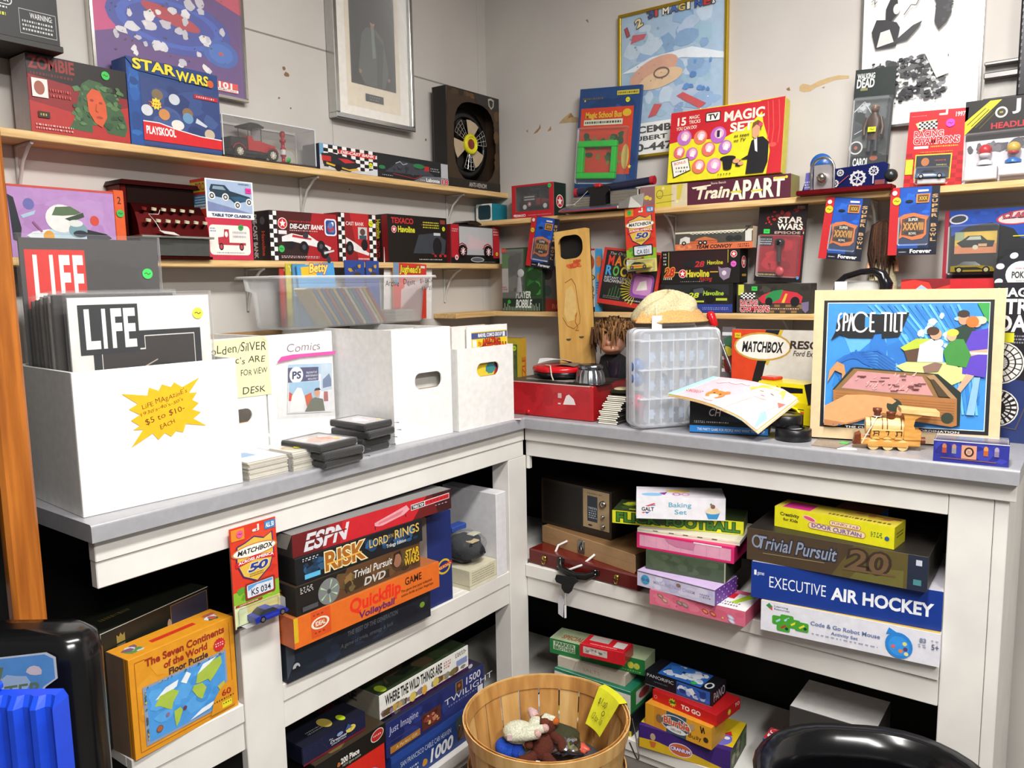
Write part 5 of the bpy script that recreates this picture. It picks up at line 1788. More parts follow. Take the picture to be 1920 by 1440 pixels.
def a_(p):
 F=p['F']
 F.r('#e8dc28',0,0,1,1)
 arc=[(.6+(.88-.6)*k/6,.62+.36*(k/6)**1.8) for k in range(7)]
 F.p('#c8202c',[(0,1),(0,.56),(.18,.6),(.35,.56)]+[(.5,.55)]+arc)
 F.p('#c8202c',[(.8,.99),(1,1),(1,0),(.88,0),(.9,.3),(.88,.46),(.83,.7)])
 for x in (.86,.9,.95):
  F.l('#e05048',.012,[(x,.97),(x+.02,.6),(x+.01,.4)])
 F.e('#e05048',.92,.38,.03,.03)
 for c,r_ in (('#f4e8d8',0),):
  F.t(c,'MAGIC',.49,.775,.84,.9,2)
  F.t(c,'SET',.55,.62,.75,.735,2)
  F.t(c,'15',.05,.805,.15,.91,2)
  F.t(c,'MAGIC',.175,.875,.27,.92,1);F.t(c,'TRICKS',.175,.81,.28,.855,1)
  F.t(c,'YOU CAN DO!',.06,.735,.25,.78,1)
 F.rr('#1c1a1a',.325,.8,.46,.93,.15);F.rr('#f4f0e4',.333,.812,.452,.918,.12);F.t('#1c1a1a','TV',.35,.83,.435,.9,2)
 for u,v,r_,c in ((.14,.62,.11,'#c070c0'),(.29,.6,.1,'#e07858'),(.45,.6,.115,'#b868c0'),(.1,.42,.085,'#e06878'),(.22,.38,.09,'#c870b8'),(.37,.42,.1,'#e07060'),(.52,.42,.095,'#b070c0'),(.29,.19,.1,'#e07858'),(.43,.18,.105,'#d888c0')):
  F.c(c,u,v,r_);F.c('#e8b8cc',u+.008,v+.02,r_*.6)
  F.p('#f4e8e8',[(u -.02,v -.03),(u+.0,v+.05),(u+.03,v+.03),(u+.02,v -.05)])
 F.r('#2a2440',.44,.57,.465,.66)
 F.p('#1c1a1a',[(.03,.3),(.19,.34),(.22,.15),(.06,.06)]);F.p('#f0ece0',[(.038,.29),(.185,.325),(.212,.155),(.066,.075)])
 F.t('#c03030','BONUS',.06,.25,.17,.285,1,rot=6);F.fine('#6a6a5a',.08,.12,.19,.22,2)
 F.t('#2c2a18','as seen',.59,.535,.72,.575,1,sh=.2);F.t('#2c2a18','on TV',.59,.47,.69,.51,1,sh=.2)
 F.e('#17151a',.55,.26,.07,.035);F.p('#17151a',[(.5,.27),(.6,.27),(.585,.12),(.515,.12)]);F.e('#17151a',.55,.12,.035,.02)
 F.p('#17151a',[(.71,.02),(.72,.22),(.66,.22),(.66,.13),(.62,.14),(.62,.19),(.72,.27),(.745,.46),(.79,.5),(.84,.5),(.89,.42),(.89,.16),(.86,.02)])
 F.p('#f0ece8',[(.765,.48),(.79,.5),(.8,.3),(.78,.32)]);F.p('#17151a',[(.76,.5),(.79,.49),(.775,.47)])
 F.p('#d8a07c',[(.745,.63),(.75,.52),(.775,.48),(.805,.53),(.812,.64),(.78,.69)])
 F.p('#7a5228',[(.742,.62),(.75,.7),(.79,.73),(.825,.69),(.82,.58),(.808,.64),(.78,.67)])
 F.e('#d8a07c',.625,.21,.03,.03);F.e('#d8a07c',.665,.17,.025,.025)
 F.c('#d84a74',.815,.665,.03)
 F.fine('#6a6018',.47,.035,.6,.06,1)
a=ony(1252,338,-.075)
PM=pR(1251,1464,212,-.087,a.z)
PM['A'].z=ZR+PT['h']+.001
PM['h']=(onv(1258,212,PM['A'],PM['A']+V((1,0,0))).z -PM['A'].z)*1.0
it=carton('magic_set_box','yellow and red magic set box leaning on top of the long maroon box','box',PM,.042,dict(F='#e8dc28',R='#d8cc4a',T='#c8202c',L='#e8dc28'),a_,'boxed toys on the back wall shelves',lean=.12)
# tin machine bank on a red tray
pl=pR(1492,1672,352,-.125,ZR)
w,d=pl['w'],.05
o=empty('tin_machine',place(pl,d),pl['rz'])
m=MB();m.box((-w/2,-d/2,0),(w/2,d/2,.012),'#8c2028:s',.002);q=m.build('tray',o);q['label']='dark red tray'
m=MB()
hh=.062
m.prism([(-w*.46,.012),(w*.42,.012),(w*.44,hh),(w*.4,hh+.006),(-w*.4,hh -.004)],-.004,.012,'#28306c:s','#b0b2b4:s')
P=Panel(m,(-w*.46,-.0042,.012),(1,0,0),(0,0,1),w*.9,hh -.012)
def gear(u,v,r,n=12,c='#c4c2c4'):
 P.ring(c,u,v,r*P.h/P.w,r,r*.3)
 for i in range(n):
  a=2*math.pi*i/n
  P.c(c,u+r*math.cos(a)*P.h/P.w,v+r*math.sin(a),r*.14,6)
 for i in range(3):
  a=math.pi*i/3+.3
  P.l(c,r*.14,[(u -r*.8*math.cos(a)*P.h/P.w,v -r*.8*math.sin(a)),(u+r*.8*math.cos(a)*P.h/P.w,v+r*.8*math.sin(a))])
gear(.66,.42,.36);gear(.84,.72,.22);gear(.46,.76,.16);gear(.4,.25,.18)
P.l('#b04a3c',.03,[(.44,.2),(.56,.6)]);P.l('#c4c2c4',.06,[(.84,.1),(.84,.5)]);P.r('#7a3a3c',.86,.04,.97,.26)
P.p('#5a58a0',[(.03,.05),(.14,.05),(.1,.9),(.05,.9)]);P.fine('#c4c2c4',.04,.1,.12,.5,3)
m.build('painted_panel',o)
m=MB()
cx=-w*.22
arch=[(cx -.028,-.018,.012)]+[(cx+.028*math.cos(a),-.02,.062+.028*math.sin(a)) for a in [math.pi*(1-k/10) for k in range(11)]]+[(cx+.028,-.02,.012)]
m.tube(arch,.0035,'#c8c8c8:M',8)
m.build('wire_arch',o)
m=MB();m.box((cx -.024,-.014,.012),(cx+.024,-.01,.074),'#cfc8c8:s',.002);m.build('track',o)
m=MB();m.ball((cx,-.026,.04),.0125,'#b8b4ac:M');m.build('steel_ball',o)
m=MB();m.lathe([(.0005,-.003),(.027,-.003),(.027,.003),(.0005,.003)],'#2a5ea8:p',(cx -.012,.008,.078),24,'y');q=m.build('disc',o);q['label']='blue disc'
m=MB();m.ball((w*.46,.004,.034),.016,'#23282a:p');m.build('black_knob',o)
tag(o,'tin toy machine with a silver arch and gears on a dark red tray','tin toy')
def blister(it,u0,v0,u1,v1,dep,key='#f6f8fa:k'):
 m=MB()
 w,h,d=it.w,it.h,it.d
 m.box((-w/2+u0*w,-d/2-dep,v0*h),(-w/2+u1*w,-d/2+.0002,v1*h),key,.004)
 return child(it,'blister',m)
def a_(p):
 F=p['F']
 F.r('#3e4244',0,0,1,1);F.b(['#2c3432','#4a5052','#5c6264','#23282a'],0,.2,1,.85,24,.16,3)
 F.r('#1f2a28',0,.78,1,1)
 F.t('#e4e6e4','WALKING',.06,.925,.5,.965,2);F.t('#e4e6e4','DEAD',.05,.855,.5,.92,2);F.r('#8a8a58',.16,.83,.34,.85)
 F.b(['#b8bcc0','#8a8e90'],.1,.64,.5,.74,7,.3,5);F.l('#c8ccd0',.008,[(.05,.66),(.3,.74),(.5,.64)]);F.l('#c8ccd0',.006,[(.1,.48),(.34,.52)])
 F.c('#d0d0cc',.17,.37,.055);F.c('#3a3a3c',.17,.37,.043);F.c('#b06050',.17,.37,.014)
 F.r('#141a18',0,.2,1,.3);F.t('#e8eae8','CAROL',.12,.22,.52,.28,2);F.fine('#c04a3c',.3,.19,.9,.22,1)
 F.e('#a05030',.64,.28,.1,.02)
pl=pR(1585,1659,139,-.045,ZR)
it=carton('figure_card','tall grey carded figure standing behind the tin toy machine','carded toy',pl,.004,'#3e4244',a_,'carded toys standing on the back wall shelf',roll=.05,bev=.0005)
blister(it,.06,.16,.97,.76,.024)
m=MB()
w,h=it.w,it.h
m.ball((w*.1,-.014,h*.67),.009,'#6a4a38:p');m.ball((w*.1,-.012,h*.68),.0098,'#7a6a58:p',z0=.1)
m.loft([[(w*.1+a*math.cos(t),-.014+.007*math.sin(t),h*z) for t in [2*math.pi*k/10 for k in range(10)]] for z,a in ((.42,.014),(.5,.013),(.58,.018),(.64,.007))],'#4a3428:p')
for s_ in (-1,1):
 m.tube([(w*.1+s_*.016,-.014,h*.6),(w*.1+s_*.022,-.016,h*.52),(w*.1+s_*.02,-.018,h*.46)],.0045,'#4a3428:p',8)
 m.tube([(w*.1+s_*.007,-.013,h*.43),(w*.1+s_*.008,-.013,h*.33)],.006,'#35393e:p',8)
q=child(it,'toy_figure',m);q['label']='small brown clothed figure'
sticker(it,.6,.5,.0095,'#d8e020',rect=(.0095,.006),k=400)
def hookhole(F,u=.62,v=.95,c='#d8d4cc'):
 F.rr(c,u -.09,v -.016,u+.06,v+.01,.5);F.r(c,u+.02,v -.01,u+.06,v+.05)
def a_(p):
 F=p['F']
 F.r('#d4202a',0,0,1,1)
 F.k_('#a41a20',None,0,0,1,.45,9,8)
 hookhole(F,.6,.945)
 F.t('#f0d0d0','1997',.78,.9,.95,.955,2)
 F.fine('#e8a0a0',.04,.93,.3,.945,1)
 F.p('#d8c890',[(.12,.84),(.2,.86),(.48,.88),(.5,.78),(.3,.76),(.2,.74)])
 F.k_('#f4f0ec','#17151a',.18,.76,.5,.86,8,4)
 F.t('#d0242c','RACING',.11,.66,.62,.735,2,out='#f4ecec');F.t('#d0242c','CHAMPIONS',.11,.57,.9,.65,2,out='#f4ecec')
 F.r('#e8e0d8',.13,.505,.38,.54);F.fine('#e0b030',.42,.51,.88,.545,1);F.fine('#e0b030',.25,.45,.8,.465,1,8)
 F.r('#d8c838',.17,.1,.8,.43);F.r('#343640',.19,.11,.78,.415)
 F.e('#b8744c',.35,.33,.07,.055);F.e('#2c3c5c',.32,.22,.12,.05);F.fine('#c05048',.52,.33,.7,.36,1);F.fine('#c8c060',.55,.27,.72,.3,1)
 F.r('#c4cc38',.01,.17,.14,.37)
pl=pR(1693,1802,217,-.062,ZR)
it=carton('toy_card','red carded toy car with a checkered flag on the back wall shelf, pink sticker','carded toy',pl,.003,'#d4202a',a_,'carded toys standing on the back wall shelf',roll=.045,bev=.0005)
sticker(it,.72,.82,.0095,'#e848c8')
blister(it,.2,.03,.78,.26,.02)
m=MB();stock_car(m,(-.002,-.011,it.h*.1),it.w*.52,'#5a6c88:g','#c8ccd4');m.box((-it.w*.24,-.018,it.h*.03),(it.w*.24,-.003,it.h*.1),'#c8c8cc:p',.002);child(it,'toy_car',m)
def a_(p):
 F=p['F']
 F.r('#1d1818',0,.52,1,1);F.r('#d8d4da',0,0,1,.52)
 F.p('#d8cc28',[(0,.6),(.0,.76),(.3,.98),(.44,.98)])
 for k in range(4):
  F.l('#5a5418',.01,[(.03+.05*k,.72-.02*k),(.25+.04*k,.9-.02*k)])
 F.c('#e0d8d0',.44,.83,.065);F.c('#3a3a2c',.44,.83,.045);F.r('#a89840',.42,.82,.46,.84)
 F.t('#c4c4cc','J',.6,.84,.68,.96,2);F.t('#8a2028','AUTO',.72,.78,1,.9,2)
 F.t('#b82c34','HEADLINERS',.32,.645,1,.71,2)
 F.b(['#545058','#6a666c','#48444c'],0,.34,1,.54,16,.4,5)
 F.l('#5a5a90',.008,[(0,.04),(.14,.1),(.4,.13)]);F.l('#8a80a0',.006,[(0,.17),(.4,.19)])
pl=pR(1803,1960,193,-.062,ZR)
it=carton('figure_card','black topped carded set of little capped racer heads at the picture edge','carded toy',pl,.003,'#d8d4da',a_,'carded toys standing on the back wall shelf',bev=.0005)
blister(it,.02,.03,.98,.6,.03)
for x,c,b in ((-.22,'#c01c24','#e4e0e0'),(.12,'#c8a848','#b02830'),(.4,'#b86838','#e8e4e4')):
 m=MB()
 X=x*it.w
 m.ball((X,-.016,it.h*.39),it.w*.085,c+':p',14,10,sz=.95);m.ball((X,-.018,it.h*.335),it.w*.07,b+':p',14,8,sz=.5)
 m.lathe([(it.w*.1,0),(it.w*.1,it.h*.03),(it.w*.05,it.h*.06)],('#d8d4da' if x<0 else '#2a6ab0')+':p',(X,-.016,it.h*.215),16)
 child(it,'toy_head',m)
m=MB();m.box((-it.w*.46,-.028,it.h*.04),(-it.w*.06,-.004,it.h*.2),'#e2dee4:p',.002);m.box((-it.w*.04,-.03,it.h*.07),(it.w*.3,-.004,it.h*.2),'#e8e4ea:p',.002);m.box((it.w*.32,-.03,it.h*.07),(it.w*.48,-.004,it.h*.2),'#dcd8de:p',.002)
child(it,'tray',m,'white plastic tray')
# ================================================================ lower shelf on the back wall
def a_(p):
 F=p['F']
 F.r('#2c4a2c',0,0,1,1);F.p('#6a6c66',[(.0,.98),(.55,.98),(.5,.2),(.0,.2)]);F.b(['#5c5e5a','#7c7e78','#565a54'],0,.22,.55,.96,12,.2,3)
 F.r('#c8c4c0',0,.3,.16,.68);F.r('#5a8a4c',0,.68,.16,.9);F.b(['#2a6a2c','#3a8a3c','#1c4420'],.6,.1,1,.98,16,.16,4)
 F.r('#152c20',0,0,1,.2)
 F.t('#dfe4dc','PLAYER',.34,.21,.72,.31,2,sh=.2);F.t('#dfe4dc','BOBBLE',.34,.06,.74,.18,2,sh=.2)
 for i in range(24):
  u=.02+.04*i
  F.l('#c8d8b8',.008,[(u,.01),(u,.05+.08*abs(math.sin(i*1.7))*(1 if u<.2 or u>.7 else .4))])
 F.r('#d8482c',0,.93,.12,.99);F.fine('#b03a4c',0,.33,.13,.4,2)
pl=pR(943,1017,466,YS,Z3)
it=carton('figure_box','green window box with slanted white lettering at the corner end of the lower back shelf','box',pl,.075,dict(F='#2c4a2c',L='#8a8c86',T='#4a4c46',R='#2a3c28'),a_,'boxed toys on the back wall shelves')
sticker(it,.18,.15,.0065,'#2cb440')
m=MB();m.ball((-it.w*.02,-it.d/2-.002,it.h*.6),.014,'#d8d8d8:p',sy=.25);m.loft([[(-it.w*.06+a*math.cos(t),-it.d/2-.002+.003*math.sin(t),it.h*z) for t in [2*math.pi*k/8 for k in range(8)]] for z,a in ((.3,.012),(.42,.01),(.54,.006))],'#b8b8b8:p')
child(it,'toy_figure',m,'pale bobble figure')
clearpane(it,'F',.0,.22,.6,.97,.007)
def bowl_art(p):
 F=p['F']
 F.r('#23385c',0,0,1,1);F.r('#1c54b8',.2,.56,.84,.99);F.b(['#2460c4','#184aa4','#2a68cc'],.2,.56,.84,.98,14,.2,3)
 F.r('#c4242c',0,0,.19,1);F.r('#1a1e2c',.84,.0,1,1);F.r('#2c5cb4',.2,.1,.62,.17)
 F.r('#14182a',.2,0,1,.1)
 for i,c in enumerate('SUPER BOWL'):
  if c!=' ':
   F.t('#c09a6c',c,.855,.83-.07*i,.975,.875-.07*i,2,rot=0)
 F.p('#d8763a',[(.22,.24),(.3,.27),(.5,.22),(.7,.24),(.78,.3),(.77,.5),(.82,.56),(.7,.58),(.5,.62),(.3,.6),(.22,.56),(.26,.42)])
 F.p('#5a3420',[(.27,.3),(.5,.27),(.73,.31),(.74,.52),(.5,.57),(.27,.53)])
 F.p('#1d1c18',[(.3,.5),(.5,.57),(.7,.51),(.5,.47)]);F.p('#1d1c18',[(.3,.33),(.5,.27),(.7,.33),(.5,.37)])
 F.t('#d8a048','XXXVIII',.3,.37,.72,.47,2);F.t('#e8e4d8','SUPER',.4,.5,.6,.54,1);F.t('#e8e4d8','BOWL',.42,.3,.58,.335,1)
 F.t('#f0f0ee','Forever',.46,.03,.9,.085,2)
 F.fine('#c8ccd0',.24,.03,.4,.06,1)
 F.c('#e0dcd8',.09,.92,.035)
 F.r('#e4e0dc',.56,.92,.78,.95);F.p('#d88a4c',[(.54,.76),(.8,.76),(.82,.89),(.54,.89)]);F.p('#6a4a24',[(.57,.775),(.77,.775),(.79,.875),(.57,.875)]);F.t('#d8b048','XXX',.6,.8,.76,.85,2)
 F.e('#1a1c24',.4,.79,.08,.02)
def hang(name,label,tl,tr,bl,Yp,art,back,group,dots,depth=.002,blist=None,shelfz=ZR):
 """carded toy hanging from the front edge of a shelf by a loop"""
 A0,A1=ony(*tl,Yp),ony(*tr,Yp)
 B0=ony(*bl,Yp)
 w=(A1-A0).length;h=(A0-B0).length
 r=math.atan2(A0.x -B0.x,A0.z -B0.z)
 it=Item();it.w,it.d,it.h=w,depth,h
 m=MB();m.box((-w/2,-depth/2,0),(w/2,depth/2,h),back,.0004)
 it.p=panels(m,w,depth,h);art(it.p)
 ux=V((math.cos(r),0,-math.sin(r)))
 it.o=tag(m.build(name,None,B0+ux*(w/2),0,0,r),label,'carded toy',group)
 for (u,v,rr,c) in dots:
  sticker(it,u,v,rr,c)
 if blist:
  blister(it,*blist)
 m=MB();z=h*.93
 m.tube([(w*.06,-.004,z),(w*.06,.0,z+.004),(w*.05,.004,z+.002)],.0012,'#c8c8c4:M',6)
 child(it,'hang_hook',m)
 return it
GB='blue football carded toys hanging from the back shelf'
hang('toy_card','blue football card hanging behind the tan wooden carrier',(998,404),(1050,403),(986,497),-.103,bowl_art,'#23385c',GB,[(.1,.72,.0075,'#dcc828')],blist=(.2,.14,.83,.58,.012))
hang('toy_card','blue football card with a yellow dot hanging left of the long brown hair',(1551,369),(1633,366),(1534,484),-.105,bowl_art,'#23385c',GB,[(.1,.8,.0095,'#dcc828')],blist=(.2,.14,.83,.58,.012))
hang('toy_card','blue football card hanging between the long brown hair and the classic car card',(1671,353),(1763,349),(1664,479),-.105,bowl_art,'#23385c',GB,[(.14,.8,.0095,'#dcc828')],blist=(.2,.14,.83,.58,.012))
def shield_art(code):
 def f(p):
  F=p['F']
  F.r('#d83a24',0,0,1,1);F.b(['#e0482c','#c83020'],0,.4,1,1,10,.2,3)
  F.r('#88b830',0,0,1,.36);F.b(['#9cc838','#5c9c2c','#c8c848','#78a830'],0,.05,1,.44,18,.12,4)
  F.r('#d8cc70',.0,0,1,.2);F.p('#d8e0b0',[(0,0),(.3,0),(.25,.2),(0,.24)])
  F.r('#e08a2c',.02,.87,.3,.985)
  F.r('#3a80b8',.74,.9,.98,.985);F.t('#f0f4f4','ALL 50',.77,.92,.95,.965,2)
  hookhole(F,.56,.93,'#e8e0d8')
  sh=[(.14,.8),(.3,.82),(.5,.86),(.7,.82),(.88,.86),(.9,.66),(.8,.52),(.52,.42),(.24,.5),(.12,.64)]
  F.p('#3a2c6c',[(.5+(u -.5)*1.07,.64+(v -.64)*1.06) for u,v in sh]);F.p('#e0b848',sh)
  F.e('#c87838',.5,.735,.5,.065);F.e('#f2efe4',.5,.735,.46,.055)
  F.t('#17151a','MATCHBOX',.12,.715,.88,.76,2,sh=.25)
  F.p('#c82028',[(.08,.65),(.5,.68),(.94,.65),(.94,.6),(.5,.635),(.08,.6)]);F.t('#f4f0ec','ACROSS AMERICA',.14,.625,.9,.652,2,arc=.4)
  F.t('#2c3a8c','50',.32,.525,.74,.6,2,sh=.2,out='#e8dcc0')
  F.fine('#5a4420',.36,.47,.66,.51,2)
  F.rr('#8a2a20' if code[0]=='K' else '#2c2a2a',.24,.25,.9,.42,.12);F.rr('#d8dce4',.28,.27,.86,.4,.1);F.p('#5a9ad4',[(.3,.34),(.5,.38),(.84,.37),(.84,.395),(.3,.395)] if code[0]=='K' else [(.4,.38),(.7,.38),(.7,.39),(.4,.39)])
  F.t('#2a2c34',code,.36,.285,.8,.345,1)
  F.r('#a82c24',.02,.215,.6,.235);F.fine('#f0e8e0',.1,.217,.5,.233,1)
  F.r('#202430',.02,.0,.3,.025)
 return f
it=hang('toy_car_card','red and green carded toy car with plate CA 031 hanging from the back shelf',(1171,392),(1227,387),(1177,513),-.106,shield_art('CA 031'),'#d83a24',None,[(.17,.93,.007,'#3ab850')],blist=(.06,.03,.96,.2,.02))
m=MB();stock_car(m,(0,-.012,it.h*.05),it.w*.7,'#c8b840:g','#d06a3c');child(it,'toy_car',m)
carton('toy_box','narrow dark red box end squeezed behind the tan wooden carrier','box',pR(1018,1052,500,-.075,Z3),.05,dict(F='#8c3024',R='#6a2418'),lambda p:(p['F'].r('#5a5450',0,.28,1,1),p['F'].c('#2a2a28',.28,.83,.13),p['F'].c('#3c4844',.25,.46,.12),p['F'].t('#d06a48','RC',.5,.06,.95,.16,1)),'boxed toys on the back wall shelves')
def a_(p):
 F=p['F']
 F.r('#c8c0b4',0,0,1,1);F.r('#b83040',0,.97,1,1)
 F.b(['#d8d4d8','#b86a5c','#e0c8a0'],0,.7,1,.97,10,.12,3)
 F.c('#a8502c',.62,.78,.16);F.c('#d08a50',.62,.78,.11);F.e('#2a1c14',.55,.8,.03,.02);F.e('#2a1c14',.72,.8,.03,.02);F.e('#7a3a20',.63,.76,.05,.02)
 for i,c in enumerate('POW'):
  F.t('#d8a838',c,.55,.46-.16*i,.95,.58-.16*i,2,out='#3a2414')
 F.r('#2c2a38',0,0,1,.08)
 R=p['R']
 R.r('#3f94c8',0,0,1,.97);R.c('#c8783c',.5,.8,.09);R.c('#c8783c',.5,.55,.07);R.fine('#1c3c60',.15,.28,.85,.48,5);R.b(['#d8a040','#b85030'],.1,.1,.9,.26,6,.3,2)
carton('toy_box','blue sided box with an orange lion face beside the tan wooden carrier','box',pR(1072,1116,468,YS,Z3),.046,dict(F='#c8c0b4',R='#3f94c8',T='#b83040'),a_,'boxed toys on the back wall shelves')
def a_(p):
 F=p['F']
 F.r('#c4342c',0,0,1,1);F.r('#23221f',.05,.08,.95,.96)
 F.t('#b8b4ac','The Original',.1,.88,.5,.93,0,sh=.3)
 for i,c in enumerate('MAGIC'):
  F.t(('#d83a2c','#d87a2c','#d8c038','#58a848','#d85a3c')[i],c,.1+.13*i,.7,.21+.13*i,.86,2)
 for i,c in enumerate('ROCKS'):
  F.t(('#4a9ad0','#58a848','#d8c038','#d87a2c','#d83a2c')[i],c,.08+.13*i,.52,.19+.13*i,.68,2)
 F.t('#c8c8c8','INSTANT CRYSTAL',.08,.455,.6,.495,1);F.t('#c8c8c8','GROWING KIT',.08,.39,.56,.445,1)
 for i in range(14):
  a=math.radians(100+12*i)
  F.p('#c8b430',[(.68,.32),(.68+.27*math.cos(a -.04),.32+.27*math.sin(a -.04)),(.68+.3*math.cos(a),.32+.3*math.sin(a)),(.68+.27*math.cos(a+.04),.32+.27*math.sin(a+.04))])
 F.rr('#8c4ca0',.56,.18,.93,.6,.2);F.rr('#c88ac0',.6,.24,.9,.56,.2);F.p('#e8e0d8',[(.66,.3),(.7,.46),(.8,.5),(.84,.34)])
 for i in range(5):
  F.l('#3a8a4a',.01,[(.2+.05*i,.14),(.22+.05*i,.34-.03*abs(i -2))])
 F.fine('#d0ccc8',.5,.1,.88,.14,1);F.fine('#8a8884',.12,.1,.4,.16,2);F.e('#3a8ad0',.92,.11,.03,.02)
carton('toy_box','slanting black box in a red border with a purple crystal picture','box',pR(1116,1226,480,-.084,Z3),.03,dict(F='#c4342c',R='#a82c28',T='#8a2420'),a_,'boxed toys on the back wall shelves',lean=.12,roll=.13)
def a_(p):
 F=p['F']
 F.r('#14110f',0,0,1,1);F.r('#2c1418',.12,.3,.85,.96)
 F.t('#c8242c','28',.04,.22,.17,.48,2,sh=.2,out='#d8a838');F.l('#d8a838',.03,[(.18,.34),(.24,.34)]);F.fine('#d8d0c8',.03,.1,.16,.2,1)
 star_disc(F,.285,.3,.13)
 F.t('#dcd038','Havoline',.33,.2,.63,.4,2);F.t('#b82c34','Racing',.5,.08,.66,.2,1,sh=.3);F.l('#d8a838',.03,[(.64,.34),(.74,.34)])
 F.p('#8a7890',[(.74,.5),(.78,.44),(.86,.46),(.9,.42),(.88,.16),(.81,.08),(.76,.2)]);F.c('#d8d0d8',.815,.3,.07)
 F.l('#c8b030',.02,[(.1,.96),(.1,.5),(.06,.48)]);F.l('#c8b030',.02,[(.86,.98),(.86,.6)])
 F.fine('#c8c4c0',.03,.55,.08,.95,4);star_disc(F,.93,.85,.1)
 F.e('#1c1c20',.5,.6,.2,.16);F.t('#c02c34','28',.44,.5,.56,.66,2,sh=.2);F.t('#dcd038','Havoline',.6,.56,.8,.68,1);F.fine('#a8a4a0',.26,.04,.56,.07,1)
 R=p['R'];star_disc(R,.5,.62,.18);R.fine('#c8a83c',.3,.16,.8,.3,1)
YB=-.09
P11=pR(1238,1373,533,YB,Z3)
def a11(p):
 F=p['F']
 F.r('#161614',0,0,1,1);F.r('#24282a',.06,.34,.95,.96);F.r('#2c3c8c',.5,.02,1,.3);F.fine('#8a98c8',.6,.1,.95,.2,2)
 F.p('#17181a',[(.35,.5),(.45,.84),(.62,.9),(.8,.8),(.96,.56),(.9,.36),(.4,.36)]);F.p('#4a5058',[(.47,.8),(.6,.86),(.64,.68),(.48,.66)])
 F.t('#c8d838','28',.4,.52,.54,.68,2,sh=.2);F.t('#a8c838','Havoline',.6,.6,.88,.74,2,sh=.2);F.e('#0c0c0e',.7,.46,.06,.15);F.r('#b8c838',.78,.42,.93,.5);F.r('#b8c838',.5,.36,.62,.42)
carton('toy_car_box','dark box with a blue strip and green 28 under the other race car boxes','box',P11,.06,dict(F='#161614',R='#1c1c1a',T='#1a1a18'),a11,'race car boxes stacked on the lower back shelf')
P10=pR(1240,1386,472,YB,Z3+P11['h']+.0005)
it=carton('toy_car_box','black box with red 28 and yellow lettering, middle of the race car stack','box',P10,.064,dict(F='#14110f',R='#171412',T='#191614'),a_,'race car boxes stacked on the lower back shelf')
sticker(it,.93,.56,.0085,'#e060c0')
def a_(p):
 F=p['F']
 F.r('#4a4840',0,.3,1,.82);F.r('#d8d0b8',0,.8,1,1);F.r('#5a5444',0,.88,1,1);F.k_('#e8e4d8','#2c2a28',.2,.74,.98,.8,30,2)
 F.r('#d87048',0,0,1,.3);F.b(['#e08a5c','#c86a48'],0,0,.3,.3,8,.6,2)
 F.t('#1c1a1a','TEAM CONVOY',.28,.06,.74,.22,2,sh=.2);F.fine('#3a2a20',.82,.05,.96,.24,2);F.t('#2c2a28','7',.88,.76,.95,1.02,2,sh=.3)
 F.p('#d8d4cc',[(.06,.3),(.07,.56),(.14,.66),(.2,.6),(.2,.34)]);F.r('#c86038',.2,.3,.56,.42);F.p('#c87048',[(.26,.44),(.3,.54),(.4,.62),(.5,.52),(.56,.44)])
 for u in (.12,.34,.4):
  F.e('#1c1a1a',u,.34,.03,.1);F.e('#c8c4bc',u,.34,.014,.045)
 F.e('#2a2c2e',.72,.5,.05,.12);F.e('#2a2c2e',.82,.5,.05,.12);F.r('#d8d4cc',.91,.32,.99,.8)
P9=pR(1266,1411,432,YB,Z3+P11['h']+P10['h']+.001)
carton('toy_truck_box','orange and cream transporter box on top of the race car stack','box',P9,.06,dict(F='#d87048',R='#c8b8a0',T='#c8c0a8'),a_,'race car boxes stacked on the lower back shelf')
def a_(p):
 F=p['F']
 F.r('#33312a',0,0,1,1);F.b(['#44423a','#2a2822'],0,.3,1,1,12,.3,2)
 F.r('#c8cc48',.02,.62,.1,.98);F.k_('#3a382e','#8a6c3c',.3,.02,.9,.3,8,2);F.r('#5a3a30',.45,.1,.86,.22);F.fine('#d8c8a8',.46,.13,.85,.19,1)
 F.p('#c83040',[(.3,.5),(.36,.62),(.46,.72),(.62,.78),(.82,.7),(.9,.56),(.88,.34),(.36,.34)]);F.p('#2c8a4c',[(.4,.58),(.5,.76),(.64,.8),(.6,.5),(.5,.36),(.42,.36)])
 F.p('#d8b838',[(.62,.36),(.66,.36),(.7,.66),(.67,.66)]);F.e('#16161a',.8,.4,.06,.16);F.e('#16161a',.45,.4,.05,.14)
 F.k_('#f4f0ec','#17151a',.06,.5,.26,.7,7,4)
 F.t('#c02c3c','RACING',.05,.28,.3,.45,2,out='#f0e8e4');F.t('#c02c3c','CHAMPIONS',.05,.06,.46,.25,2,out='#f0e8e4')
 F.p('#7a6a8c',[(.88,.36),(.98,.4),(.98,.12),(.94,.02),(.9,.12)])
P12=pR(1381,1519,533,YB,Z3)
it=carton('toy_car_box','olive window box picturing a green and red race car beside the stack','box',P12,.055,dict(F='#33312a',R='#2c2a24',T='#3a382e'),a_,'race car boxes stacked on the lower back shelf')
sticker(it,.25,.84,.008,'#38c050',rect=(.008,.006))
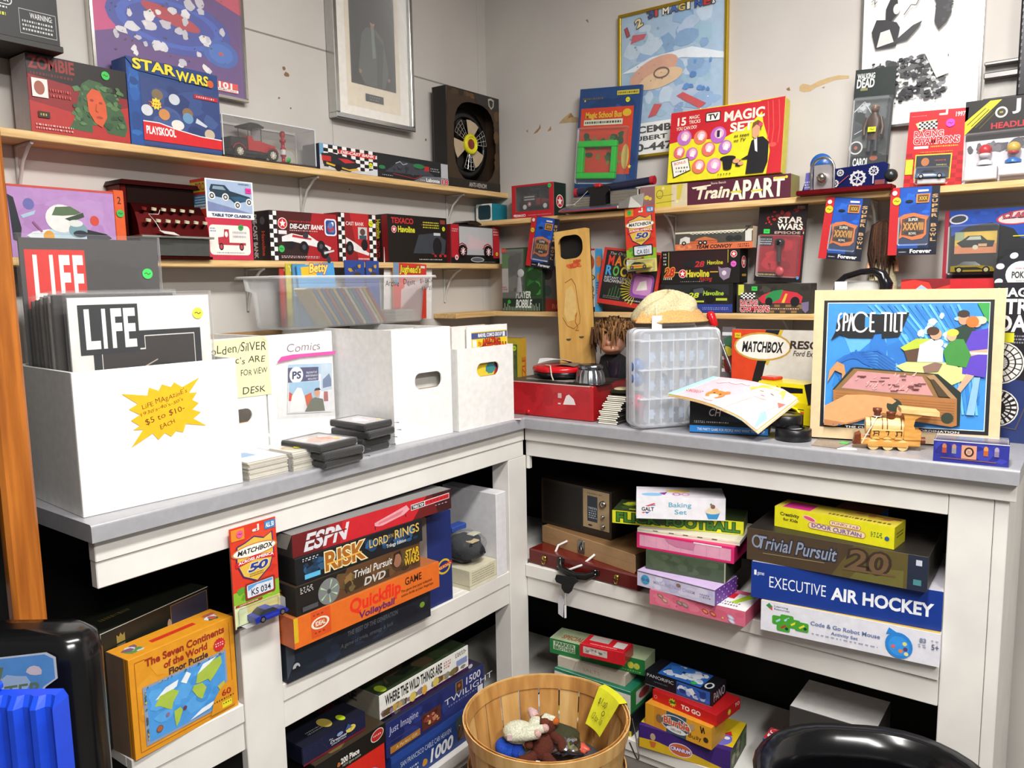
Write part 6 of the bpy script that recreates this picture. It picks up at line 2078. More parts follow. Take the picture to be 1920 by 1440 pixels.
def a_(p):
 F=p['F']
 F.r('#1f1518',0,0,1,1);F.b(['#701c20','#3c1618','#8c2424'],.3,.62,1,.98,14,.12,3)
 F.b(['#a02020','#c02c24','#1a1012'],.1,.72,.42,.92,14,.12,5)
 F.r('#9c1c28',.02,.06,.96,.6);F.b(['#b02430','#8a1822','#c02c38'],.04,.08,.94,.6,12,.2,6)
 F.t('#efe6da','STAR',.42,.755,.92,.825,2);F.t('#efe6da','WARS',.42,.67,.94,.74,2);F.t('#d8b8a8','EPISODE I',.36,.615,.98,.645,1)
 F.r('#23282c',.02,.46,.34,.58);F.fine('#c8ccd0',.06,.47,.32,.56,3);F.fine('#c8c4c0',.8,.93,.96,.97,2)
 F.r('#1a1414',.03,.06,.5,.12);F.fine('#c8a868',.06,.07,.46,.11,1);F.e('#4a9ad0',.92,.06,.03,.02)
pl=pR(1413,1502,388,-.062,Z3+P12['h']+.0008)
it=carton('figure_card','black and red carded figure standing on the olive race car box','carded toy',pl,.003,'#1f1518',a_,'carded figures on the lower back shelf',roll=.06,bev=.0005)
blister(it,.08,.06,.92,.6,.025)
m=MB();w,h=it.w,it.h
m.lathe([(.0005,0),(.013,.002),(.014,.012),(.01,.018),(.0005,.02)],'#17171a:g',(w*.02,-.014,h*.46),14)
m.tube([(w*.02,-.013,h*.46),(w*.02,-.013,h*.34),(w*.04,-.013,h*.26)],.006,'#3a3430:p',8);m.ball((w*.06,-.012,h*.14),.012,'#d04a54:p',sy=.5)
m.tube([(w*.02,-.013,h*.5),(w*.1,-.014,h*.5)],.002,'#2a2a2c:p',6)
child(it,'toy_figure',m,'dark helmeted figure')
sticker(it,.2,.645,.008,'#38d058',rect=(.0085,.006))
# doll seen from behind, long brown hair over a cream dress
qd=coly(1652,-.04,Z3)
m=MB()
zt=ony(1650,400,-.05).z
zd=ony(1660,498,-.05).z
hh=zt -Z3
m.loft([[(a*math.cos(t),b*math.sin(t),z) for t in [2*math.pi*k/16 for k in range(16)]] for z,a,b in ((.0,.05,.03),(.05,.042,.028),(hh*.45,.026,.02),(hh*.62,.022,.016),(hh*.66,.01,.01))],'#d8cfa8:F')
o=tag(m.build('doll',None,(qd.x,-.04,Z3)),'doll with long brown hair and a cream dress standing between the football cards','doll')
m=MB();m.ball((0,.004,hh*.78),.028,'#c8946c:p',sz=1.15);child(o,'head',m,'doll head')
m=MB()
rnd=random.Random(9)
for i in range(54):
 a=math.radians(rnd.uniform(150,390))
 r0=.03
 x,y=r0*math.cos(a),r0*math.sin(a)*.8
 L_=hh*rnd.uniform(.34,.56)
 m.tube([(x*.3,y*.3,hh*.92),(x*.9,y*.9,hh*.88),(x*1.05,y*1.05,hh*.74),(x*rnd.uniform(.7,1.15),y*1.1-.004,hh*.6),(x*rnd.uniform(.5,1.1),y*1.1-.006,hh*.9-L_)],.004,('#4a2c1a:F','#5c3822:F','#3c2214:F')[i%3],5,rs=[.004,.005,.005,.004,.001])
child(o,'hair',m,'long brown hair')
m=MB()
for s_ in (-1,1):
 m.tube([(s_*.022,0,hh*.6),(s_*.032,-.006,hh*.5),(s_*.034,-.012,hh*.42)],.006,'#c8946c:p',8)
child(o,'arms',m,'bare doll arms')
m=MB();m.sheet(lambda u,v:(-.05+.1*u,-.034-.004*math.sin(12*u),.002+.06*v),14,3,'#d8d8b0:F',.001);child(o,'apron',m,'pale yellow apron')
# white case with a black loop handle
pl=pR(1562,1668,520,-.125,Z3)
w,h=pl['w'],pl['h']
o=empty('toy_iron',place(pl,.03),pl['rz'])
m=MB();m.box((-w/2,-.014,0),(w*.5,.015,h*.9),'#dfe0da:p',.008);m.build('body',o)
m=MB()
hp_=[(-w*.46,0,h*.5),(-w*.4,0,h*.85),(-w*.28,0,h*1.0),(0,0,h*1.12),(w*.22,0,h*1.14),(w*.36,0,h*1.04),(w*.44,0,h*.8),(w*.42,0,h*.5)]
m.tube([(x,-.028,z) for x,y,z in hp_],.008,'#131217:g',10,rs=[.006,.008,.008,.008,.009,.013,.016,.014]);q=m.build('handle',o);q['label']='glossy black handle'
m=MB();m.box((-w*.44,-.04,h*.5),(-w*.22,-.038,h*.88),'#f0eef4');m.build('price_tag',o)
tag(o,'white toy appliance with a black loop handle behind the puzzle board box','toy appliance')
def a_(p):
 F=p['F']
 F.r('#8c1c24',0,0,1,1);F.p('#d83a30',[(0,.5),(0,.92),(.14,.98),(.3,.9),(.36,.6),(.7,.82),(.68,.94),(.38,.74),(.3,.4)]);F.p('#a8c4dc',[(.08,.55),(.22,.84),(.3,.7),(.26,.52)])
 F.r('#c8202a',.52,.4,.96,.98);F.t('#e8dcdc','HOT',.6,.5,.8,.7,2);F.r('#b8b4bc',.8,.5,.98,.7)
P18=pR(1687,1868,524,YB,Z3)
carton('toy_car_box','red toy car box half hidden behind the top edge of the puzzle board box','box',P18,.06,dict(F='#8c1c24',T='#a82c34',R='#7a1820'),a_,'boxed toys on the back wall shelves')
def a_(p):
 F=p['F']
 F.r('#1d2022',0,0,1,1);F.p('#1a48a8',[(.05,1),(1,1),(1,.56),(.8,.56),(.72,.7),(.5,.8),(.25,.76),(.08,.62)]);F.r('#9c2438',0,0,.05,1);F.b(['#1e50b4','#163e94'],.08,.8,.98,.99,8,.3,2)
 F.e('#c8c8d0',.15,.87,.1,.07,rot=8);F.e('#3c4048',.15,.87,.08,.05,rot=8)
 F.e('#c03040',.78,.86,.24,.1,rot=6);F.e('#e8c8c8',.78,.86,.22,.085,rot=6);F.t('#c8485c','CLASSIC',.6,.85,.96,.92,2,sh=.25,out='#3a3434');F.l('#3a3434',.01,[(.6,.84),(.98,.87)])
 F.r('#c8a848',.12,.36,.56,.68);F.p('#c8825c',[(.12,.36),(.56,.36),(.56,.5),(.12,.48)]);F.p('#8a9a78',[(.12,.56),(.22,.56),(.22,.68),(.12,.68)])
 F.p('#2a2e2c',[(.14,.52),(.2,.56),(.26,.62),(.4,.62),(.46,.55),(.54,.54),(.52,.45),(.2,.45)]);F.p('#a8b0a0',[(.24,.56),(.28,.61),(.39,.61),(.4,.56)]);F.e('#c8c0a8',.34,.45,.03,.035);F.r('#c8a078',.37,.46,.46,.5)
 F.r('#d0c838',.72,.585,1,.6)
pl=pR(1766,1948,397,-.042,Z3+P18['h']+.0006)
it=carton('toy_car_card','blue topped card with an old car photo and a gold toy car inside','carded toy',pl,.004,'#1d2022',a_,'carded figures on the lower back shelf',bev=.0005)
blister(it,.06,.05,.58,.78,.03)
m=MB();stock_car(m,(-it.w*.16,-.018,it.h*.07),it.w*.46,'#8a7a28:g','#17140e',hub='#d8d0a0:s');child(it,'toy_car',m,'gold and black toy car')
sticker(it,.95,.7,.0085,'#d0cc28')
def a_(p):
 F=p['F']
 F.r('#15151c',0,0,1,1)
 cu,cv=.38,.62
 F.c('#1c1c26',cu,cv,.36)
 for i in range(8):
  a=math.radians(45*i+20)
  du,dv=.3*math.cos(a)*F.h/F.w,.3*math.sin(a)
  F.e('#e8e6e4',cu+du,cv+dv,.09,.045,rot=0 if i%2 else 20)
 F.c('#e8e6e4',cu,cv,.2);F.t('#2a2a30','POKER',cu -.2,cv -.05,cu+.2,cv+.04,2);F.fine('#c04a4c',cu -.12,cv+.07,cu+.14,cv+.11,1);F.fine('#6a6a40',cu -.1,cv -.11,cu+.1,cv -.08,1)
carton('poker_box','black box with a white poker chip picture on the lower back shelf','box',pR(1876,1966,468,-.106,Z3),.036,'#15151c',a_,'boxed toys on the back wall shelves')
# ================================================================ back wall arm of the countertop
# red metal box with clutter on it
PRB=pZ((944,774),(1112,792),(965,714),H)
w,h,d=PRB['w'],PRB['h'],.2
def a_(p):
 F=p['F']
 F.b(['#b81c24','#a8161e'],0,0,1,1,10,.4,2)
 F.p('#e0d4d4',[(.685,.42),(.72,.68),(.75,.72),(.8,.6),(.82,.44)]);F.r('#c8a8a8',.63,.6,.67,.74);F.r('#d8c4c4',.63,.42,.66,.46)
 F.r('#c8c4bc',.0,.975,.97,1)
RB_=carton('metal_box','red metal box with a torn white label at the inner counter corner','metal box',PRB,d,dict(F='#b0181f:p',R='#98141a:p',T='#8a8680:s',L='#98141a:p'),a_,bev=.003)
m=MB();m.ball((-w*.2,-d/2-.002,h*.12),.006,'#c81c24:g');child(RB_,'knob',m)
TR=Matrix.Translation(RB_.o.location)@Matrix.Rotation(PRB['rz'],4,'Z')
ZT2=h+.0012
def on_red(mb,name,label,cat,x,y,z,rz=0,group=None):
 o=mb.build(name,None,TR@V((x,y,ZT2+z)),PRB['rz']+rz)
 return tag(o,label,cat,group)
m=MB();m.box((-.085,-.06,0),(.075,.06,.004),'#8f8c86',.0005);on_red(m,'paper_folder','thin grey folder lying on the red metal box under the round case','folder',-.01,-.005,0)
o=empty('round_case',TR@V((-.015,-.0,ZT2+.0045)),PRB['rz'])
m=MB();m.lathe([(.05,0),(.078,.006),(.082,.016),(.08,.021),(.001,.021)],'#15151a:g',n=36);q=m.build('lower_shell',o);q['label']='black lower shell'
m=MB();m.lathe([(.082,.021),(.084,.027),(.082,.033),(.07,.036),(.001,.036)],'#c8161e:g',n=36);q=m.build('upper_shell',o);q['label']='red upper shell'
m=MB();m.sheet(lambda u,v:(.0+.07*u,-.04+.07*v,.0375+.004*math.sin(3*u)),5,5,'#6a625a',.0006);m.build('paper',o)
m=MB();m.tube([(-.02,-.05,.0385),(.01,-.07,.04),(.022,-.0865,.035),(.028,-.0905,.014),(.034,-.091,.002)],.002,'#d8ccb8:F',6);q=m.build('string_tag',o);q['label']='pale cloth string'
tag(o,'round red and black case with a pale string on the red metal box','case')
m=MB()
m.sheet(lambda u,v:(-.05+.1*u,-.03+.05*v,.001+.012*math.sin(2.6*u+v)),8,4,'#e4e4e6',.0006)
on_red(m,'paper_sheet','curled white leaflet lying over the round red and black case','leaflet',-.055,.03,.042,.5)
m=MB();m.box((-.07,-.028,0),(.07,.028,.012),'#1f2848',.002)
on_red(m,'dark_book','dark blue booklet behind the round red and black case','booklet',-.03,.085,.0,-.1)
# chrome moulded tin pair
o=empty('metal_tin',TR@V((.112,-.045,ZT2)),PRB['rz'])
m=MB();m.box((-.055,-.04,0),(.055,.04,.002),'#5a5852:s',.0005);m.build('tray',o)
def fl(r,z,k=10,a=.06):
 return [(r*(1+a*math.cos(k*t))*math.cos(t),r*(1+a*math.cos(k*t))*math.sin(t)*.8,z) for t in [2*math.pi*i/60 for i in range(60)]]
m=MB();m.loft([fl(.043,.0025),fl(.039,.028),fl(.034,.036),fl(.034,.038)],'#a8acb0:M',False,True);q=m.build('fluted_tin',o);q['label']='fluted chrome tin'
m=MB();m.loft([fl(.034,.038,24,.02),fl(.037,.042,24,.02),fl(.037,.05,24,.02),fl(.03,.053,24,.02)],'#8c9098:M',False,True);q=m.build('ridged_lid',o);q['label']='ridged chrome lid'
tag(o,'fluted chrome tin with a ridged lid on the front of the red metal box','metal tin')
def a_(p):
 F=p['F']
 F.r('#c0a828',0,0,1,1);F.r('#4c5a34',.08,.06,.78,.9);F.b(['#3c4c2c','#5c6a3c'],.1,.08,.76,.88,8,.2,2)
 R=p['R'];R.r('#c8982c',0,0,1,1);R.t('#b84a20','PUZZLE',.2,.08,.8,.7,2,rot=90)
a=ony(986,690,-.22)
pl=pR(947,978,634,-.2,H+.01)
pl['h']=onv(950,634,pl['A'],pl['A']+V((1,0,0))).z -H -.0005;pl['A'].z=H+.0005
it=carton('puzzle_box','small yellow and green puzzle box standing behind the red metal box','box',pl,.03,dict(F='#c0a828',R='#c8982c',T='#b86a24'),a_)
sticker(it,.62,.84,.009,'#b8d82c')
# tan wooden carrier leaning on the shelf edge
A_,B_=coly(1054,-.17,H),coly(1112,-.17,H)
pl=seat(A_,B_,(1029,434))
w,h,d=pl['w'],pl['h']*1.0,.03
hx0,hx1,hz0,hz1=-w*.41,w*.4,h*.835,h*.97
m=MB()
th=.004
m.box((-w/2,-d/2,0),(w/2,-d/2+th,hz0),'ply_tan');m.box((-w/2,-d/2,hz1),(w/2,-d/2+th,h),'ply_tan')
m.box((-w/2,-d/2,hz0),(hx0,-d/2+th,hz1),'ply_tan');m.box((hx1,-d/2,hz0),(w/2,-d/2+th,hz1),'ply_tan')
r=(hz1-hz0)*.42
for cx,cz,sx,sz in ((hx0,hz0,1,1),(hx1,hz0,-1,1),(hx1,hz1,-1,-1),(hx0,hz1,1,-1)):
 pts=[(cx,cz)]+[(cx+sx*r*(1-math.cos(t)),cz+sz*r*(1-math.sin(t))) for t in [math.pi/2*k/6 for k in range(7)]]
 m.prism(pts if sx*sz<0 else pts[::-1],-d/2,-d/2+th,'ply_tan')
m.box((-w/2,d/2-th,0),(w/2,d/2,h),'dark_paint')  # back coloured near black so the hand hole shows painted shade inside
m.box((-w/2,-d/2+th,0),(-w/2+th,d/2-th,h),'ply_tan');m.box((w/2-th,-d/2+th,0),(w/2,d/2-th,h),'ply_tan')
m.box((-w/2+th,-d/2+th,0),(w/2-th,d/2-th,th),'ply_tan');m.box((-w/2+th,-d/2+th,h -th),(w/2-th,d/2-th,h),'ply_tan')
P=Panel(m,(-w/2,-d/2,0),(1,0,0),(0,0,1),w,h)
P.b(['#c8522a','#d86a3c'],.3,.775,.86,.81,14,.6,3);P.b(['#c8522a'],.56,.8,.86,.83,8,.6,5)
P.l('#8a5a2c',.003,[(.28,.7),(.5,.72),(.62,.68),(.66,.6),(.72,.5),(.7,.46),(.5,.43),(.3,.45),(.16,.5)])
P.p('#e4c078',[(.2,.52),(.3,.66),(.5,.68),(.6,.62),(.62,.54),(.52,.48),(.3,.47)])
P.l('#b8702c',.005,[(.56,.5),(.62,.52),(.56,.47),(.64,.44),(.56,.42),(.66,.42)])
P.e('#55503c',.32,.375,.08,.012,a0=180,a1=360);P.e('#55503c',.74,.385,.08,.012,a0=180,a1=360)
tag(m.build('wooden_carrier',None,place(pl,d)+V((0,0,.0035)),pl['rz'],-.045,-.075),'tall tan wooden carrier with an oval hand hole and a red sketch','wooden carrier')
# doll with bushy brown hair
c=coly(1150,-.17,H)
hz=ony(1150,632,-.17).z
o=empty('doll',(c.x,-.17,H))
m=MB()
z0=hz -H
m.loft([[(a*math.cos(t),b*math.sin(t),z) for t in [2*math.pi*k/18 for k in range(18)]] for z,a,b in ((0,.06,.045),(.04,.065,.045),(z0*.5,.05,.04),(z0*.72,.04,.03),(z0*.78,.018,.018))],'#141318:F');q=m.build('body',o);q['label']='black clothed body'
m=MB()
m.loft([[(.018+a*math.cos(t),-.03+b*math.sin(t),z) for t in [2*math.pi*k/12 for k in range(12)]] for z,a,b in ((z0*.25,.004,.004),(z0*.5,.02,.012),(z0*.68,.024,.012))],'#2c2430:g');m.build('scarf',o)
m=MB()
HC=V((0,-.004,z0*.96))
m.ball(HC,.042,'#c08a70:p',20,14,sz=1.12)
m.ball(HC+V((.01,-.04,-.006)),.009,'#c08a70:p');m.ball(HC+V((.012,-.032,-.024)),.022,'#bc8468:p',sx=1.2,sz=.55)
for s_ in (-1,1):
 m.ball(HC+V((.008+s_*.015,-.036,.008)),.005,'#2a1a14:g',8,6)
m.tube([HC+V((-.004,-.042,-.02)),HC+V((.012,-.05,-.024)),HC+V((.026,-.044,-.02))],.002,'#8a4a40:p',6)
m.build('head',o)
m=MB()
rnd=random.Random(2)
m.ball(HC+V((0,.008,.012)),.046,'#5a3a1e:F',18,12,sz=1.05,z0=-.55)
for i in range(420):
 a,b=rnd.uniform(0,2*math.pi),rnd.uniform(.0,1)
 el=math.pi/2*(1-b*1.1)
 dr=V((math.cos(a)*math.cos(el),math.sin(a)*math.cos(el),math.sin(el)))
 if dr.y<-.35 and dr.z<.3:
  continue
 p0=HC+V((0,.008,.012))+dr*.04
 ln=rnd.uniform(.035,.07)
 out=V((dr.x,dr.y,0))
 md=p0+dr*ln*.3+out*ln*.2
 tip=p0+out*ln*.5+V((rnd.uniform(-.008,.008),rnd.uniform(-.008,.008),-ln*(.25+.6*b)))
 m.tube([p0,md,tip],.002,('#6a4624:F','#8a6034:F','#9c7040:F','#5a3a1e:F')[i%4],5,rs=[.0036,.0034,.0012])
q=m.build('hair',o);q['label']='bushy brown yarn hair'
tag(o,'doll with bushy brown hair and black clothes behind the frosted organizer case','doll')
# pile of printed booklets beside the red box
bx=onz(1118,795,H)
for i in range(15):
 m=MB()
 h_=.0052
 m.box((0,0,.0006),(.058,.12,h_-.0004),'#3a3834',.0018,dict(F='#e6e0d0',L='#e6e0d0'))
 xo=(0,.002,-.002,.001,.006,.004,.002,.01,.014,.01,.013,.018,.024,.022,.026)[i]
 tag(m.build('booklet',None,(bx.x+xo,bx.y+.008+.3*xo,H+i*h_),.02*math.sin(i*2.2)),'one of the dark covered booklets with pale page edges stacked beside the red metal box','booklet','booklets stacked beside the red metal box')
m=MB();m.box((-.026,-.03,0),(.026,.03,.012),'#4a4a38:s',.004);m.ball((0,0,.012),.022,'#c8bc94:p',sz=.25)
tag(m.build('soap_dish',None,(bx.x+.045,bx.y+.06,H+15*.0052+.001),.2),'olive green dish with a pale lump on the stack of booklets','dish')
# frosted organizer case
pl=pZ((1196,808),(1350,796),(1190,622),H)
w,h=pl['w'],pl['h']
d=(onz(1153,801,H)-pl['A']).length*.98
o=empty('organizer_case',place(pl,d)+V((0,0,.0035)),pl['rz'])
FM='#e6ebf2:f'
for y0,y1,nm in ((-d/2,-.0015,'front_half'),(.0015,d/2,'back_half')):
 m=MB()
 r=.016
 ring=lambda y,s:[(x,y,z) for x,z in [(cx+r*math.cos(math.radians(a0+18*k)),cz+r*math.sin(math.radians(a0+18*k))) for cx,cz,a0 in ((w/2-r -s,r+s,-90),(w/2-r -s,h -r -s,0),(-w/2+r+s,h -r -s,90),(-w/2+r+s,r+s,180)) for k in range(6)]]
 m.loft([ring(y0 if y0<0 else y1,.006),ring(y0*.93 if y0<0 else y1*.93,.001),ring(y1 if y0<0 else y0,0)],FM,True,False)
 m.build(nm,o)
 m=MB()
 m.loft([ring(y1-.006 if y0<0 else y0,-.003),ring(y1 if y0<0 else y0+.006,-.003)],'#e8ecf2:f',False,False);m.build('rim',o)
m=MB()
for i in range(1,7):
 x=-w/2+w*i/7
 m.box((x -.0012,-d/2+.004,.012),(x+.0012,-.003,h -.012),'#c4ccd8:p')
q=m.build('upright_dividers',o)
m=MB()
for i in range(1,4):
 z=h*i/3.4
 m.box((-w/2+.008,-d/2+.003,z -.0012),(w/2-.008,d/2-.003,z+.0012),'#dfe4ea:p')
m.build('cross_dividers',o)
P_=None
m=MB();P=Panel(m,(-w/2,-d/2+.0055,0),(1,0,0),(0,0,1),w,h)
for j in range(3):
 for i in range(6):
  u,v=.2+.118*i,.14+.29*j
  P.p('#a4b4cc:p',[(u -.05,v -.05),(u+.0,v -.05),(u+.0,v -.015),(u+.025,v),(u,v+.02),(u,v+.05),(u -.05,v+.05)])
m.build('divider_tabs',o)
m=MB();m.tube([(-w*.2,0,h -.002),(-w*.18,0,h+.008),(w*.25,0,h+.008),(w*.27,0,h -.002)],.005,'#e4e8ee:f',8);m.build('handle',o)
for x,z,c in ((-.44,.62,'#3a64a8'),(-.44,.5,'#4a70b0'),(-.43,.25,'#c83a58'),(-.3,.12,'#b8607a'),(.3,.1,'#4a4c52'),(.1,.08,'#5a6484'),(-.1,.45,'#8aa4c4'),(.2,.4,'#90a8c8')):
 m=MB();m.ball((x*w,.02 if x>-.4 else -.004,z*h),.017,c+':p',14,10,sz=1.3);q=m.build('small_part',o)
tag(o,'frosted plastic organizer case standing on edge with coloured bits inside','organizer case')
TC=Matrix.Translation(o.location)@Matrix.Rotation(pl['rz'],4,'Z')
HC_,DC=h,d
# beige cloth cap lying on the case
m=MB()
zc=ony(1276,558,-.22).z
capc=TC@V((.005,.045,HC_+.0135))
W2=.098
def capf(u,v):
 a=2*math.pi*u
 r=math.sin(math.pi/2*v)
 z=math.cos(math.pi/2*v)
 bump=1+.07*math.sin(5*a+9*v)+.05*math.sin(3*a -6*v)
 return (W2*r*math.cos(a)*bump,.06*r*math.sin(a)*bump,.072*z*(1+.14*math.sin(4*a+7*v))+.004)
m.sheet(capf,40,16,'#d9cba0:F')
m.v=[(x,y,z) for x,y,z in m.v]
o=m.build('cloth_cap',None,capc,pl['rz'])
m=MB()
m.tube([(W2*.93*math.cos(t),.058*math.sin(t),.006) for t in [2*math.pi*k/30 for k in range(30)]],.006,'#d8a060:F',8,True)
m.sheet(lambda u,v:(W2*(.9+.25*v)*math.cos(math.pi*(1.12+.76*u)),.058*(.9+.5*v)*math.sin(math.pi*(1.12+.76*u)),.012+.018*(1-v)-.012*v),20,4,'#d8a868:F',.003)
q=m.build('brim',o);q['label']='orange tan brim'
m=MB();m.box((-.078,-.068,-.014),(-.05,-.066,.02),'#f0f0f4');m.tube([(-.064,-.067,.02),(-.062,-.058,.05)],.0006,'#f0f0f0',5);m.build('price_tag',o)
tag(o,'beige crumpled cloth cap with a white tag on top of the organizer case','cap')
# red handled tool
A_=ony(1374,700,-.118);B_=ony(1336,600,-.118)
ax=(B_-A_).normalized()
p_bot=A_-ax*((A_.z -H -.003)/ax.z)
m=MB();m.cyl(p_bot,B_-ax*.0,.004,'#c8ccd0:M',10)
o=m.build('screwdriver');
m=MB()
n0=ax.orthogonal().normalized();n1=ax.cross(n0)
rg=lambda s,r:[B_+ax*s+n0*(r*math.cos(t))+n1*(r*math.sin(t)) for t in [2*math.pi*k/14 for k in range(14)]]
m.loft([rg(-.02,.008),rg(-.012,.0115),rg(.012,.0125),rg(.02,.011),rg(.025,.006)],'#d01a24:g');q=m.build('handle',o);q['label']='red plastic handle'
m=MB();m.loft([rg(-.034,.007),rg(-.022,.0095)],'#d8dade:M');m.build('collar',o)
tag(o,'red handled screwdriver leaning between the organizer case and the rescue truck box','screwdriver')
# carded strip of chrome bits behind it
def a_(p):
 F=p['F'];F.r('#6a6468',0,0,1,1)
 for i in range(7):
  F.r('#dcdce0',0,.06+.14*i,1,.1+.14*i)
 F.b(['#8c2a34','#c8b83a','#3a6a4c','#2c2a2c'],0,0,1,.95,14,.14,3)
carton('toy_card','strip card of chrome striped pieces behind the red handled screwdriver','carded toy',pR(1352,1376,613,-.095,H),.004,'#6a6468',a_,bev=.0005)
# rescue truck package
def a_(p):
 F=p['F']
 F.r('#e2ded6',0,0,1,1);F.p('#d8431f',[(0,0),(0,1),(.34,1),(.2,.3),(.12,0)]);F.p('#17151a',[(.3,1),(.42,1),(.3,.62),(.2,0),(.12,0),(.2,.5)]);F.p('#d8b83c',[(.42,1),(.45,1),(.32,.6),(.3,.62)])
 F.e('#c8a040',.27,.81,.25,.16);F.e('#f4f0ea',.27,.81,.235,.14);F.t('#17151a','MATCHBOX',.09,.75,.44,.86,2,sh=.25)
 F.t('#3a2c2c','RESCUE',.5,.8,.86,.88,2,sh=.1);F.t('#4a3c3c','Ford Expedition',.53,.72,.86,.775,1,sh=.25)
pl=pR(1370,1592,617,-.13,H)
it=carton('truck_package','orange and white package backing card behind the yellow toy rescue truck','box',pl,.006,'#e2ded6',a_,bev=.0006)
sticker(it,.055,.93,.009,'#e0c020',rect=(.009,.007))
m=MB();m.box((-it.w/2,-.03,.0),(it.w/2,-.0032,.012),'#2c2a2c',.001);child(it,'base_tray',m)
w=it.w
m=MB()
L,W,hh=.262,.092,.122
r=.028
Y_='#e8d418:g'
low=[(-.5,.16),(.5,.16),(.5,.52),(.36,.58),(-.46,.6),(-.5,.5)]
m.prism([(x*L,z*hh) for x,z in low],-W/2,W/2,Y_)
up=[(.2,.56),(.06,.97),(-.42,.97),(-.48,.58)]
A0=[(x*L,-W/2*(1 if z<.7 else .86),z*hh) for x,z in up];B0=[(x,-y,z) for x,y,z in A0]
m.add(A0,[[3,0,1,2]],Y_);m.add(B0,[[2,1,0,3]],Y_)
m.add([A0[0],B0[0],B0[1],A0[1]],[[0,1,2,3]],'#16181c:g');m.add([A0[1],B0[1],B0[2],A0[2]],[[0,1,2,3]],Y_);m.add([A0[2],B0[2],B0[3],A0[3]],[[0,1,2,3]],'#16181c:g')
for a,b,c_,e in ((.15,.06,.035,.035),(.005,.005,-.15,-.15),(-.18,-.18,-.43,-.41)):
 for s_ in (-1,1):
  q=[(a*L,s_*(W*.489),.61*hh),(b*L,s_*(W*.447),.89*hh),(e*L,s_*(W*.447),.89*hh),(c_*L,s_*(W*.489),.61*hh)]
  m.add(q,[[0,1,2,3]],'#14161a:g')
for s_ in (-1,1):
 m.add([(x*L,s_*(W/2+.0004),z*hh) for x,z in ((-.44,.36),(.3,.36),(.34,.43),(-.44,.43))],[[0,1,2,3]],'#d85a1c');m.add([(x*L,s_*(W/2+.0004),z*hh) for x,z in ((-.44,.46),(.4,.46),(.4,.475),(-.44,.475))],[[0,1,2,3]],'#2a2418')
 for x in (-.3,.3):
  m.cyl((x*L,s_*W*.3,r),(x*L,s_*W*.52,r),r,'#0f0f10:p',20);m.cyl((x*L,s_*W*.52,r),(x*L,s_*W*.535,r),r*.55,'#2a2a2c:s',14)
  m.tube([(x*L+r*1.18*math.cos(t),s_*W*.5,r+r*1.18*math.sin(t)) for t in (0,.5,1,1.57,2.1,2.6,3.14)],.003,Y_,6)
m.box((-.06*L,-.02,.97*hh),(.1*L,.02,1.04*hh),'#c8301c:g',.003)
m.box((.48*L,-W*.4,.2*hh),(.515*L,W*.4,.34*hh),'#2a2a2c:p',.002)
m.xf(Matrix.Translation((-w*.5+.15,-.098,.002))@Matrix.Rotation(math.pi -.25,4,'Z'))
q=child(it,'toy_truck',m);q['label']='yellow toy rescue truck'
# black party game box and the pink magazine across it
def a_(p):
 F=p['F']
 F.r('#121216',0,0,1,1);F.r('#2a86d8',0,.03,1,.24);F.t('#e8f2fa','THE PARTY GAME FOR PEOPLE WHO WANT TO ACT UP',.1,.09,.96,.17,1)
 F.t('#c8c8c8','CH',.24,.56,.4,.78,1,sh=.2);F.r('#24303c',.4,.4,.66,.56);F.fine('#c8c8cc',.06,.32,.2,.4,2);F.fine('#c8c8cc',.22,.32,.5,.4,1)
pl=pZ((1293,811),(1440,819),(1292,752),H)
PG=pl
it=carton('party_game_box','black game box with a bright blue bottom stripe under the pink magazine','box',pl,.085,dict(F='#121216',L='#17171c',T='#1a1a20',R='#121216'),a_)
zt=H+pl['h']+.004
C00,C10,C11,C01=ony(1252,738,-.475),ony(1419,797,-.455),ony(1496,737,-.36),ony(1338,706,-.39)
m=MB()
P=Panel(m,(0,0,0),(1,0,0),(0,1,0),1,1)
for i in range(12):
 for j in range(10):
  m.add([(i/12,j/10,0),((i+1)/12,j/10,0),((i+1)/12,(j+1)/10,0),(i/12,(j+1)/10,0)],[[0,1,2,3]],'#f0b0b8' if i>0 else '#a8d8d4')
P.k=14
P.r('#a8d8d4',0,.0,.02,1)
P.p('#8cc8d0',[(.52,.0),(.98,.0),(.98,.3),(.86,.5),(.66,.56),(.52,.36)])
P.p('#f4d4b8',[(.5,.0),(.62,.0),(.66,.3),(.72,.62),(.64,.7),(.56,.44),(.46,.12)]);P.p('#f4d4b8',[(.8,.0),(.92,.02),(.9,.3),(.94,.6),(.86,.7),(.8,.5)])
P.e('#f4d4b8',.76,.74,.14,.17);P.p('#e8c83c',[(.6,.74),(.62,.94),(.74,1.0),(.88,.98),(.93,.78),(.88,.86),(.76,.9),(.66,.86)]);P.p('#e8c83c',[(.56,.78),(.6,.86),(.6,.7)]);P.p('#d85a3c',[(.92,.68),(.98,.74),(.97,.6)])
P.l('#4a3a30',.012,[(.68,.76),(.72,.77)]);P.l('#4a3a30',.012,[(.8,.77),(.84,.76)]);P.l('#c86a60',.01,[(.74,.66),(.78,.66)])
P.e('#e07a2c',.4,.3,.09,.15);P.e('#e07a2c',.33,.43,.03,.05);P.e('#e07a2c',.47,.43,.03,.05);P.e('#f0e4d0',.41,.24,.045,.06);P.e('#3a2a20',.37,.33,.012,.02);P.e('#3a2a20',.44,.33,.012,.02);P.e('#f0e4d0',.42,.12,.06,.06)
P.l('#e8e0e0',.05,[(.2,.72),(.3,.84),(.36,.78),(.44,.86),(.52,.82)]);P.fine('#b86a74',.08,.2,.26,.32,3)
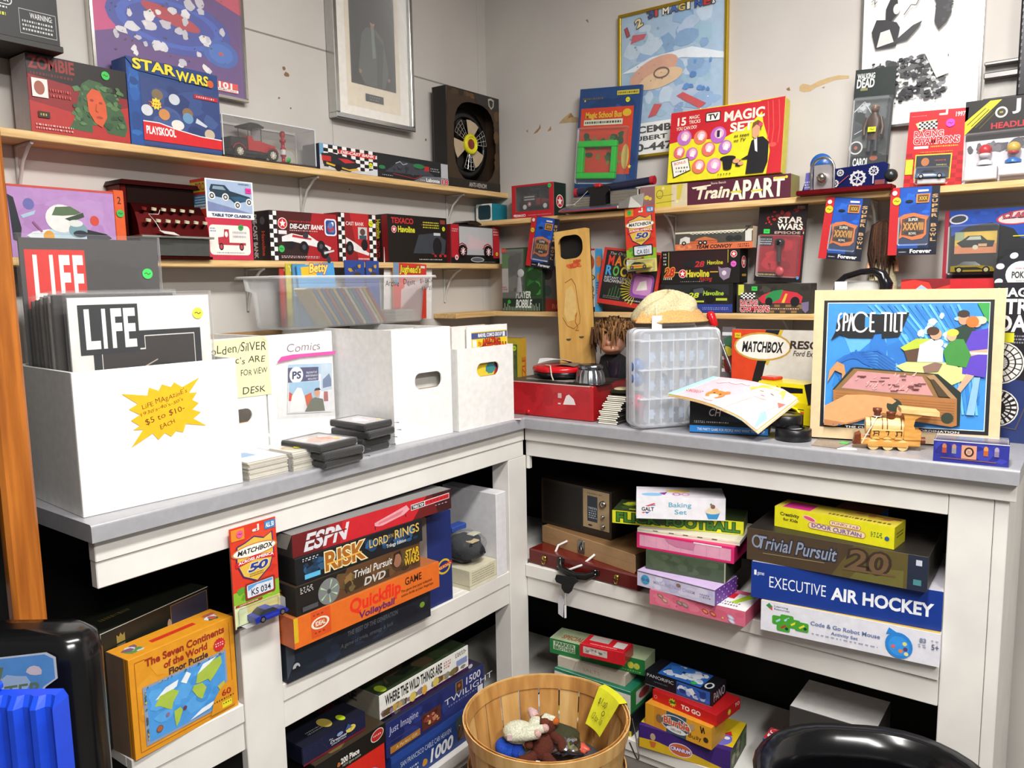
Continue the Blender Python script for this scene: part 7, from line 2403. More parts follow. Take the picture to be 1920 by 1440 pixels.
def bend(q):
 u,v,n=q
 p=(C00*(1-u)*(1-v)+C10*u*(1-v)+C11*u*v+C01*(1-u)*v)
 z=.012*math.sin(math.pi*u)*(1-v*.4)+(-.012*max(0,u -.82)/.18)
 return (p.x,p.y,p.z+z+n*1.0)
top=[bend(q) for q in m.v]
m.v=top
for L_ in range(3):
 z=-.0022*(L_+1)
 m.sheet(lambda u,v:bend((u*(1.0+.012*L_)-.004*L_,v,z)),12,6,('#e8c83c','#e8d8b8','#d8a878')[L_])
tag(m.build('magazine'),'pink picture magazine with an orange bear draped over the black game box','magazine')
m=MB();m.tube([V((-.006,0,.004))+V((.012*k/8,.006*math.sin(k*.9),.006*math.cos(k*.9))) for k in range(9)],.003,'#eeeaf0',8)
q=onz(1340,698,zt+.022)
tag(m.build('paper_roll',None,q),'small curled white paper tag on the back edge of the pink magazine','paper tag')
# rolls of black tape
a=onz(1488,831,H)
for (x,y,z,lab) in ((a.x -.014,a.y+.042,H+.0003,'lower black tape roll standing on the countertop beside the maze picture box'),(a.x -.04,a.y+.062,H+.0288,'upper black tape roll with a white core label')):
 R_=.041
 m=MB();m.lathe([(.02,.003),(.02,0),(R_-.002,0),(R_,.002),(R_,.026),(R_-.002,.028),(.02,.028),(.02,.025)],'#141416:p',n=36)
 o=tag(m.build('tape_roll',None,(x,y,z)),lab,'tape roll','rolls of black tape')
 m=MB();m.lathe([(.02,.001),(.02,.0265),(.0005,.0265)],'#c8c8c8:p' if z>H else '#3a3a3c:p',n=24);q=m.build('core',o)
 q['label']='white core' if z>H else 'dark core'
 # puzzle board box
PS=pZ((1518,822),(1873,844),(1524,547),H)
def a_(p):
 F=p['F']
 F.r('#e0c49a',0,0,1,1)
 F.r('#15161a',.055,.075,.945,.93);F.r('#e8eef4',.075,.1,.925,.915)
 F.r('#3c8fd8',.079,.105,.921,.91)
 F.b(['#4a9ce0','#2f80cc','#63b0e8','#3488d4','#2a74c4'],.08,.11,.92,.9,60,.2,4)
 for i in range(14):
  t=i/14
  F.l(('#4fa4e0','#6cbcea','#3a8ccc','#2f7cc8')[i%4],.014,[(.3+.5*t,.9),(.45+.42*t,.72),(.62+.25*t,.45),(.66+.24*t,.2)])
 for i in range(7):
  F.l('#2468bc',.012,[(.12+.02*i,.48+.02*i),(.22+.01*i,.58-.01*i),(.36,.6-.02*i),(.46,.52-.02*i)])
 F.p('#3aa04a',[(.86,.91),(.921,.91),(.921,.78),(.9,.82)])
 F.b(['#c8e4f4','#a4d4f0','#e4f0f8'],.56,.6,.8,.86,14,.14,7)
 # lettering: tall thin letters over heavy dark shadows
 F.p('#15161a',[(.1,.66),(.125,.72),(.13,.78),(.18,.84),(.28,.84),(.5,.83),(.46,.69),(.42,.69),(.41,.72),(.34,.71),(.33,.68),(.2,.68),(.15,.7)])
 F.p('#15161a',[(.37,.78),(.4,.84),(.52,.85),(.47,.69),(.38,.68)])
 lw=.012
 F.l('#f2f2f2',lw,[(.128,.725),(.142,.735),(.145,.76),(.138,.79),(.142,.83),(.156,.845)])
 F.l('#f2f2f2',lw,[(.168,.725),(.17,.845),(.188,.83),(.19,.79),(.17,.78)])
 F.l('#f2f2f2',lw,[(.195,.725),(.21,.845),(.226,.725)])
 F.ring('#f2f2f2',.262,.785,.046,.07,.012)
 F.p('#3c8fd8',[(.285,.75),(.315,.75),(.315,.82),(.285,.82)])
 F.l('#f2f2f2',lw,[(.34,.845),(.315,.845),(.315,.725),(.34,.725)]);F.l('#f2f2f2',lw,[(.315,.785),(.335,.785)])
 F.l('#f2f2f2',lw,[(.37,.845),(.42,.845)]);F.l('#f2f2f2',lw,[(.395,.845),(.395,.725)])
 F.l('#f2f2f2',lw,[(.425,.845),(.425,.725)]);F.l('#f2f2f2',lw,[(.445,.845),(.445,.725),(.462,.725)]);F.l('#f2f2f2',lw,[(.455,.845),(.505,.845)]);F.l('#f2f2f2',lw,[(.48,.845),(.48,.725)])
 # people round a table
 F.p('#d8e08a',[(.46,.5),(.52,.53),(.76,.53),(.88,.46),(.74,.38),(.5,.47)])
 F.p('#1f3a2c',[(.73,.58),(.74,.74),(.8,.77),(.86,.74),(.88,.6),(.84,.52),(.78,.5)]);F.e('#c89878',.795,.81,.026,.04);F.e('#3a2c20',.795,.84,.03,.024)
 F.p('#5a3fb8',[(.8,.62),(.84,.73),(.92,.75),(.92,.5),(.8,.5)]);F.p('#5a3fb8',[(.8,.5),(.92,.5),(.915,.44),(.8,.46)]);F.p('#d8a888',[(.8,.6),(.92,.62),(.92,.6),(.83,.57)]);F.r('#e0d8d0',.82,.585,.92,.598)
 F.p('#d8a888',[(.82,.46),(.86,.45),(.79,.33),(.77,.34)]);F.p('#8ab8e0',[(.86,.44),(.89,.44),(.87,.2),(.83,.2)])
 F.e('#d8a888',.86,.79,.026,.035);F.e('#d8d8b0',.88,.8,.03,.025);F.c('#e8742c',.84,.79,.036)
 F.p('#b8c83c',[(.48,.62),(.56,.68),(.64,.68),(.6,.62),(.5,.6)]);F.p('#5a4030',[(.5,.6),(.58,.62),(.57,.53),(.52,.53)]);F.p('#e4e8ec',[(.58,.64),(.64,.68),(.7,.62),(.7,.53),(.57,.53)]);F.e('#d8a080',.66,.71,.03,.035);F.e('#4a3020',.645,.73,.032,.028)
 F.p('#3f8a3c',[(.7,.6),(.74,.68),(.8,.68),(.84,.58),(.82,.5),(.72,.52)]);F.e('#d8a888',.74,.7,.025,.033);F.e('#d8c84c',.745,.72,.03,.024)
 F.p('#8a6a5c',[(.6,.5),(.66,.53),(.7,.52),(.68,.47),(.61,.46)])
 # tilting maze
 F.p('#c8905c',[(.1,.46),(.14,.52),(.18,.5),(.19,.44),(.17,.4),(.17,.44),(.13,.46),(.11,.42),(.09,.38)])
 F.p('#1f2a22',[(.12,.33),(.22,.48),(.25,.485),(.68,.455),(.8,.34),(.8,.13),(.77,.12),(.5,.2)])
 F.p('#8c6a40',[(.13,.33),(.235,.475),(.66,.45),(.78,.3),(.62,.3),(.3,.32)])
 F.p('#c89090',[(.17,.345),(.255,.46),(.6,.435),(.66,.315),(.4,.325)])
 rnd=random.Random(3)
 for i in range(46):
  u,v=rnd.uniform(.24,.6),rnd.uniform(.335,.44)
  if rnd.random()<.5:
   F.l('#6a3c3c',.007,[(u,v),(u+rnd.uniform(.02,.05),v)])
  else:
   F.l('#e0b0a8',.006,[(u,v),(u+.012,v+rnd.uniform(.01,.025))])
 F.p('#a8845c',[(.62,.44),(.66,.45),(.78,.3),(.75,.3)]);F.p('#4a3c28',[(.64,.42),(.66,.42),(.74,.31),(.69,.31)])
 F.p('#a8703c',[(.125,.33),(.78,.3),(.785,.13),(.76,.12),(.13,.2)])
 for i in range(8):
  F.l('#96602f',.006,[(.14,.31-.018*i),(.45,.285-.016*i),(.77,.27-.016*i)])
 F.c('#2f3a2c',.735,.175,.035)
 F.p('#dca06a',[(.08,.22),(.2,.3),(.3,.305),(.38,.3),(.44,.29),(.46,.25),(.5,.2),(.48,.18),(.4,.19),(.3,.14),(.2,.1),(.08,.12)]);F.p('#b87c4c',[(.08,.13),(.2,.11),(.3,.15),(.36,.17),(.26,.12),(.14,.085),(.08,.09)])
 F.c('#2f3a2c',.46,.24,.045);F.p('#dca06a',[(.36,.3),(.44,.295),(.47,.27),(.45,.25),(.4,.26)]);F.e('#e0ac7c',.49,.21,.016,.035)
 F.b(['#2a6ab8'],.08,.09,.2,.105,3,.9,1)
 F.t('#d8d8d8','THE CLASSIC GAME OF COORDINATION',.2,.08,.8,.093,1)
k=PS['h']
it=carton('puzzle_board_box','large tan bordered box with a blue painted picture of a wooden tilting maze','box',PS,.045,dict(F='#e0c49a',R='#d0a088',T='#d8bc94'),a_,lean=.085)
# dart game box at the right end
def a_(p):
 F=p['F']
 F.r('#17161f',0,0,1,1);F.p('#24346a',[(0,.42),(1,.36),(1,0),(0,0)]);F.r('#14141c',.0,.42,.9,.62)
 F.t('#f2f0ee','MAGNETIC',.04,.915,.98,.965,2);F.t('#f2f0ee','STRIKER',.04,.81,.98,.895,2);F.t('#f2f0ee','DARTS',.06,.7,.9,.795,2)
 F.fine('#8a8890',.1,.62,.9,.68,3)
 for cu,cv,rr,n in ((.12,.5,.135,3),(.12,.215,.12,2)):
  F.c('#e4e0d8',cu,cv,rr);F.c('#17161f',cu,cv,rr*.94)
  for ring_ in range(n):
   r1,r2=rr*(.9-.28*ring_),rr*(.68-.26*ring_)
   for i in range(20):
    a0,a1=2*math.pi*i/20,2*math.pi*(i+(.8 if n==3 else .5))/20
    pts=[(cu+r*math.cos(a)*F.h/F.w,cv+r*math.sin(a)) for r,a in ((r2,a0),(r1,a0),(r1,a1),(r2,a1))]
    F.mb.add([F.P(*q) for q in pts],[[3,2,1,0]],'#e4e0d8')
   F.k+=1
  F.c('#e4e0d8',cu,cv,rr*.1)
 F.p('#4a4858',[(.0,.1),(.4,.08),(.55,.28),(.53,.285),(.38,.09),(0,.11)])
 F.r('#d8d828',.1,.63,.3,.69)
pl=pR(1848,1990,531,-.16,H)
pl['A'].z=H+.0003
it=carton('dart_game_box','tall dark box with two dartboards behind the right edge of the puzzle board box','box',pl,.05,'#17161f',a_)
# little wooden train
pl=pZ((1606,842),(1737,848),(1606,770),H)
w=pl['w']
o=empty('toy_train',place(pl,.05),pl['rz'])
LT=w
W_,WP,WD='toy_wood','toy_wood_pale','toy_wood_dark'
m=MB();m.box((-LT*.44,-.02,.009),(LT*.42,.02,.024),W_,.002);m.build('chassis',o)
m=MB();m.box((-LT*.3,-.0215,.024),(LT*.18,.0215,.045),W_,.002)
P=Panel(m,(-LT*.3,-.0215,.024),(1,0,0),(0,0,1),LT*.48,.021)
B='#3a2410'
for u in (.16,.5,.84):
 F_=P
 if u==.5:
  P.l(B,.1,[(u -.05,.82),(u+.05,.86),(u+.02,.4)])
 else:
  P.l(B,.1,[(u -.09,.8),(u+.09,.84),(u+.08,.36)]);P.l(B,.1,[(u -.05,.8),(u -.05,.4),(u -.1,.38)])
  if u<.3:
   P.l(B,.1,[(u -.07,.58),(u+.06,.6)])
 P.e('#8a5a22',u,.0,.13,.3,a0=0,a1=180);P.e('#ddb062',u,.0,.12,.26,a0=0,a1=180)
m.build('engine_side',o)
m=MB();m.cyl((-LT*.37,0,.05),(LT*.18,0,.05),.0185,WP,24)
for x in (-.3,-.13,-.06,.14):
 m.cyl((LT*x -.001,0,.05),(LT*x+.001,0,.05),.0188,'#6a4420:p',24)
m.build('boiler',o)
m=MB()
m.prism([(LT*.18,.024),(LT*.42,.024),(LT*.42,.044),(LT*.34,.046),(LT*.31,.056),(LT*.33,.07),(LT*.42,.078),(LT*.42,.084),(LT*.16,.084),(LT*.18,.07)],-.0215,.0215,W_);m.build('cab',o)
m=MB();m.prism([(LT*.12,.084),(LT*.66,.078),(LT*.66,.088),(LT*.12,.094)],-.025,.025,WP);m.build('roof',o)
m=MB();m.lathe([(.006,0),(.007,.014),(.0095,.017),(.0095,.024),(.001,.024)],WD,(-LT*.2,0,.066),18);m.build('chimney',o)
m=MB();m.lathe([(.009,0),(.0085,.012),(.01,.013),(.01,.016),(.001,.017)],WD,(LT*.0,0,.066),18);m.build('steam_dome',o)
m=MB();m.loft([[(-LT*.44,-.02,.01),(-LT*.44,.02,.01),(-LT*.44,.02,.034),(-LT*.44,-.02,.034)],[(-LT*.55,-.012,.008),(-LT*.55,.012,.008),(-LT*.52,.012,.03),(-LT*.52,-.012,.03)]],'toy_wood_dark',True,True,False);m.build('cowcatcher',o)
m=MB();m.cyl((LT*.42,0,.02),(LT*.5,0,.02),.008,WD,14);m.build('coupling',o)
for x in (-.26,-.05,.16):
 for s_ in (-1,1):
  m=MB();m.cyl((LT*x,s_*.0205,.0115),(LT*x,s_*.0265,.0115),.0115,WP,20);m.build('wheel',o)
m=MB();m.prism([(-LT*.33,.009),(LT*.22,.009),(LT*.24,.014),(LT*.22,.019),(-LT*.33,.019),(-LT*.35,.014)],-.029,-.027,W_);m.build('coupling_rod',o)
m=MB();m.tube([(-LT*.2,-.0085,.072),(-LT*.22,-.012,.07),(-LT*.3,-.024,.05),(-LT*.38,-.028,.03),(-LT*.43,-.026,.014)],.0011,'#f0ece6',6);m.tube([(-LT*.2+.0085*math.cos(t),.0085*math.sin(t),.072) for t in [2*math.pi*k/12 for k in range(12)]],.001,'#f0ece6',6,True)
m.build('string',o)
tag(o,'little wooden toy train engine with a white string tied to its chimney','toy train')
m=MB()
qs=[onz(x,y,H+.0004) for x,y in ((1521,835),(1568,841),(1602,829),(1535,822))]
m.add([(p.x,p.y,p.z) for p in qs]+[(p.x,p.y,p.z+.0008) for p in qs],[[4,5,6,7],[0,1,5,4],[1,2,6,5],[2,3,7,6],[3,0,4,7]],'#7a726c:g')
qs=[onz(x,y,H+.0016) for x,y in ((1572,831),(1588,833),(1594,829),(1578,827))]
m.add([(p.x,p.y,p.z) for p in qs],[[0,1,2,3]],'#48c058')
tag(m.build('photo_card'),'flat grey photo card with a green corner sticker in front of the maze box','card')
m=MB();p0=onz(1588,843,H);m.sheet(lambda u,v:(-.02+.04*u,-.008+.012*v+.004*u,.001+.003*math.sin(3*u)*v),5,3,'#efeeec',.0005)
tag(m.build('paper_scrap',None,p0,.3),'torn white paper scrap beside the wooden train','paper scrap')
def a_(p):
 F=p['F']
 F.r('#2c3090',0,0,1,1);F.b(['#34389c','#262a80','#3a40a8'],0,0,1,1,18,.4,3)
 F.r('#e8e8ec',0,.965,1,1)
 F.r('#d89a7c',.38,.22,.58,.84);F.ring('#3a2420',.48,.54,.065,.22,.07);F.e('#d8b09a',.48,.54,.035,.12);F.r('#3a2420',.465,.46,.472,.62);F.r('#3a2420',.488,.46,.495,.62)
 for u,c,c2 in ((.15,'#a84a3a','#c87a50'),(.28,'#8a8a90','#b88a70'),(.7,'#b8602c','#d89048'),(.84,'#8a7a9c','#a89ab0')):
  F.e(c2,u,.72,.03,.14);F.r(c,u -.03,.42,u+.03,.66)
 F.l('#8a5a4a',.04,[(.1,.2),(.84,.16)])
pl=pZ((1749,864),(1891,877),(1750,824),H)
it=carton('small_game_box','small blue box with a row of tiny pictures at the right end of the countertop','box',pl,.06,dict(F='#2c3090',T='#5a5a74:g',R='#4a4460:g',L='#2c3090'),a_)
m=MB();m.box((-it.w/2+.002,-.028,it.h),(it.w/2-.002,.028,it.h+.004),'#f0e8f0:k',.001);child(it,'clear_lid',m)
# ================================================================ boxes on the middle shelf, left unit
def stack(z,rows,**kw):
 """rows of (name, label, bl, br, tl, depth, colours, art, extra dict); each stands on the one before"""
 out=[]
 for r in rows:
  nm,lab,bl,br,tl,d,cols,art=r[:8]
  ex=dict(kw)
  ex.update(r[8] if len(r)>8 else {})
  pl=pZ(bl,br,tl,z)
  if 'ymin' in ex:
   q=ex.pop('ymin')
   k=max(0,q -pl['A'].y)
   pl['A'].y+=k
   pl['w']-=k
  if 'hfix' in ex:
   pl['h']=ex.pop('hfix')
  it=carton(nm,lab,'box',pl,d,cols,art,**ex)
  z+=pl['h']+.0006
  out.append(it)
 return out
def a_trek(p):
 F=p['F']
 F.r('#1d2430',0,0,1,1);F.b(['#222c3c','#1a2030','#263248','#1e2838'],0,0,1,1,26,.4,2)
 F.p('#46505c',[(0,.1),(.05,.5),(.04,1),(0,1)])
 F.t('#5c626c','STAR TREK',.36,.84,.66,.99,2,sh=.3);F.t('#70757e','THE BEST OF THE GENERATION',.38,.5,.74,.62,1,sh=.1);F.t('#646a74','A game of trivia, strategy & luck',.33,.26,.7,.36,1,sh=.2)
 F.e('#e0e4ea',.055,.3,.022,.12,a0=0,a1=180);F.e('#1d2430',.06,.28,.01,.07,a0=0,a1=180)
 F.e('#9cc83c',.93,.45,.02,.08);rnd=random.Random(2)
 for i in range(30):
  F.c('#5c6a84',rnd.random(),rnd.random(),.008,6)
def a_quick(p):
 F=p['F']
 F.r('#e06c20',0,0,1,1);F.r('#d8b020',0,.2,.025,1);F.r('#d8501c',.1,.1,.22,1)
 F.t('#e8321c','Quickflip',.34,.42,.7,.86,2,sh=.05);F.t('#6c2258','Volleyball',.4,.1,.65,.32,2,sh=.1)
 F.t('#2a1810','GAME',.73,.6,.86,.86,1)
 F.t('#5a2c14','The game that puts volleyball',.7,.38,.94,.47,1);F.t('#5a2c14','action thrills at your fingertips',.7,.22,.95,.31,1)
 F.e('#f0e4d4',.155,.55,.055,.2);F.e('#c85a24',.155,.55,.042,.15);F.t('#f0e4d4','IDEAL',.125,.48,.185,.62,2);F.fine('#8a3814',.115,.82,.19,.9,1);F.fine('#8a3814',.12,.22,.19,.3,1)
 L=p['L'];L.r('#c85a1c',0,0,1,1);L.t('#4a2010','GAME',.1,.5,.7,.72,1);L.fine('#8a4418',.1,.25,.8,.45,2)
def a_tpdvd(p):
 F=p['F']
 F.r('#1c1814',0,0,1,1);F.p('#5c3e24',[(.25,0),(1,0),(1,1),(.38,1)]);F.b(['#6a482a','#4c3420','#5a4a2c','#3c2c1c'],.28,0,1,1,30,.34,3)
 F.c('#7c7e7e',.235,.46,.46)
 for a in (20,70,150,215,275,330):
  q=math.radians(a);F.p('#a8d0a0',[(.235+.07*math.cos(q)*F.h/F.w,.46+.07*math.sin(q)),(.235+.4*math.cos(q -.09)*F.h/F.w,.46+.4*math.sin(q -.09)),(.235+.4*math.cos(q+.09)*F.h/F.w,.46+.4*math.sin(q+.09))])
 F.c('#4a4c4c',.235,.46,.08)
 F.b(['#8a6a3c','#3c2c1c','#6a5a34'],.34,.1,.44,.9,12,.24,8)
 F.t('#e4ded4','Trivial Pursuit',.42,.56,.74,.82,1,sh=.2);F.t('#c8c4bc','DVD',.5,.16,.68,.42,2,sh=.2)
 F.e('#9a6a50',.79,.6,.035,.26);F.p('#2c1c14',[(.75,.4),(.76,.9),(.82,.95),(.835,.5),(.81,.85),(.775,.84)])
 F.t('#e0b428','STAR',.86,.58,.985,.84,2,sh=.1);F.t('#e0b428','WARS',.85,.28,.985,.54,2,sh=.1)
 F.fine('#c8c4bc',.03,.72,.13,.95,4);F.r('#4a4c50',.04,.1,.15,.26)
 p['L'].t('#9a7a20','STAR',.0,.55,.8,.8,2);p['L'].t('#9a7a20','WARS',.0,.28,.8,.5,2)
def a_risk(p):
 F=p['F']
 F.r('#14161a',0,0,1,1);F.b(['#22405c','#2c5478','#1c3450'],.04,.15,.36,.9,14,.3,2);F.b(['#1f4064','#2c5a88','#17304c'],.5,.1,.97,.95,26,.3,3)
 F.p('#14161a',[(0,0),(.13,0),(.13,.1),(0,.12)]);F.r('#5ab4dc',.06,.12,.17,.3)
 F.fine('#c8ccd0',.05,.8,.16,.95,2)
 F.t('#a8641c','RISK',.2,.18,.5,.86,2,out='#ecdca8');F.l('#e8b048',.06,[(.22,.42),(.48,.46)])
 F.t('#d8b45c','LORD',.54,.48,.7,.8,1);F.t('#d8b45c','OF THE',.7,.62,.745,.76,0);F.t('#d8b45c','RINGS',.75,.5,.97,.86,1)
 F.t('#d8dcdc','Trilogy Edition',.68,.24,.85,.38,1)
def a_espn(p):
 F=p['F']
 F.r('#6a1818',0,0,1,1);F.p('#c8202a',[(.22,0),(.26,1),(.82,1),(.72,0)]);F.p('#a01c22',[(.16,0),(.2,1),(.28,1),(.26,0)]);F.p('#3c1416',[(.86,1),(1,1),(1,0),(.9,0)])
 # striped letters
 F.t('#d8d6da','ESPN',.055,.16,.3,.84,2,sh=.3);F.r('#6a1818',.05,.55,.3,.61)
 F.p('#e4a0a8',[(.47,.3),(.49,.24),(.52,.22),(.66,.42),(.7,.6),(.68,.84),(.66,.8),(.5,.5),(.47,.44)]);F.p('#d87880',[(.49,.3),(.64,.48),(.66,.66),(.5,.42)]);F.r('#4a1414',.47,.12,.475,.3);F.r('#4a1414',.67,.28,.675,.42)
 F.p('#f0ecec',[(.71,.5),(.985,.56),(.985,.84),(.71,.78)]);F.p('#17151a',[(.713,.53),(.802,.55),(.802,.77),(.713,.75)]);F.t('#f0ecec','TABLE TOP',.72,.58,.797,.71,2);F.p('#c8202a',[(.808,.55),(.982,.585),(.982,.81),(.808,.77)]);F.fine('#8a1418',.82,.62,.97,.74,1)
 F.fine('#c8a8a8',.88,.36,.97,.44,1)
 T=p['T'];T.r('#7a7878',0,0,1,.2)
 L=p['L'];L.r('#3a3430',0,0,1,1);L.p('#a8a49c',[(.2,.2),(.7,.9),(1,1),(.9,.3)])
GM='board games on the middle shelf'
ST=stack(ZM,[('game_box','dark blue space game box at the bottom of the left board game stack',(531,1287),(808,1155),(527,1211),.2,dict(F='#1d2430',L='#2c343e'),a_trek,dict(ymin=-1.29)),('game_box','bright orange volleyball game box jutting out of the left board game stack',(553,1219),(824,1100),(551,1162),.22,dict(F='#e06c20',T='#b06838',L='#c85a1c'),a_quick),('game_box','brown game box with a silver disc picture above the orange volleyball box',(556,1158),(788,1062),(554,1103),.2,dict(F='#1c1814',L='#141210',T='#3c2c1c',R='#c8beb0'),a_tpdvd),('game_box','black game box with big golden lettering, second from the stack top',(555,1099),(792,1014),(553,1050),.2,dict(F='#14161a',L='#100f10',T='#1c2024',R='#c0bab0'),a_risk),('game_box','red game box with silver striped letters on top of the left stack',(549,1048),(846,953),(545,1005),.2,dict(F='#6a1818',L='#3a3430',T='#1f1c1e',R='#3c1416'),a_espn),],group=GM)
def a_(p):
 F=p['F']
 F.r('#1b2c6c',0,0,1,1);F.ring('#d8b428',.66,.4,.28,.085,.022);F.c('#1b2c6c',.66,.4,.05);F.p('#c82a28',[(.28,.365),(1.0,.4),(1.0,.44),(.28,.405)]);F.t('#e8d080','RAILROAD',.34,.385,.96,.415,1,rot=4)
carton('game_box','dark blue railroad box standing upright at the right of the left game stack','box',pZ((805,1143),(849,1122),(800,971),ZM),.2,dict(F='#1b2c6c',L='#c8c4bc',T='#24345c',R='#16245a'),a_,group=GM)
pl=pL(933,951,926,.446,ZM)
carton('white_box','plain white carton against the corner post on the left middle shelf','carton',pl,.2,dict(F='#e8e6ea',L='#dcdadc'),None)
pl=pZ((881,1118),(944,1086),(881,1072),ZM)
pl['A']=V((.448,colx(881,.448,ZM).y,ZM));pl['rz']=math.pi/2;pl['w']=min(colx(944,.448,ZM).y,-.566)-pl['A'].y
pl['h']=onv(881,1072,pl['A'],pl['A']+V((0,1,0))).z -ZM
def a_(p):
 F=p['F']
 F.r('#dcd4b8',0,0,1,1);F.r('#e8e2cc',0,0,1,.2);F.l('#8a8474',.02,[(0,.2),(1,.2)]);F.fine('#a8a488',.08,.3,.9,.9,5)
 p['L'].r('#d0c8ac',0,0,1,1);p['L'].l('#8a8474',.02,[(0,.2),(1,.2)])
CB=carton('card_box','cream cardboard box with faint handwriting under the black clothing bag','box',pl,.12,dict(F='#dcd4b8',L='#d0c8ac',T='#d8d0b4'),a_)
zb=ZM+pl['h']
cx,cyy=.448-.06,pl['A'].y+pl['w']/2
o=empty('clothing_bag',(cx,cyy -.002,zb+.001))
m=MB()
def lump(a,b,c,seed,f=.16):
 rnd=random.Random(seed)
 k=[rnd.uniform(0,6) for _ in range(4)]
 def fn(u,v):
  t,p_=2*math.pi*u,math.pi*v
  s=1+f*math.sin(3*t+k[0]+4*p_)*math.sin(p_)+f*.6*math.sin(5*t+k[1]-5*p_)*math.sin(p_)
  return (a*s*math.sin(p_)*math.cos(t),b*s*math.sin(p_)*math.sin(t),c*(1-math.cos(p_))*(.9+.1*s))
 return fn
m.sheet(lump(.052,.05,.04,3),28,14,'#1a1b22:F');q=m.build('black_lace',o);q['label']='folded black cloth'
m=MB();m.sheet(lump(.058,.056,.046,5,.1),26,12,'#eef2f6:k');m.build('clear_bag',o)
m=MB();m.box((-.05,-.03,.085),(-.02,.03,.1),'#2c4a9c',.002);q=m.build('blue_card',o);q['label']='blue card'
for x,y,z,c in ((.02,.012,.078,'#c8c8ac'),(.035,-.012,.066,'#c8b48c')):
 m=MB();m.box((x -.012,y -.016,z),(x+.012,y+.016,z+.004),c,.001);m.build('paper_tag',o)
tag(o,'clear bag of folded black cloth with a blue card on the cream cardboard box','bag')
# carded toy car hung on the left post
def hangL(name,label,tl,tr,bl,Xp,art,back,dots=(),blist=None,depth=.002):
 A0,A1,B0=onx(*tl,Xp),onx(*tr,Xp),onx(*bl,Xp)
 w,h=(A1-A0).length,(A0-B0).length
 it=Item();it.w,it.d,it.h=w,depth,h
 m=MB();m.box((-w/2,-depth/2,0),(w/2,depth/2,h),back,.0004)
 it.p=panels(m,w,depth,h);art(it.p)
 it.o=tag(m.build(name,None,V((Xp,B0.y+w/2,B0.z)),math.pi/2),label,'carded toy')
 for (u,v,rr,c) in dots:
  sticker(it,u,v,rr,c)
 if blist:
  blister(it,*blist)
 m=MB();m.tube([(w*.06,-.004,h*.93),(w*.06,.003,h*.935),(w*.06,.0095,h*.93)],.0014,'#c8c8c4:M',6);child(it,'hang_hook',m)
 return it
it=hangL('toy_car_card','red and green carded toy car with plate KS 034 hanging from the left counter rail',(434,992),(520,979),(441,1181),FL+.012,shield_art('KS 034'),'#d83a24',[(.2,.93,.0075,'#f05a90')],(.06,.02,.97,.2,.026))
m=MB();stock_car(m,(.012,-.016,it.h*.035),it.w*.72,'#1c2c98:g','#2434a8');q=child(it,'toy_car',m);q['label']='blue toy car'
m=MB();m.prism([(-it.w*.1,it.h*.12),(it.w*.42,it.h*.12),(it.w*.38,it.h*.18),(it.w*.1,it.h*.2)],-.002,-.0012,'#e0b828');child(it,'card_insert',m)
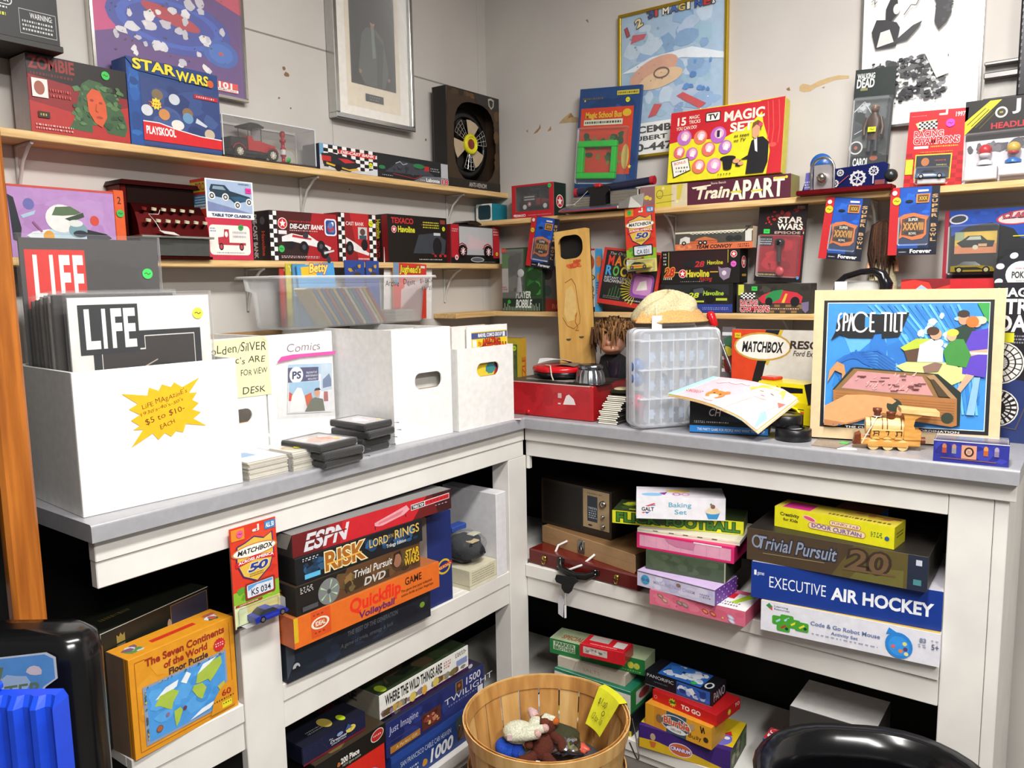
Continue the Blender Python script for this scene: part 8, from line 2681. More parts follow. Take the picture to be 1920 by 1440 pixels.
# left end bay
def a_(p):
 F=p['F']
 F.r('#dc9420',0,0,1,1);F.b(['#e09c2c','#d48c1c'],0,0,1,1,20,.2,2)
 for q in (((.05,.05),(.95,.05)),((.05,.05),(.05,.95)),((.95,.05),(.95,.95)),((.05,.95),(.14,.95))):
  F.l('#a8601c',.006,list(q))
 F.t('#9a2c1c','The Seven Continents',.14,.87,.9,.94,2);F.t('#9a2c1c','of the World',.3,.775,.72,.84,2);F.t('#3c2c34','Floor Puzzle',.34,.69,.72,.75,2)
 F.star('#c8282c',.84,.76,.075,14,.85);F.fine('#f0d0d0',.8,.74,.88,.79,2)
 F.r('#8a98b4',.1,.085,.9,.68);F.p('#4c98dc',[(.13,.11),(.88,.11),(.88,.655),(.13,.655)])
 F.b(['#58a4e4','#4490d4'],.13,.11,.88,.65,22,.2,3)
 F.p('#e8eef0',[(.2,.5),(.3,.58),(.42,.6),(.4,.54),(.3,.5)]);F.p('#a8c048',[(.19,.44),(.24,.52),(.36,.53),(.42,.48),(.36,.4),(.34,.33),(.3,.36),(.24,.42)]);F.p('#e8eef0',[(.44,.56),(.5,.64),(.54,.6),(.49,.52)])
 F.p('#a8c048',[(.36,.3),(.42,.31),(.44,.27),(.4,.17),(.37,.13),(.36,.22)]);F.p('#a8c048',[(.54,.42),(.56,.46),(.64,.45),(.68,.38),(.63,.28),(.59,.32),(.56,.38)])
 F.p('#a8c048',[(.58,.47),(.6,.56),(.7,.62),(.84,.64),(.85,.56),(.78,.48),(.72,.42),(.7,.46),(.62,.46)]);F.p('#e8eef0',[(.6,.56),(.66,.64),(.8,.655),(.72,.61)])
 F.p('#c8b848',[(.79,.33),(.86,.36),(.87,.3),(.81,.28)]);F.p('#e8eef0',[(.5,.12),(.62,.18),(.78,.2),(.7,.14)])
 F.c('#a8643c',.22,.2,.03);F.ring('#7a4424',.22,.2,.03,.034,.006);F.c('#8a6a8c',.3,.3,.022);F.c('#6a3a4c',.46,.28,.022)
 F.b(['#3a6a5c','#c8a848','#5a4a3c'],.105,.09,.128,.66,20,.03,6);F.b(['#3a6a5c','#c8a848','#5a4a3c'],.13,.658,.88,.678,20,.6,7)
 F.p('#dc9420',[(.7,.05),(.96,.05),(.96,.32),(.88,.34),(.8,.28),(.74,.2)]);F.t('#a82c1c','60',.82,.2,.92,.26,2);F.fine('#5a3c1c',.74,.15,.95,.185,1);F.r('#e8e02c',.82,.07,.92,.135);F.fine('#4a4414',.83,.1,.91,.13,1)
 p['L'].r('#7a6454',0,0,.8,1);p['L'].r('#dc9420',.8,0,1,1);p['L'].r('#a8601c',.88,0,.91,1)
 T=p['T'];T.r('#c8321c',.3,.42,.72,.6);T.b(['#7a5a6c','#5a8a4c','#c8c8c8'],.04,.2,.22,.8,10,.3,3);T.b(['#c05a4c','#3a6a4c','#e0e0e0'],.8,.2,.97,.8,10,.3,5)
pl=pZ((255,1427),(447,1322),(237,1241),ZM)
dd=(onz(212,1405,ZM)-pl['A']).length
it=carton('floor_puzzle_box','orange floor puzzle box with a world map on the low white shelf','box',pl,min(dd,.085),dict(F='#dc9420',T='#dc9420',L='#8a6a4c',R='#c8821c'),a_)
def a_(p):
 F=p['F']
 F.r('#151813',0,0,1,1);F.l('#8a8c84',.006,[(.003,0),(.003,1)]);F.l('#c8ccc4',.006,[(0,.995),(1,.995)]);F.r('#3c3848',.62,.7,.985,.97);F.l('#a8803c',.004,[(.62,.7),(.62,.97),(.985,.97),(.985,.7)])
 F.p('#8a7a3c',[(.13,.86),(.13,.93),(.15,.91),(.165,.94),(.18,.91),(.2,.93),(.2,.86)]);F.r('#5a5a4c',.13,.81,.2,.845);F.e('#b08a70',.6,.8,.02,.06)
 T=p['T'];T.fine('#6a5a2c',.15,.35,.4,.55,1)
pl=pZ((206,1408),(402,1290),(184,1191),ZM)
carton('game_box','big black box standing behind the orange floor puzzle box','box',pl,.11,dict(F='#151813',L='#0e0f0c',T='#1c2018',R='#151813'),a_)
# ================================================================ bottom shelf, left unit
def pX(bl,br,tl,X,Z=None):
 A,B=onx(*bl,X),onx(*br,X)
 A.z=B.z=(A.z+B.z)/2 if Z is None else Z
 return seat(A,B,tl)
def a_1000(p):
 F=p['F'];F.r('#1c3c84',0,0,1,1);F.r('#24489a',0,.8,1,1);F.t('#c8d0e0','SAN FRANCISCO CABLE CAR HEAVEN',.1,.56,.72,.7,0);F.t('#f0f2f6','1000',.42,.12,.73,.46,2,sh=.2);F.b(['#c89030'],.34,.1,.42,.46,4,.6,1);F.b(['#2c2a28','#5a3a2c','#3a4a4c','#6a4a34'],.76,.04,.99,.96,16,.4,3);F.fine('#d0d8e8',.1,.2,.3,.42,2)
def a_twi(p):
 F=p['F'];F.r('#222c6c',0,0,1,1);F.b(['#283478','#1c2660','#2c3a80'],0,0,1,1,18,.3,2)
 F.l('#5a5a80',.008,[(0,.42),(1,.46)]);F.l('#5a5a80',.008,[(0,.3),(.2,.3)])
 F.t('#c8cce0','Just Imagine',.03,.66,.3,.86,0,sh=.1);F.t('#e4e4ec','TWILIGHT',.56,.42,1.1,.6,0);F.t('#dcdce8','1500',.78,.68,.96,.9,1,sh=.05);F.r('#8a7a4c',.68,.62,.76,.94);F.r('#4a2c20',.69,.64,.75,.92);F.c('#a85a34',.72,.8,.06)
 F.r('#5a2c24',.33,.1,.52,.6);F.b(['#8a3c30','#c87a5c','#4a2018','#d8b878'],.34,.12,.51,.58,18,.24,3);F.r('#b0782c',.03,.08,.31,.28);F.t('#e8d8b0','A Perfect Gift',.08,.13,.28,.22,0,sh=.2);F.fine('#7a80a8',.6,.3,.95,.4,1)
 F.r('#e0e0e4',.98-.06,.2,.98,.4)
def a_pur(p):
 F=p['F'];F.r('#4a1c58',0,0,1,1);F.b(['#56205c','#3c1848'],0,0,1,1,10,.6,2);F.fine('#a86a8c',.86,.3,.95,.6,1);F.e('#c8ccd8',.97,.4,.03,.4);F.b(['#5a5a4c','#7a7a6c'],.0,.0,.1,1,6,.6,4)
def a_wild(p):
 F=p['F'];F.r('#ecebe4',0,0,1,1);F.t('#1c1c1a','WHERE THE WILD THINGS ARE',.06,.46,.68,.86,2);F.b(['#7a6a3c','#5a4a2c','#8a7a8c','#c8a050','#6a4a34','#8a8a7c'],.0,.0,.98,.36,40,.8,3);F.e('#d8c060',.34,.16,.035,.2);F.e('#d8c060',.6,.2,.035,.2);F.e('#d8a848',.47,.16,.03,.2);F.fine('#c87a6c',.7,.5,.78,.86,3);F.fine('#5a5a54',.84,.72,.97,.92,3);F.r('#8a98c8',.85,.3,.98,.56)
 p['L'].r('#8a8474',0,0,1,1);p['L'].t('#4a4640','ARE',.2,.4,.6,.8,2);p['T'].b(['#2c3a24','#3c4a2c','#1c241a','#5a4a34'],0,0,1,1,30,.24,5);p['T'].e('#a8c030',.08,.12,.04,.09)
GB2='jigsaw boxes on the bottom shelf'
p4_=pX((735,1466),(886,1394),(730,1424),.43,ZB)
i4=carton('jigsaw_box','blue thousand piece jigsaw box lying flat at the stack bottom','box',p4_,.2,dict(F='#1c3c84',T='#1c2c54'),a_1000,group=GB2)
z=ZB+p4_['h']+.0005
p3_=pX((725,1421),(908,1315),(730,1355),.425,z)
p3_['h']=max(p3_['h'],.05)
i3=carton('jigsaw_box','deep blue fifteen hundred piece jigsaw box in the middle of the stack','box',p3_,.2,dict(F='#222c6c',T='#2c2c3c',L='#1a2050'),a_twi,group=GB2)
z+=p3_['h']+.0005
pp=pX((735,1350),(886,1250),(735,1333),.412,z);pp['h']=.014
carton('jigsaw_box','thin purple jigsaw box just under the monster picture box','box',pp,.18,dict(F='#4a1c58',R='#5a2c48',T='#3c1848',L='#3c1848'),a_pur,group=GB2)
z+=.0146
pw=pX((712,1344),(878,1246),(709,1307),.418,z)
carton('jigsaw_box','white edged jigsaw box with black lettering and monster pictures on the stack top','box',pw,.2,dict(F='#ecebe4',T='#2c3a24',L='#8a8474',R='#d8d4cc'),a_wild,group=GB2)
def a_red(p):
 F=p['F'];F.r('#d8281c',0,0,1,1);F.c('#8a98d8',.76,.5,.22);F.c('#e8ecf4',.74,.56,.12)
def a_200(p):
 F=p['F'];F.r('#16140f',0,0,1,1);F.e('#e0d8d0',.87,.62,.1,.3,rot=14);F.e('#b82a28',.87,.62,.09,.26,rot=14);F.fine('#e8c8c0',.81,.55,.93,.7,1);F.t('#f0eee8','200 Piece',.34,.3,.6,.56,2);F.t('#a8a498','NEW jigsaw puzzle',.36,.12,.62,.24,1);F.b(['#c89030','#b86a30'],.28,.2,.34,.6,4,.6,1)
 p['T'].b(['#5a3a24','#3c4a24','#6a5a30','#7a3a24'],0,0,1,1,24,.24,2)
def a_col(p):
 F=p['F'];F.r('#171d3c',0,0,1,1);F.r('#7a1428',0,0,1,.1)
 rnd=random.Random(5)
 for i in range(40):
  F.c('#8a94b8',rnd.random(),rnd.uniform(.12,.95),.008,6)
 F.t('#d8d8dc','Dreamer',.4,.4,.68,.55,1,sh=.2);F.t('#d8d8dc','COLLECTION',.42,.28,.66,.35,1);F.t('#d8d8dc','The',.38,.6,.45,.68,0,sh=.2)
 F.e('#e0c860',.74,.6,.08,.18);F.p('#3a5a8c',[(.64,.62),(.7,.94),(.76,.68)]);F.l('#3a3428',.02,[(.74,.48),(.74,.64),(.71,.7)]);F.l('#3a3428',.02,[(.74,.6),(.78,.68)]);F.e('#8a9cc8',.56,.66,.05,.1)
 T=p['T'];T.r('#1a1c2c',0,0,1,.9);T.e('#c8b050',.52,.3,.08,.16);T.fine('#a8a8a8',.22,.2,.44,.32,2);T.t('#8a1c30','VILLAGE',.62,.55,.9,.7,1);T.e('#c0d828',.72,.2,.05,.1)
pr=pX((600,1510),(722,1432),(600,1452),.44,ZB)
pr['A'].z=ZB
pr['h']=onx(722,1391,.44).z -ZB
carton('jigsaw_box','plain red jigsaw box under the black two hundred piece box','box',pr,.2,dict(F='#d8281c',R='#b8201a',T='#a82018'),a_red,group=GB2)
z=ZB+pr['h']+.0005
p6_=pX((592,1470),(724,1390),(592,1434),.441,z)
p6_['h']=onx(724,1354,.441).z -z
carton('jigsaw_box','black two hundred piece jigsaw box with a red oval logo','box',p6_,.2,dict(F='#16140f',T='#3c3020',R='#1c1a14'),a_200,group=GB2)
z+=p6_['h']+.0016
p5_=pX((570,1450),(686,1378),(572,1408),.425,z)
p5_['h']=onx(687,1333,.425).z -z
carton('village_box','dark blue starry collection box on top of the black two hundred piece box','box',p5_,.14,dict(F='#171d3c',T='#1a1c2c',L='#0f1228',R='#171d3c'),a_col,group=GB2,bev=.004)
# ================================================================ middle shelf, back wall unit
def a_(p):
 F=p['F'];F.r('#571410:g',0,0,1,1)
PM1=pZ((991,1055),(1197,1111),(991,1028),ZM)
it=carton('carrying_case','maroon flat case with brass catches and a black handle on the middle shelf','case',PM1,.24,dict(F='#5c1612:g',T='#6a1c16:g',R='#3c0e0c:g',L='#4a120f:g'),None,bev=.004)
w,h,d=it.w,it.h,it.d
for u in (.16,.82):
 m=MB();m.lathe([(.0085,0),(.0085,.003),(.005,.006),(.0005,.007)],'#b8a050:M',(-w/2+u*w,-d/2,h*.6),16,'y')
 m.tube([(-w/2+u*w+.005*math.cos(t),-d/2-.006,h*.42+.009*math.sin(t)) for t in [math.pi*k/8+math.pi for k in range(9)]],.0014,'#c8b060:M',6)
 child(it,'catch',m,'brass catch')
m=MB()
hp_=[(-w*.18,-d/2-.002,h*.9),(-w*.18,-d/2-.006,h*.5),(-w*.14,-d/2-.014,h*.25),(-w*.02,-d/2-.018,h*.12),(w*.08,-d/2-.014,h*.25),(w*.14,-d/2-.006,h*.5)]
m.tube(hp_,.008,'#131311:p',10,rs=[.006,.008,.011,.011,.011,.008])
m.box((-w*.21,-d/2-.004,h*.62),(-w*.15,-d/2,h*.98),'#131311:p',.002);m.box((w*.11,-d/2-.004,h*.35),(w*.17,-d/2,h*.75),'#131311:p',.002)
child(it,'handle',m,'black handle')
for x,z_ in ((-.18,.9),(.14,.68),(.14,.44)):
 m=MB();m.ball((x*w,-d/2-.004,h*z_),.0028,'#d0d0cc:M',8,6);child(it,'rivet',m)
m=MB()
bx_=-w*.08
m.prism([(bx_-.035,-.012),(bx_-.03,-.02),(bx_-.012,-.022),(bx_-.012,-.034),(bx_-.002,-.044),(bx_+.012,-.044),(bx_+.022,-.034),(bx_+.03,-.014),(bx_+.045,.0),(bx_+.035,.008),(bx_-.03,.002)],-d/2-.034,-d/2-.03,'#141414:F')
o=m.build('felt_mask',None,it.o.location,PM1['rz'])
tag(o,'black felt shape hanging from the maroon case handle over the shelf edge','felt shape')
m=MB();m.tube([(0,0,.0),(0,-.001,-.035)],.0006,'#e8e4e0',5);m.box((-.003,-.0006,-.072),(.003,.0006,-.035),'#d8d8d8')
tag(m.build('price_tag',None,it.o.matrix_basis@V((bx_+.002,-d/2-.0355,-.045)),PM1['rz']+.9),'thin price tag turned edge on under the black felt shape','price tag')
PM2=pZ((1017,1015),(1190,1076),(1018,985),ZM+PM1['h']+.0006)
def a_(p):
 F=p['F'];F.r('#a8845c',0,.0,1,1);F.l('#7a5c3c',.01,[(0,.5),(1,.5)]);F.rr('#9a7650',.04,.34,.16,.6,.2);F.rr('#a8845c',.045,.37,.155,.57,.2)
it=carton('carrying_case','tan flat case with a white rope handle lying on the maroon case','case',PM2,.2,dict(F='#a8845c',T='#8a6844',R='#4a3826'),a_,bev=.004)
w,h,d=it.w,it.h,it.d
m=MB();m.box((-w*.08,-d/2-.003,h*.1),(-w*.01,-d/2,h*.86),'#8a8c88:M',.001);m.tube([(-w*.06,-d/2-.005,h*.3),(-w*.045,-d/2-.006,h*.75),(-w*.03,-d/2-.005,h*.3)],.0016,'#b0b2ae:M',6);child(it,'latch',m,'steel latch')
m=MB()
m.tube([(-w*.2,-d/2-.001,h*.55),(-w*.25,-d/2-.02,h*.3),(-w*.25,-d/2-.044,-h*.4),(-w*.17,-d/2-.05,-h*.66),(-w*.05,-d/2-.05,-h*.64),(w*.06,-d/2-.036,-h*.2),(w*.1,-d/2-.001,h*.3)],.0034,'#eceae4:p',10)
child(it,'rope_handle',m,'white rope handle')
m=MB();m.tube([(-w*.12,-d/2-.0545,-h*.56),(-w*.12,-d/2-.056,-h*2.2)],.0008,'#eceae4',5);m.prism([(-w*.155,-h*3.4),(-w*.1,-h*3.5),(-w*.09,-h*2.6),(-w*.105,-h*2.25),(-w*.13,-h*2.25),(-w*.155,-h*2.55)],-d/2-.0565,-d/2-.0555,'#f0f0f6');child(it,'price_tag',m,'white string tag')
PM3=pZ((1016,979),(1146,1014),(1017,896),ZM+PM1['h']+PM2['h']+.0012)
def a_(p):
 F=p['F']
 F.r('#2a1f15',0,0,1,1);F.r('#17130f',.03,.06,.6,.95)
 for i in range(18):
  F.l('#1f1a14',.006,[(.04,.1+.047*i),(.59,.1+.047*i)])
 F.r('#a8906c',.62,.16,.98,.97);F.r('#2c3440',.68,.3,.82,.84);F.fine('#b8c0c8',.7,.36,.81,.6,5);F.l('#c8ccd0',.008,[(.69,.6),(.81,.6)]);F.fine('#6a5a3c',.68,.87,.9,.92,1);F.e('#2a2218',.72,.22,.03,.02)
it=carton('table_radio','dark wood table radio with a brass dial panel on the tan case','radio',PM3,.13,dict(F='#2a1f15',L='#1c150f',R='#1c150f',T='#1f1811'),a_,bev=.002)
for v,r_ in ((.72,.011),(.46,.006),(.25,.007)):
 m=MB();m.lathe([(r_,0),(r_*.9,.008),(r_*.4,.01),(.0003,.01)],'#b8b4aa:M',(it.w*(.9-.5),-it.d/2,it.h*v),16,'y');child(it,'knob',m,'chrome knob')
def a_shoes(p):
 F=p['F'];F.r('#d86a84',0,0,1,1);F.b(['#e07a90','#d06078'],0,0,1,1,12,.4,2)
 for u,v,c,c2 in ((.12,.72,'#8a6a5c','#c89a88'),(.17,.48,'#a8806c','#d8b0a0'),(.33,.55,'#7a6c64','#a89488'),(.39,.5,'#8a7a70','#b8a498'),(.6,.4,'#b84a2c','#e09a70'),(.68,.36,'#b84a2c','#e09a70'),(.86,.42,'#b8b0c8','#e0dcec'),(.87,.18,'#b8b0c8','#e0dcec')):
  F.e(c,u,v,.038,.13,rot=-24);F.e(c2,u,v,.024,.07,rot=-24)
 F.c('#e0c850',.78,.26,.06);F.c('#a850a8',.3,.3,.05)
 T=p['T'];T.r('#e8e4e0',.6,0,1,.8);T.fine('#6a6a6a',.72,.1,.9,.35,2);T.r('#c8202c',.62,.5,.8,.8);T.p('#a8c82c',[(.8,.3),(.9,.9),(1,.9),(.86,.3)])
def a_mint(p):
 F=p['F'];F.r('#c8c4dc',0,0,1,1);F.b(['#d4d0e4','#bcb8d8','#d8d8ec'],0,0,1,1,14,.4,2);F.c('#4a98c8',.11,.5,.32);F.t('#1c3c5c','G-G',.06,.42,.16,.58,1);F.t('#a8a4c0','MINT - THE FAIRY CHARM',.22,.4,.76,.6,1);F.fine('#8a86a0',.82,.3,.95,.6,2);F.e('#8a6a5c',.55,.7,.03,.12);F.r('#4a3c3c',0,.94,1,.98)
 R=p['R'];R.r('#6a3a98',0,0,1,1)
 for i in range(5):
  for j in range(4):
   R.c('#d8c8e8',.12+.2*i+.08*(j%2),.14+.24*j,.05)
 p['T'].r('#c8b0d8',0,0,1,1)
def a_green(p):
 F=p['F'];F.r('#44543c',0,0,1,1);F.b(['#4c5c42','#3c4c36'],0,0,1,1,18,.3,2);F.r('#a8a894',.985,0,1,1)
def a_pinkw(p):
 F=p['F'];F.r('#d8286c',0,0,1,1);F.r('#e0a0b8',.03,.14,.97,.86)
 for i in range(7):
  F.l('#d090ac',.03,[(.08+.13*i,.14),(.08+.13*i,.86)])
 F.p('#c87a9a',[(.3,.86),(.34,.6),(.42,.44),(.6,.4),(.62,.86)]);F.r('#eceaec',.6,.86,.88,.94)
def a_flick(p):
 F=p['F'];F.r('#d8d820',0,0,1,1);F.b(['#2c4a1c','#3c5c24'],.16,.04,.6,.96,12,.6,2)
 F.t('#3f7a24','FLICK',.03,.18,.36,.84,2,out='#1c2c14');F.t('#3f7a24','FOOTBALL',.42,.18,.97,.84,2,out='#1c2c14')
 p['L'].r('#c8c81c',0,0,1,1);T=p['T'];T.r('#2c3a1c',0,0,1,1);T.b(['#8aa82c','#3c5024','#c8c830'],.02,.05,.2,.95,12,.2,3)
def a_bake(p):
 F=p['F'];F.r('#ece9ee',0,0,1,1);F.t('#2a2430','GALT',.06,.36,.2,.52,2);F.p('#d8503c',[(.1,.58),(.2,.72),(.22,.68),(.14,.56)]);F.p('#4a80c8',[(.12,.58),(.21,.64),(.22,.6)]);F.p('#d8683c',[(.06,.3),(.12,.32),(.08,.24)]);F.p('#4a60b8',[(.1,.3),(.16,.33),(.12,.22)])
 F.t('#6ab0c4','Baking',.36,.56,.62,.76,1);F.t('#6ab0c4','Set',.43,.24,.57,.44,1)
 F.p('#3a94cc',[(.78,.36),(.94,.36),(.91,.06),(.81,.06)]);F.e('#e8d8b8',.86,.4,.085,.12);F.e('#e8d8b8',.86,.5,.06,.1);F.c('#8a5a50',.86,.62,.1);F.c('#6a8a5c',.84,.72,.05)
 L=p['L'];L.r('#d8d4dc',0,0,1,1);L.k_('#c83a4c','#3a4a9c',.9,.05,1,.95,1,9)
 T=p['T'];T.r('#dcd8e0',0,0,1,1);T.e('#8ab8dc',.18,.24,.12,.16);T.p('#8a3a8c',[(.26,.4),(.32,.2),(.36,.5)]);T.ring('#c87ab0',.46,.3,.05,.14,.05);T.ring('#d89ab0',.56,.3,.05,.14,.05);T.e('#d8b85c',.48,.6,.14,.14)
def a_booklets(p):
 F=p['F'];F.r('#e8e2cc',0,0,1,1);F.l('#8a8474',.06,[(0,.5),(1,.5)])
 for u in (.16,.32,.46,.6,.74):
  F.r('#2a2a28',u,.62,u+.05,.8)
GS='boxed games on the back wall middle shelf'
SP=stack(ZM,[('toy_box','pink box with shoe pictures at the bottom of the narrow toy stack',(1218,1132),(1397,1176),(1217,1105),.12,dict(F='#d86a84',T='#d86a84',R='#c85a74'),a_shoes),('toy_box','pale lilac box with purple dotted ends above the pink shoe box',(1195,1097),(1340,1137),(1195,1069),.12,dict(F='#c8c4dc',R='#6a3a98',T='#c8b0d8'),a_mint),('toy_box','plain dark green box in the middle of the narrow toy stack',(1211,1066),(1360,1095),(1210,1030),.13,dict(F='#44543c',T='#3c4a36',R='#38442f'),a_green),('toy_box','hot pink windowed box above the plain dark green box',(1194,1026),(1376,1058),(1194,997),.15,dict(F='#d8286c',T='#d8286c',R='#b81c58',L='#b81c58'),a_pinkw),('paper_wallet','cream cardboard wallet of papers between the pink and yellow boxes',(1195,997),(1387,1024),(1194,988),.16,dict(F='#e8e2cc',T='#d8d2bc'),a_booklets,dict(hfix=.011)),('toy_box','long yellow and green football game box under the white baking set',(1148,980),(1394,1004),(1145,956),.11,dict(F='#d8d820',T='#2c3a1c',L='#c8c81c',R='#6a6a4c'),a_flick),('toy_box','white baking set box with a blue cupcake on top of the narrow stack',(1193,972),(1360,977),(1191,931),.1,dict(F='#ece9ee',T='#dcd8e0',L='#d8d4dc',R='#c8d0e0'),a_bake),],group=GS)
def a_mouse(p):
 F=p['F'];F.r('#e4e3ea',0,0,1,1)
 F.p('#3a8a4c',[(.03,.84),(.05,.94),(.07,.84),(.05,.76)]);F.p('#c8503c',[(.05,.76),(.07,.84),(.07,.7)]);F.t('#6a7088','Learning',.08,.84,.165,.9,1);F.t('#6a7088','Resources',.08,.75,.175,.81,1)
 for u,v,r_ in ((.11,.42,-8),(.16,.5,6),(.2,.4,-4),(.14,.24,10),(.25,.36,14)):
  F.rr('#48a030',u -.04,v -.15,u+.04,v+.15,.2)
  F.l(('#e8d83c','#a8d8ec','#5a2c34','#e8842c','#b8322c')[int(u*100)%5],.06,[(u -.015,v -.05),(u+.015,v+.06)]);F.c('#1c3c3c',u+.02,v -.04,.05)
 F.t('#6478a8','Code & Go Robot Mouse',.3,.5,.69,.62,1);F.t('#6478a8','Activity Set',.42,.32,.57,.41,1);F.fine('#a0a4b8',.31,.2,.68,.26,1)
 F.e('#2c86d8',.79,.42,.072,.4,rot=14);F.p('#2c86d8',[(.72,.7),(.735,.92),(.78,.8)]);F.e('#3a98e8',.79,.4,.055,.3,rot=14)
 for u,v,c in ((.76,.36,'#d86a6c'),(.82,.5,'#e0dc7c'),(.8,.26,'#e08a4c'),(.825,.34,'#6a3c6c'),(.83,.2,'#e8e0a0')):
  F.c(c,u,v,.06)
 F.t('#8088a0','83',.895,.66,.93,.78,2);F.fine('#a0a4b8',.89,.5,.935,.62,2);F.t('#5a6280','5+',.955,.5,.995,.66,1);F.fine('#a0a4b8',.955,.74,.99,.8,1)
def a_hock(p):
 F=p['F'];F.r('#10368c',0,0,1,1);F.t('#f0f2f6','EXECUTIVE',.1,.36,.42,.66,0);F.t('#f4f6fa','AIR HOCKEY',.45,.33,.955,.64,2);F.t('#d8dcec','games',.035,.66,.075,.76,1);F.r('#e8ecf4',.016,.64,.03,.78)
def a_tp20(p):
 F=p['F'];F.r('#4a3a28',0,0,1,1);F.p('#5c5028',[(.5,0),(1,0),(1,1),(.62,1)]);F.p('#6a6430',[(.6,0),(.88,0),(.88,.5),(.66,.4)])
 F.t('#8a94a8','Trivial Pursuit',.06,.42,.52,.8,1,sh=.25,out='#2c2a34');F.ring('#8a94a8',.06,.62,.03,.2,.05);F.l('#a89a70',.015,[(.1,.28),(.46,.32)])
 F.t('#6a5238','20',.58,.3,.8,.86,1,sh=.1,out='#3a2c20');F.l('#6a5238',.06,[(.56,.26),(.84,.3)]);F.r('#232a3c',.9,0,1,1);F.r('#c8ccd8',.94,.72,.97,.88);F.r('#4a8a8c',.93,.16,.97,.32)
def a_door(p):
 F=p['F'];F.r('#e0d818',0,0,1,1);F.t('#3a3018','Creativity',.05,.6,.22,.76,2);F.t('#3a3018','for Kids',.08,.36,.21,.5,2);F.e('#f0c0c8',.31,.68,.06,.12,rot=-14);F.e('#d8506c',.31,.68,.05,.08,rot=-14)
 F.rr('#b06a3c',.48,.56,.74,.8,.5);F.rr('#e8d8a8',.485,.58,.735,.78,.5);F.t('#b0487c','FUNKY FAB',.5,.62,.72,.74,1,hand=1)
 F.rr('#b06a3c',.3,.22,.78,.54,.5);F.rr('#e8d0a0',.305,.245,.775,.515,.5);F.t('#7a5a9c','DOOR CURTAIN',.33,.29,.75,.47,2,hand=1)
 F.fine('#3a7a3c',.82,.4,.92,.66,3);F.c('#2c5c8c',.945,.44,.1);F.c('#c83a8c',.34,.4,.03)
 T=p['T'];T.r('#c8b83c',0,0,1,1);T.r('#c0307c',.06,.1,.3,.8);T.fine('#6a5a1c',.45,.1,.95,.4,1);T.b(['#b89a3c','#a86a3c'],.5,.4,1,1,8,.4,2)
 R=p['R'];R.r('#b8b020',0,0,1,1);R.fine('#5a5418',.2,.4,.8,.7,2)
SP2=stack(ZM,[('game_box','white robot activity set box with a blue mouse at the wide stack bottom',(1426,1180),(1761,1252),(1426,1124),.25,dict(F='#e4e3ea',R='#d0d0d8',T='#c8a850'),a_mouse),('game_box','large dark blue air hockey box with white capitals in the wide stack',(1408,1119),(1765,1185),(1408,1052),.27,dict(F='#10368c',T='#b8b4bc',R='#d0ccd0',L='#0c2a70'),a_hock),('game_box','brown and gold trivia game box with silver script in the wide stack',(1400,1048),(1738,1112),(1400,989),.25,dict(F='#4a3a28',T='#231f1c',R='#2c2a24',L='#3a2c20'),a_tp20),('craft_box','bright yellow door curtain craft box on top of the wide game stack',(1452,986),(1676,1031),(1454,949),.075,dict(F='#e0d818',T='#c8b83c',R='#b8b020',L='#e8e0c8'),a_door),],group=GS)
pl=dict(A=V((SP2[3].o.location.x -.02,SP2[3].o.location.y+.045,SP2[3].o.location.z)),w=.1,h=SP2[3].h*.95,rz=SP2[3].o.rotation_euler.z)
carton('toy_box','blue sided box half hidden behind the yellow door curtain box','box',pl,.07,dict(F='#2c5ca8',R='#2458a0',T='#7a4a3c'),lambda p:p['R'].b(['#d83a3c','#3a78c8','#c8d8e8'],0,0,1,.9,9,.3,2),group=GS)
# ================================================================ bottom shelf, back wall unit
def a_park(p):
 F=p['F'];F.r('#1f7a3c',0,0,1,1);F.r('#c8d8b8',.04,.3,.28,.88);F.t('#2a6a38','PARKER',.06,.62,.27,.84,2);F.t('#2a6a38','BROTHERS',.05,.34,.275,.56,2);F.c('#c8c848',.86,.5,.22);F.c('#c8c848',.92,.5,.2);F.fine('#8ac09a',.36,.2,.44,.8,4);F.fine('#a8c848',.78,.1,.96,.2,1)
 T=p['T'];T.r('#b8c8a0',0,0,1,1);T.t('#b06a4c','SPECIAL EDITION',.1,.2,.6,.5,2)
def a_redtin(p):
 F=p['F'];F.r('#c8202c:g',0,0,1,1);F.r('#c8b8b0',.08,.28,.62,.84);F.b(['#8a8078','#a89a90','#e0d8d0','#6a7060'],.1,.32,.6,.8,10,.3,2)
 T=p['T'];T.r('#b0a8a0',.12,.45,.55,.92);T.r('#d0ccc8',.68,.3,.92,.8);T.fine('#e8a0a0',.2,.12,.8,.24,1)
def a_long(p):
 F=p['F'];F.r('#c8bcac',0,0,1,1);F.t('#a08a7c','SALTS',.38,.3,.64,.6,0);F.l('#6a6058',.03,[(.24,.1),(.28,.9)])
def a_teal(p):
 F=p['F'];F.r('#e0dcd4',0,0,1,1);F.r('#1f7a5c',0,.86,1,1);F.fine('#c07a70',.72,.5,.92,.7,2);F.e('#5a8a3c',.88,.2,.1,.2);R=p['R'];R.r('#2a7a3c',0,0,1,1);R.r('#c8ccc8',.2,.2,.8,.8);R.e('#a83a3c',.5,.5,.2,.2)
GC='boxed games on the back wall bottom shelf'
zt=coly(1184,-.42,ZB)
h5=ony(1184,1341,-.42).z -ZB
pb=dict(A=coly(1042,-.42,ZB),w=coly(1184,-.42,ZB).x -coly(1042,-.42,ZB).x,h=max(h5,.02),rz=0)
carton('game_box','black game box with a yellow lower edge behind the bushel basket','box',pb,.16,dict(F='#14161c',R='#14161c'),lambda p:p['F'].r('#d8c828',0,0,1,.25),group=GC)
z=ZB+pb['h']+.0006
pt=dict(A=V((pb['A'].x -.003,-.42,z)),w=pb['w'],h=ony(1184,1299,-.42).z -z,rz=0)
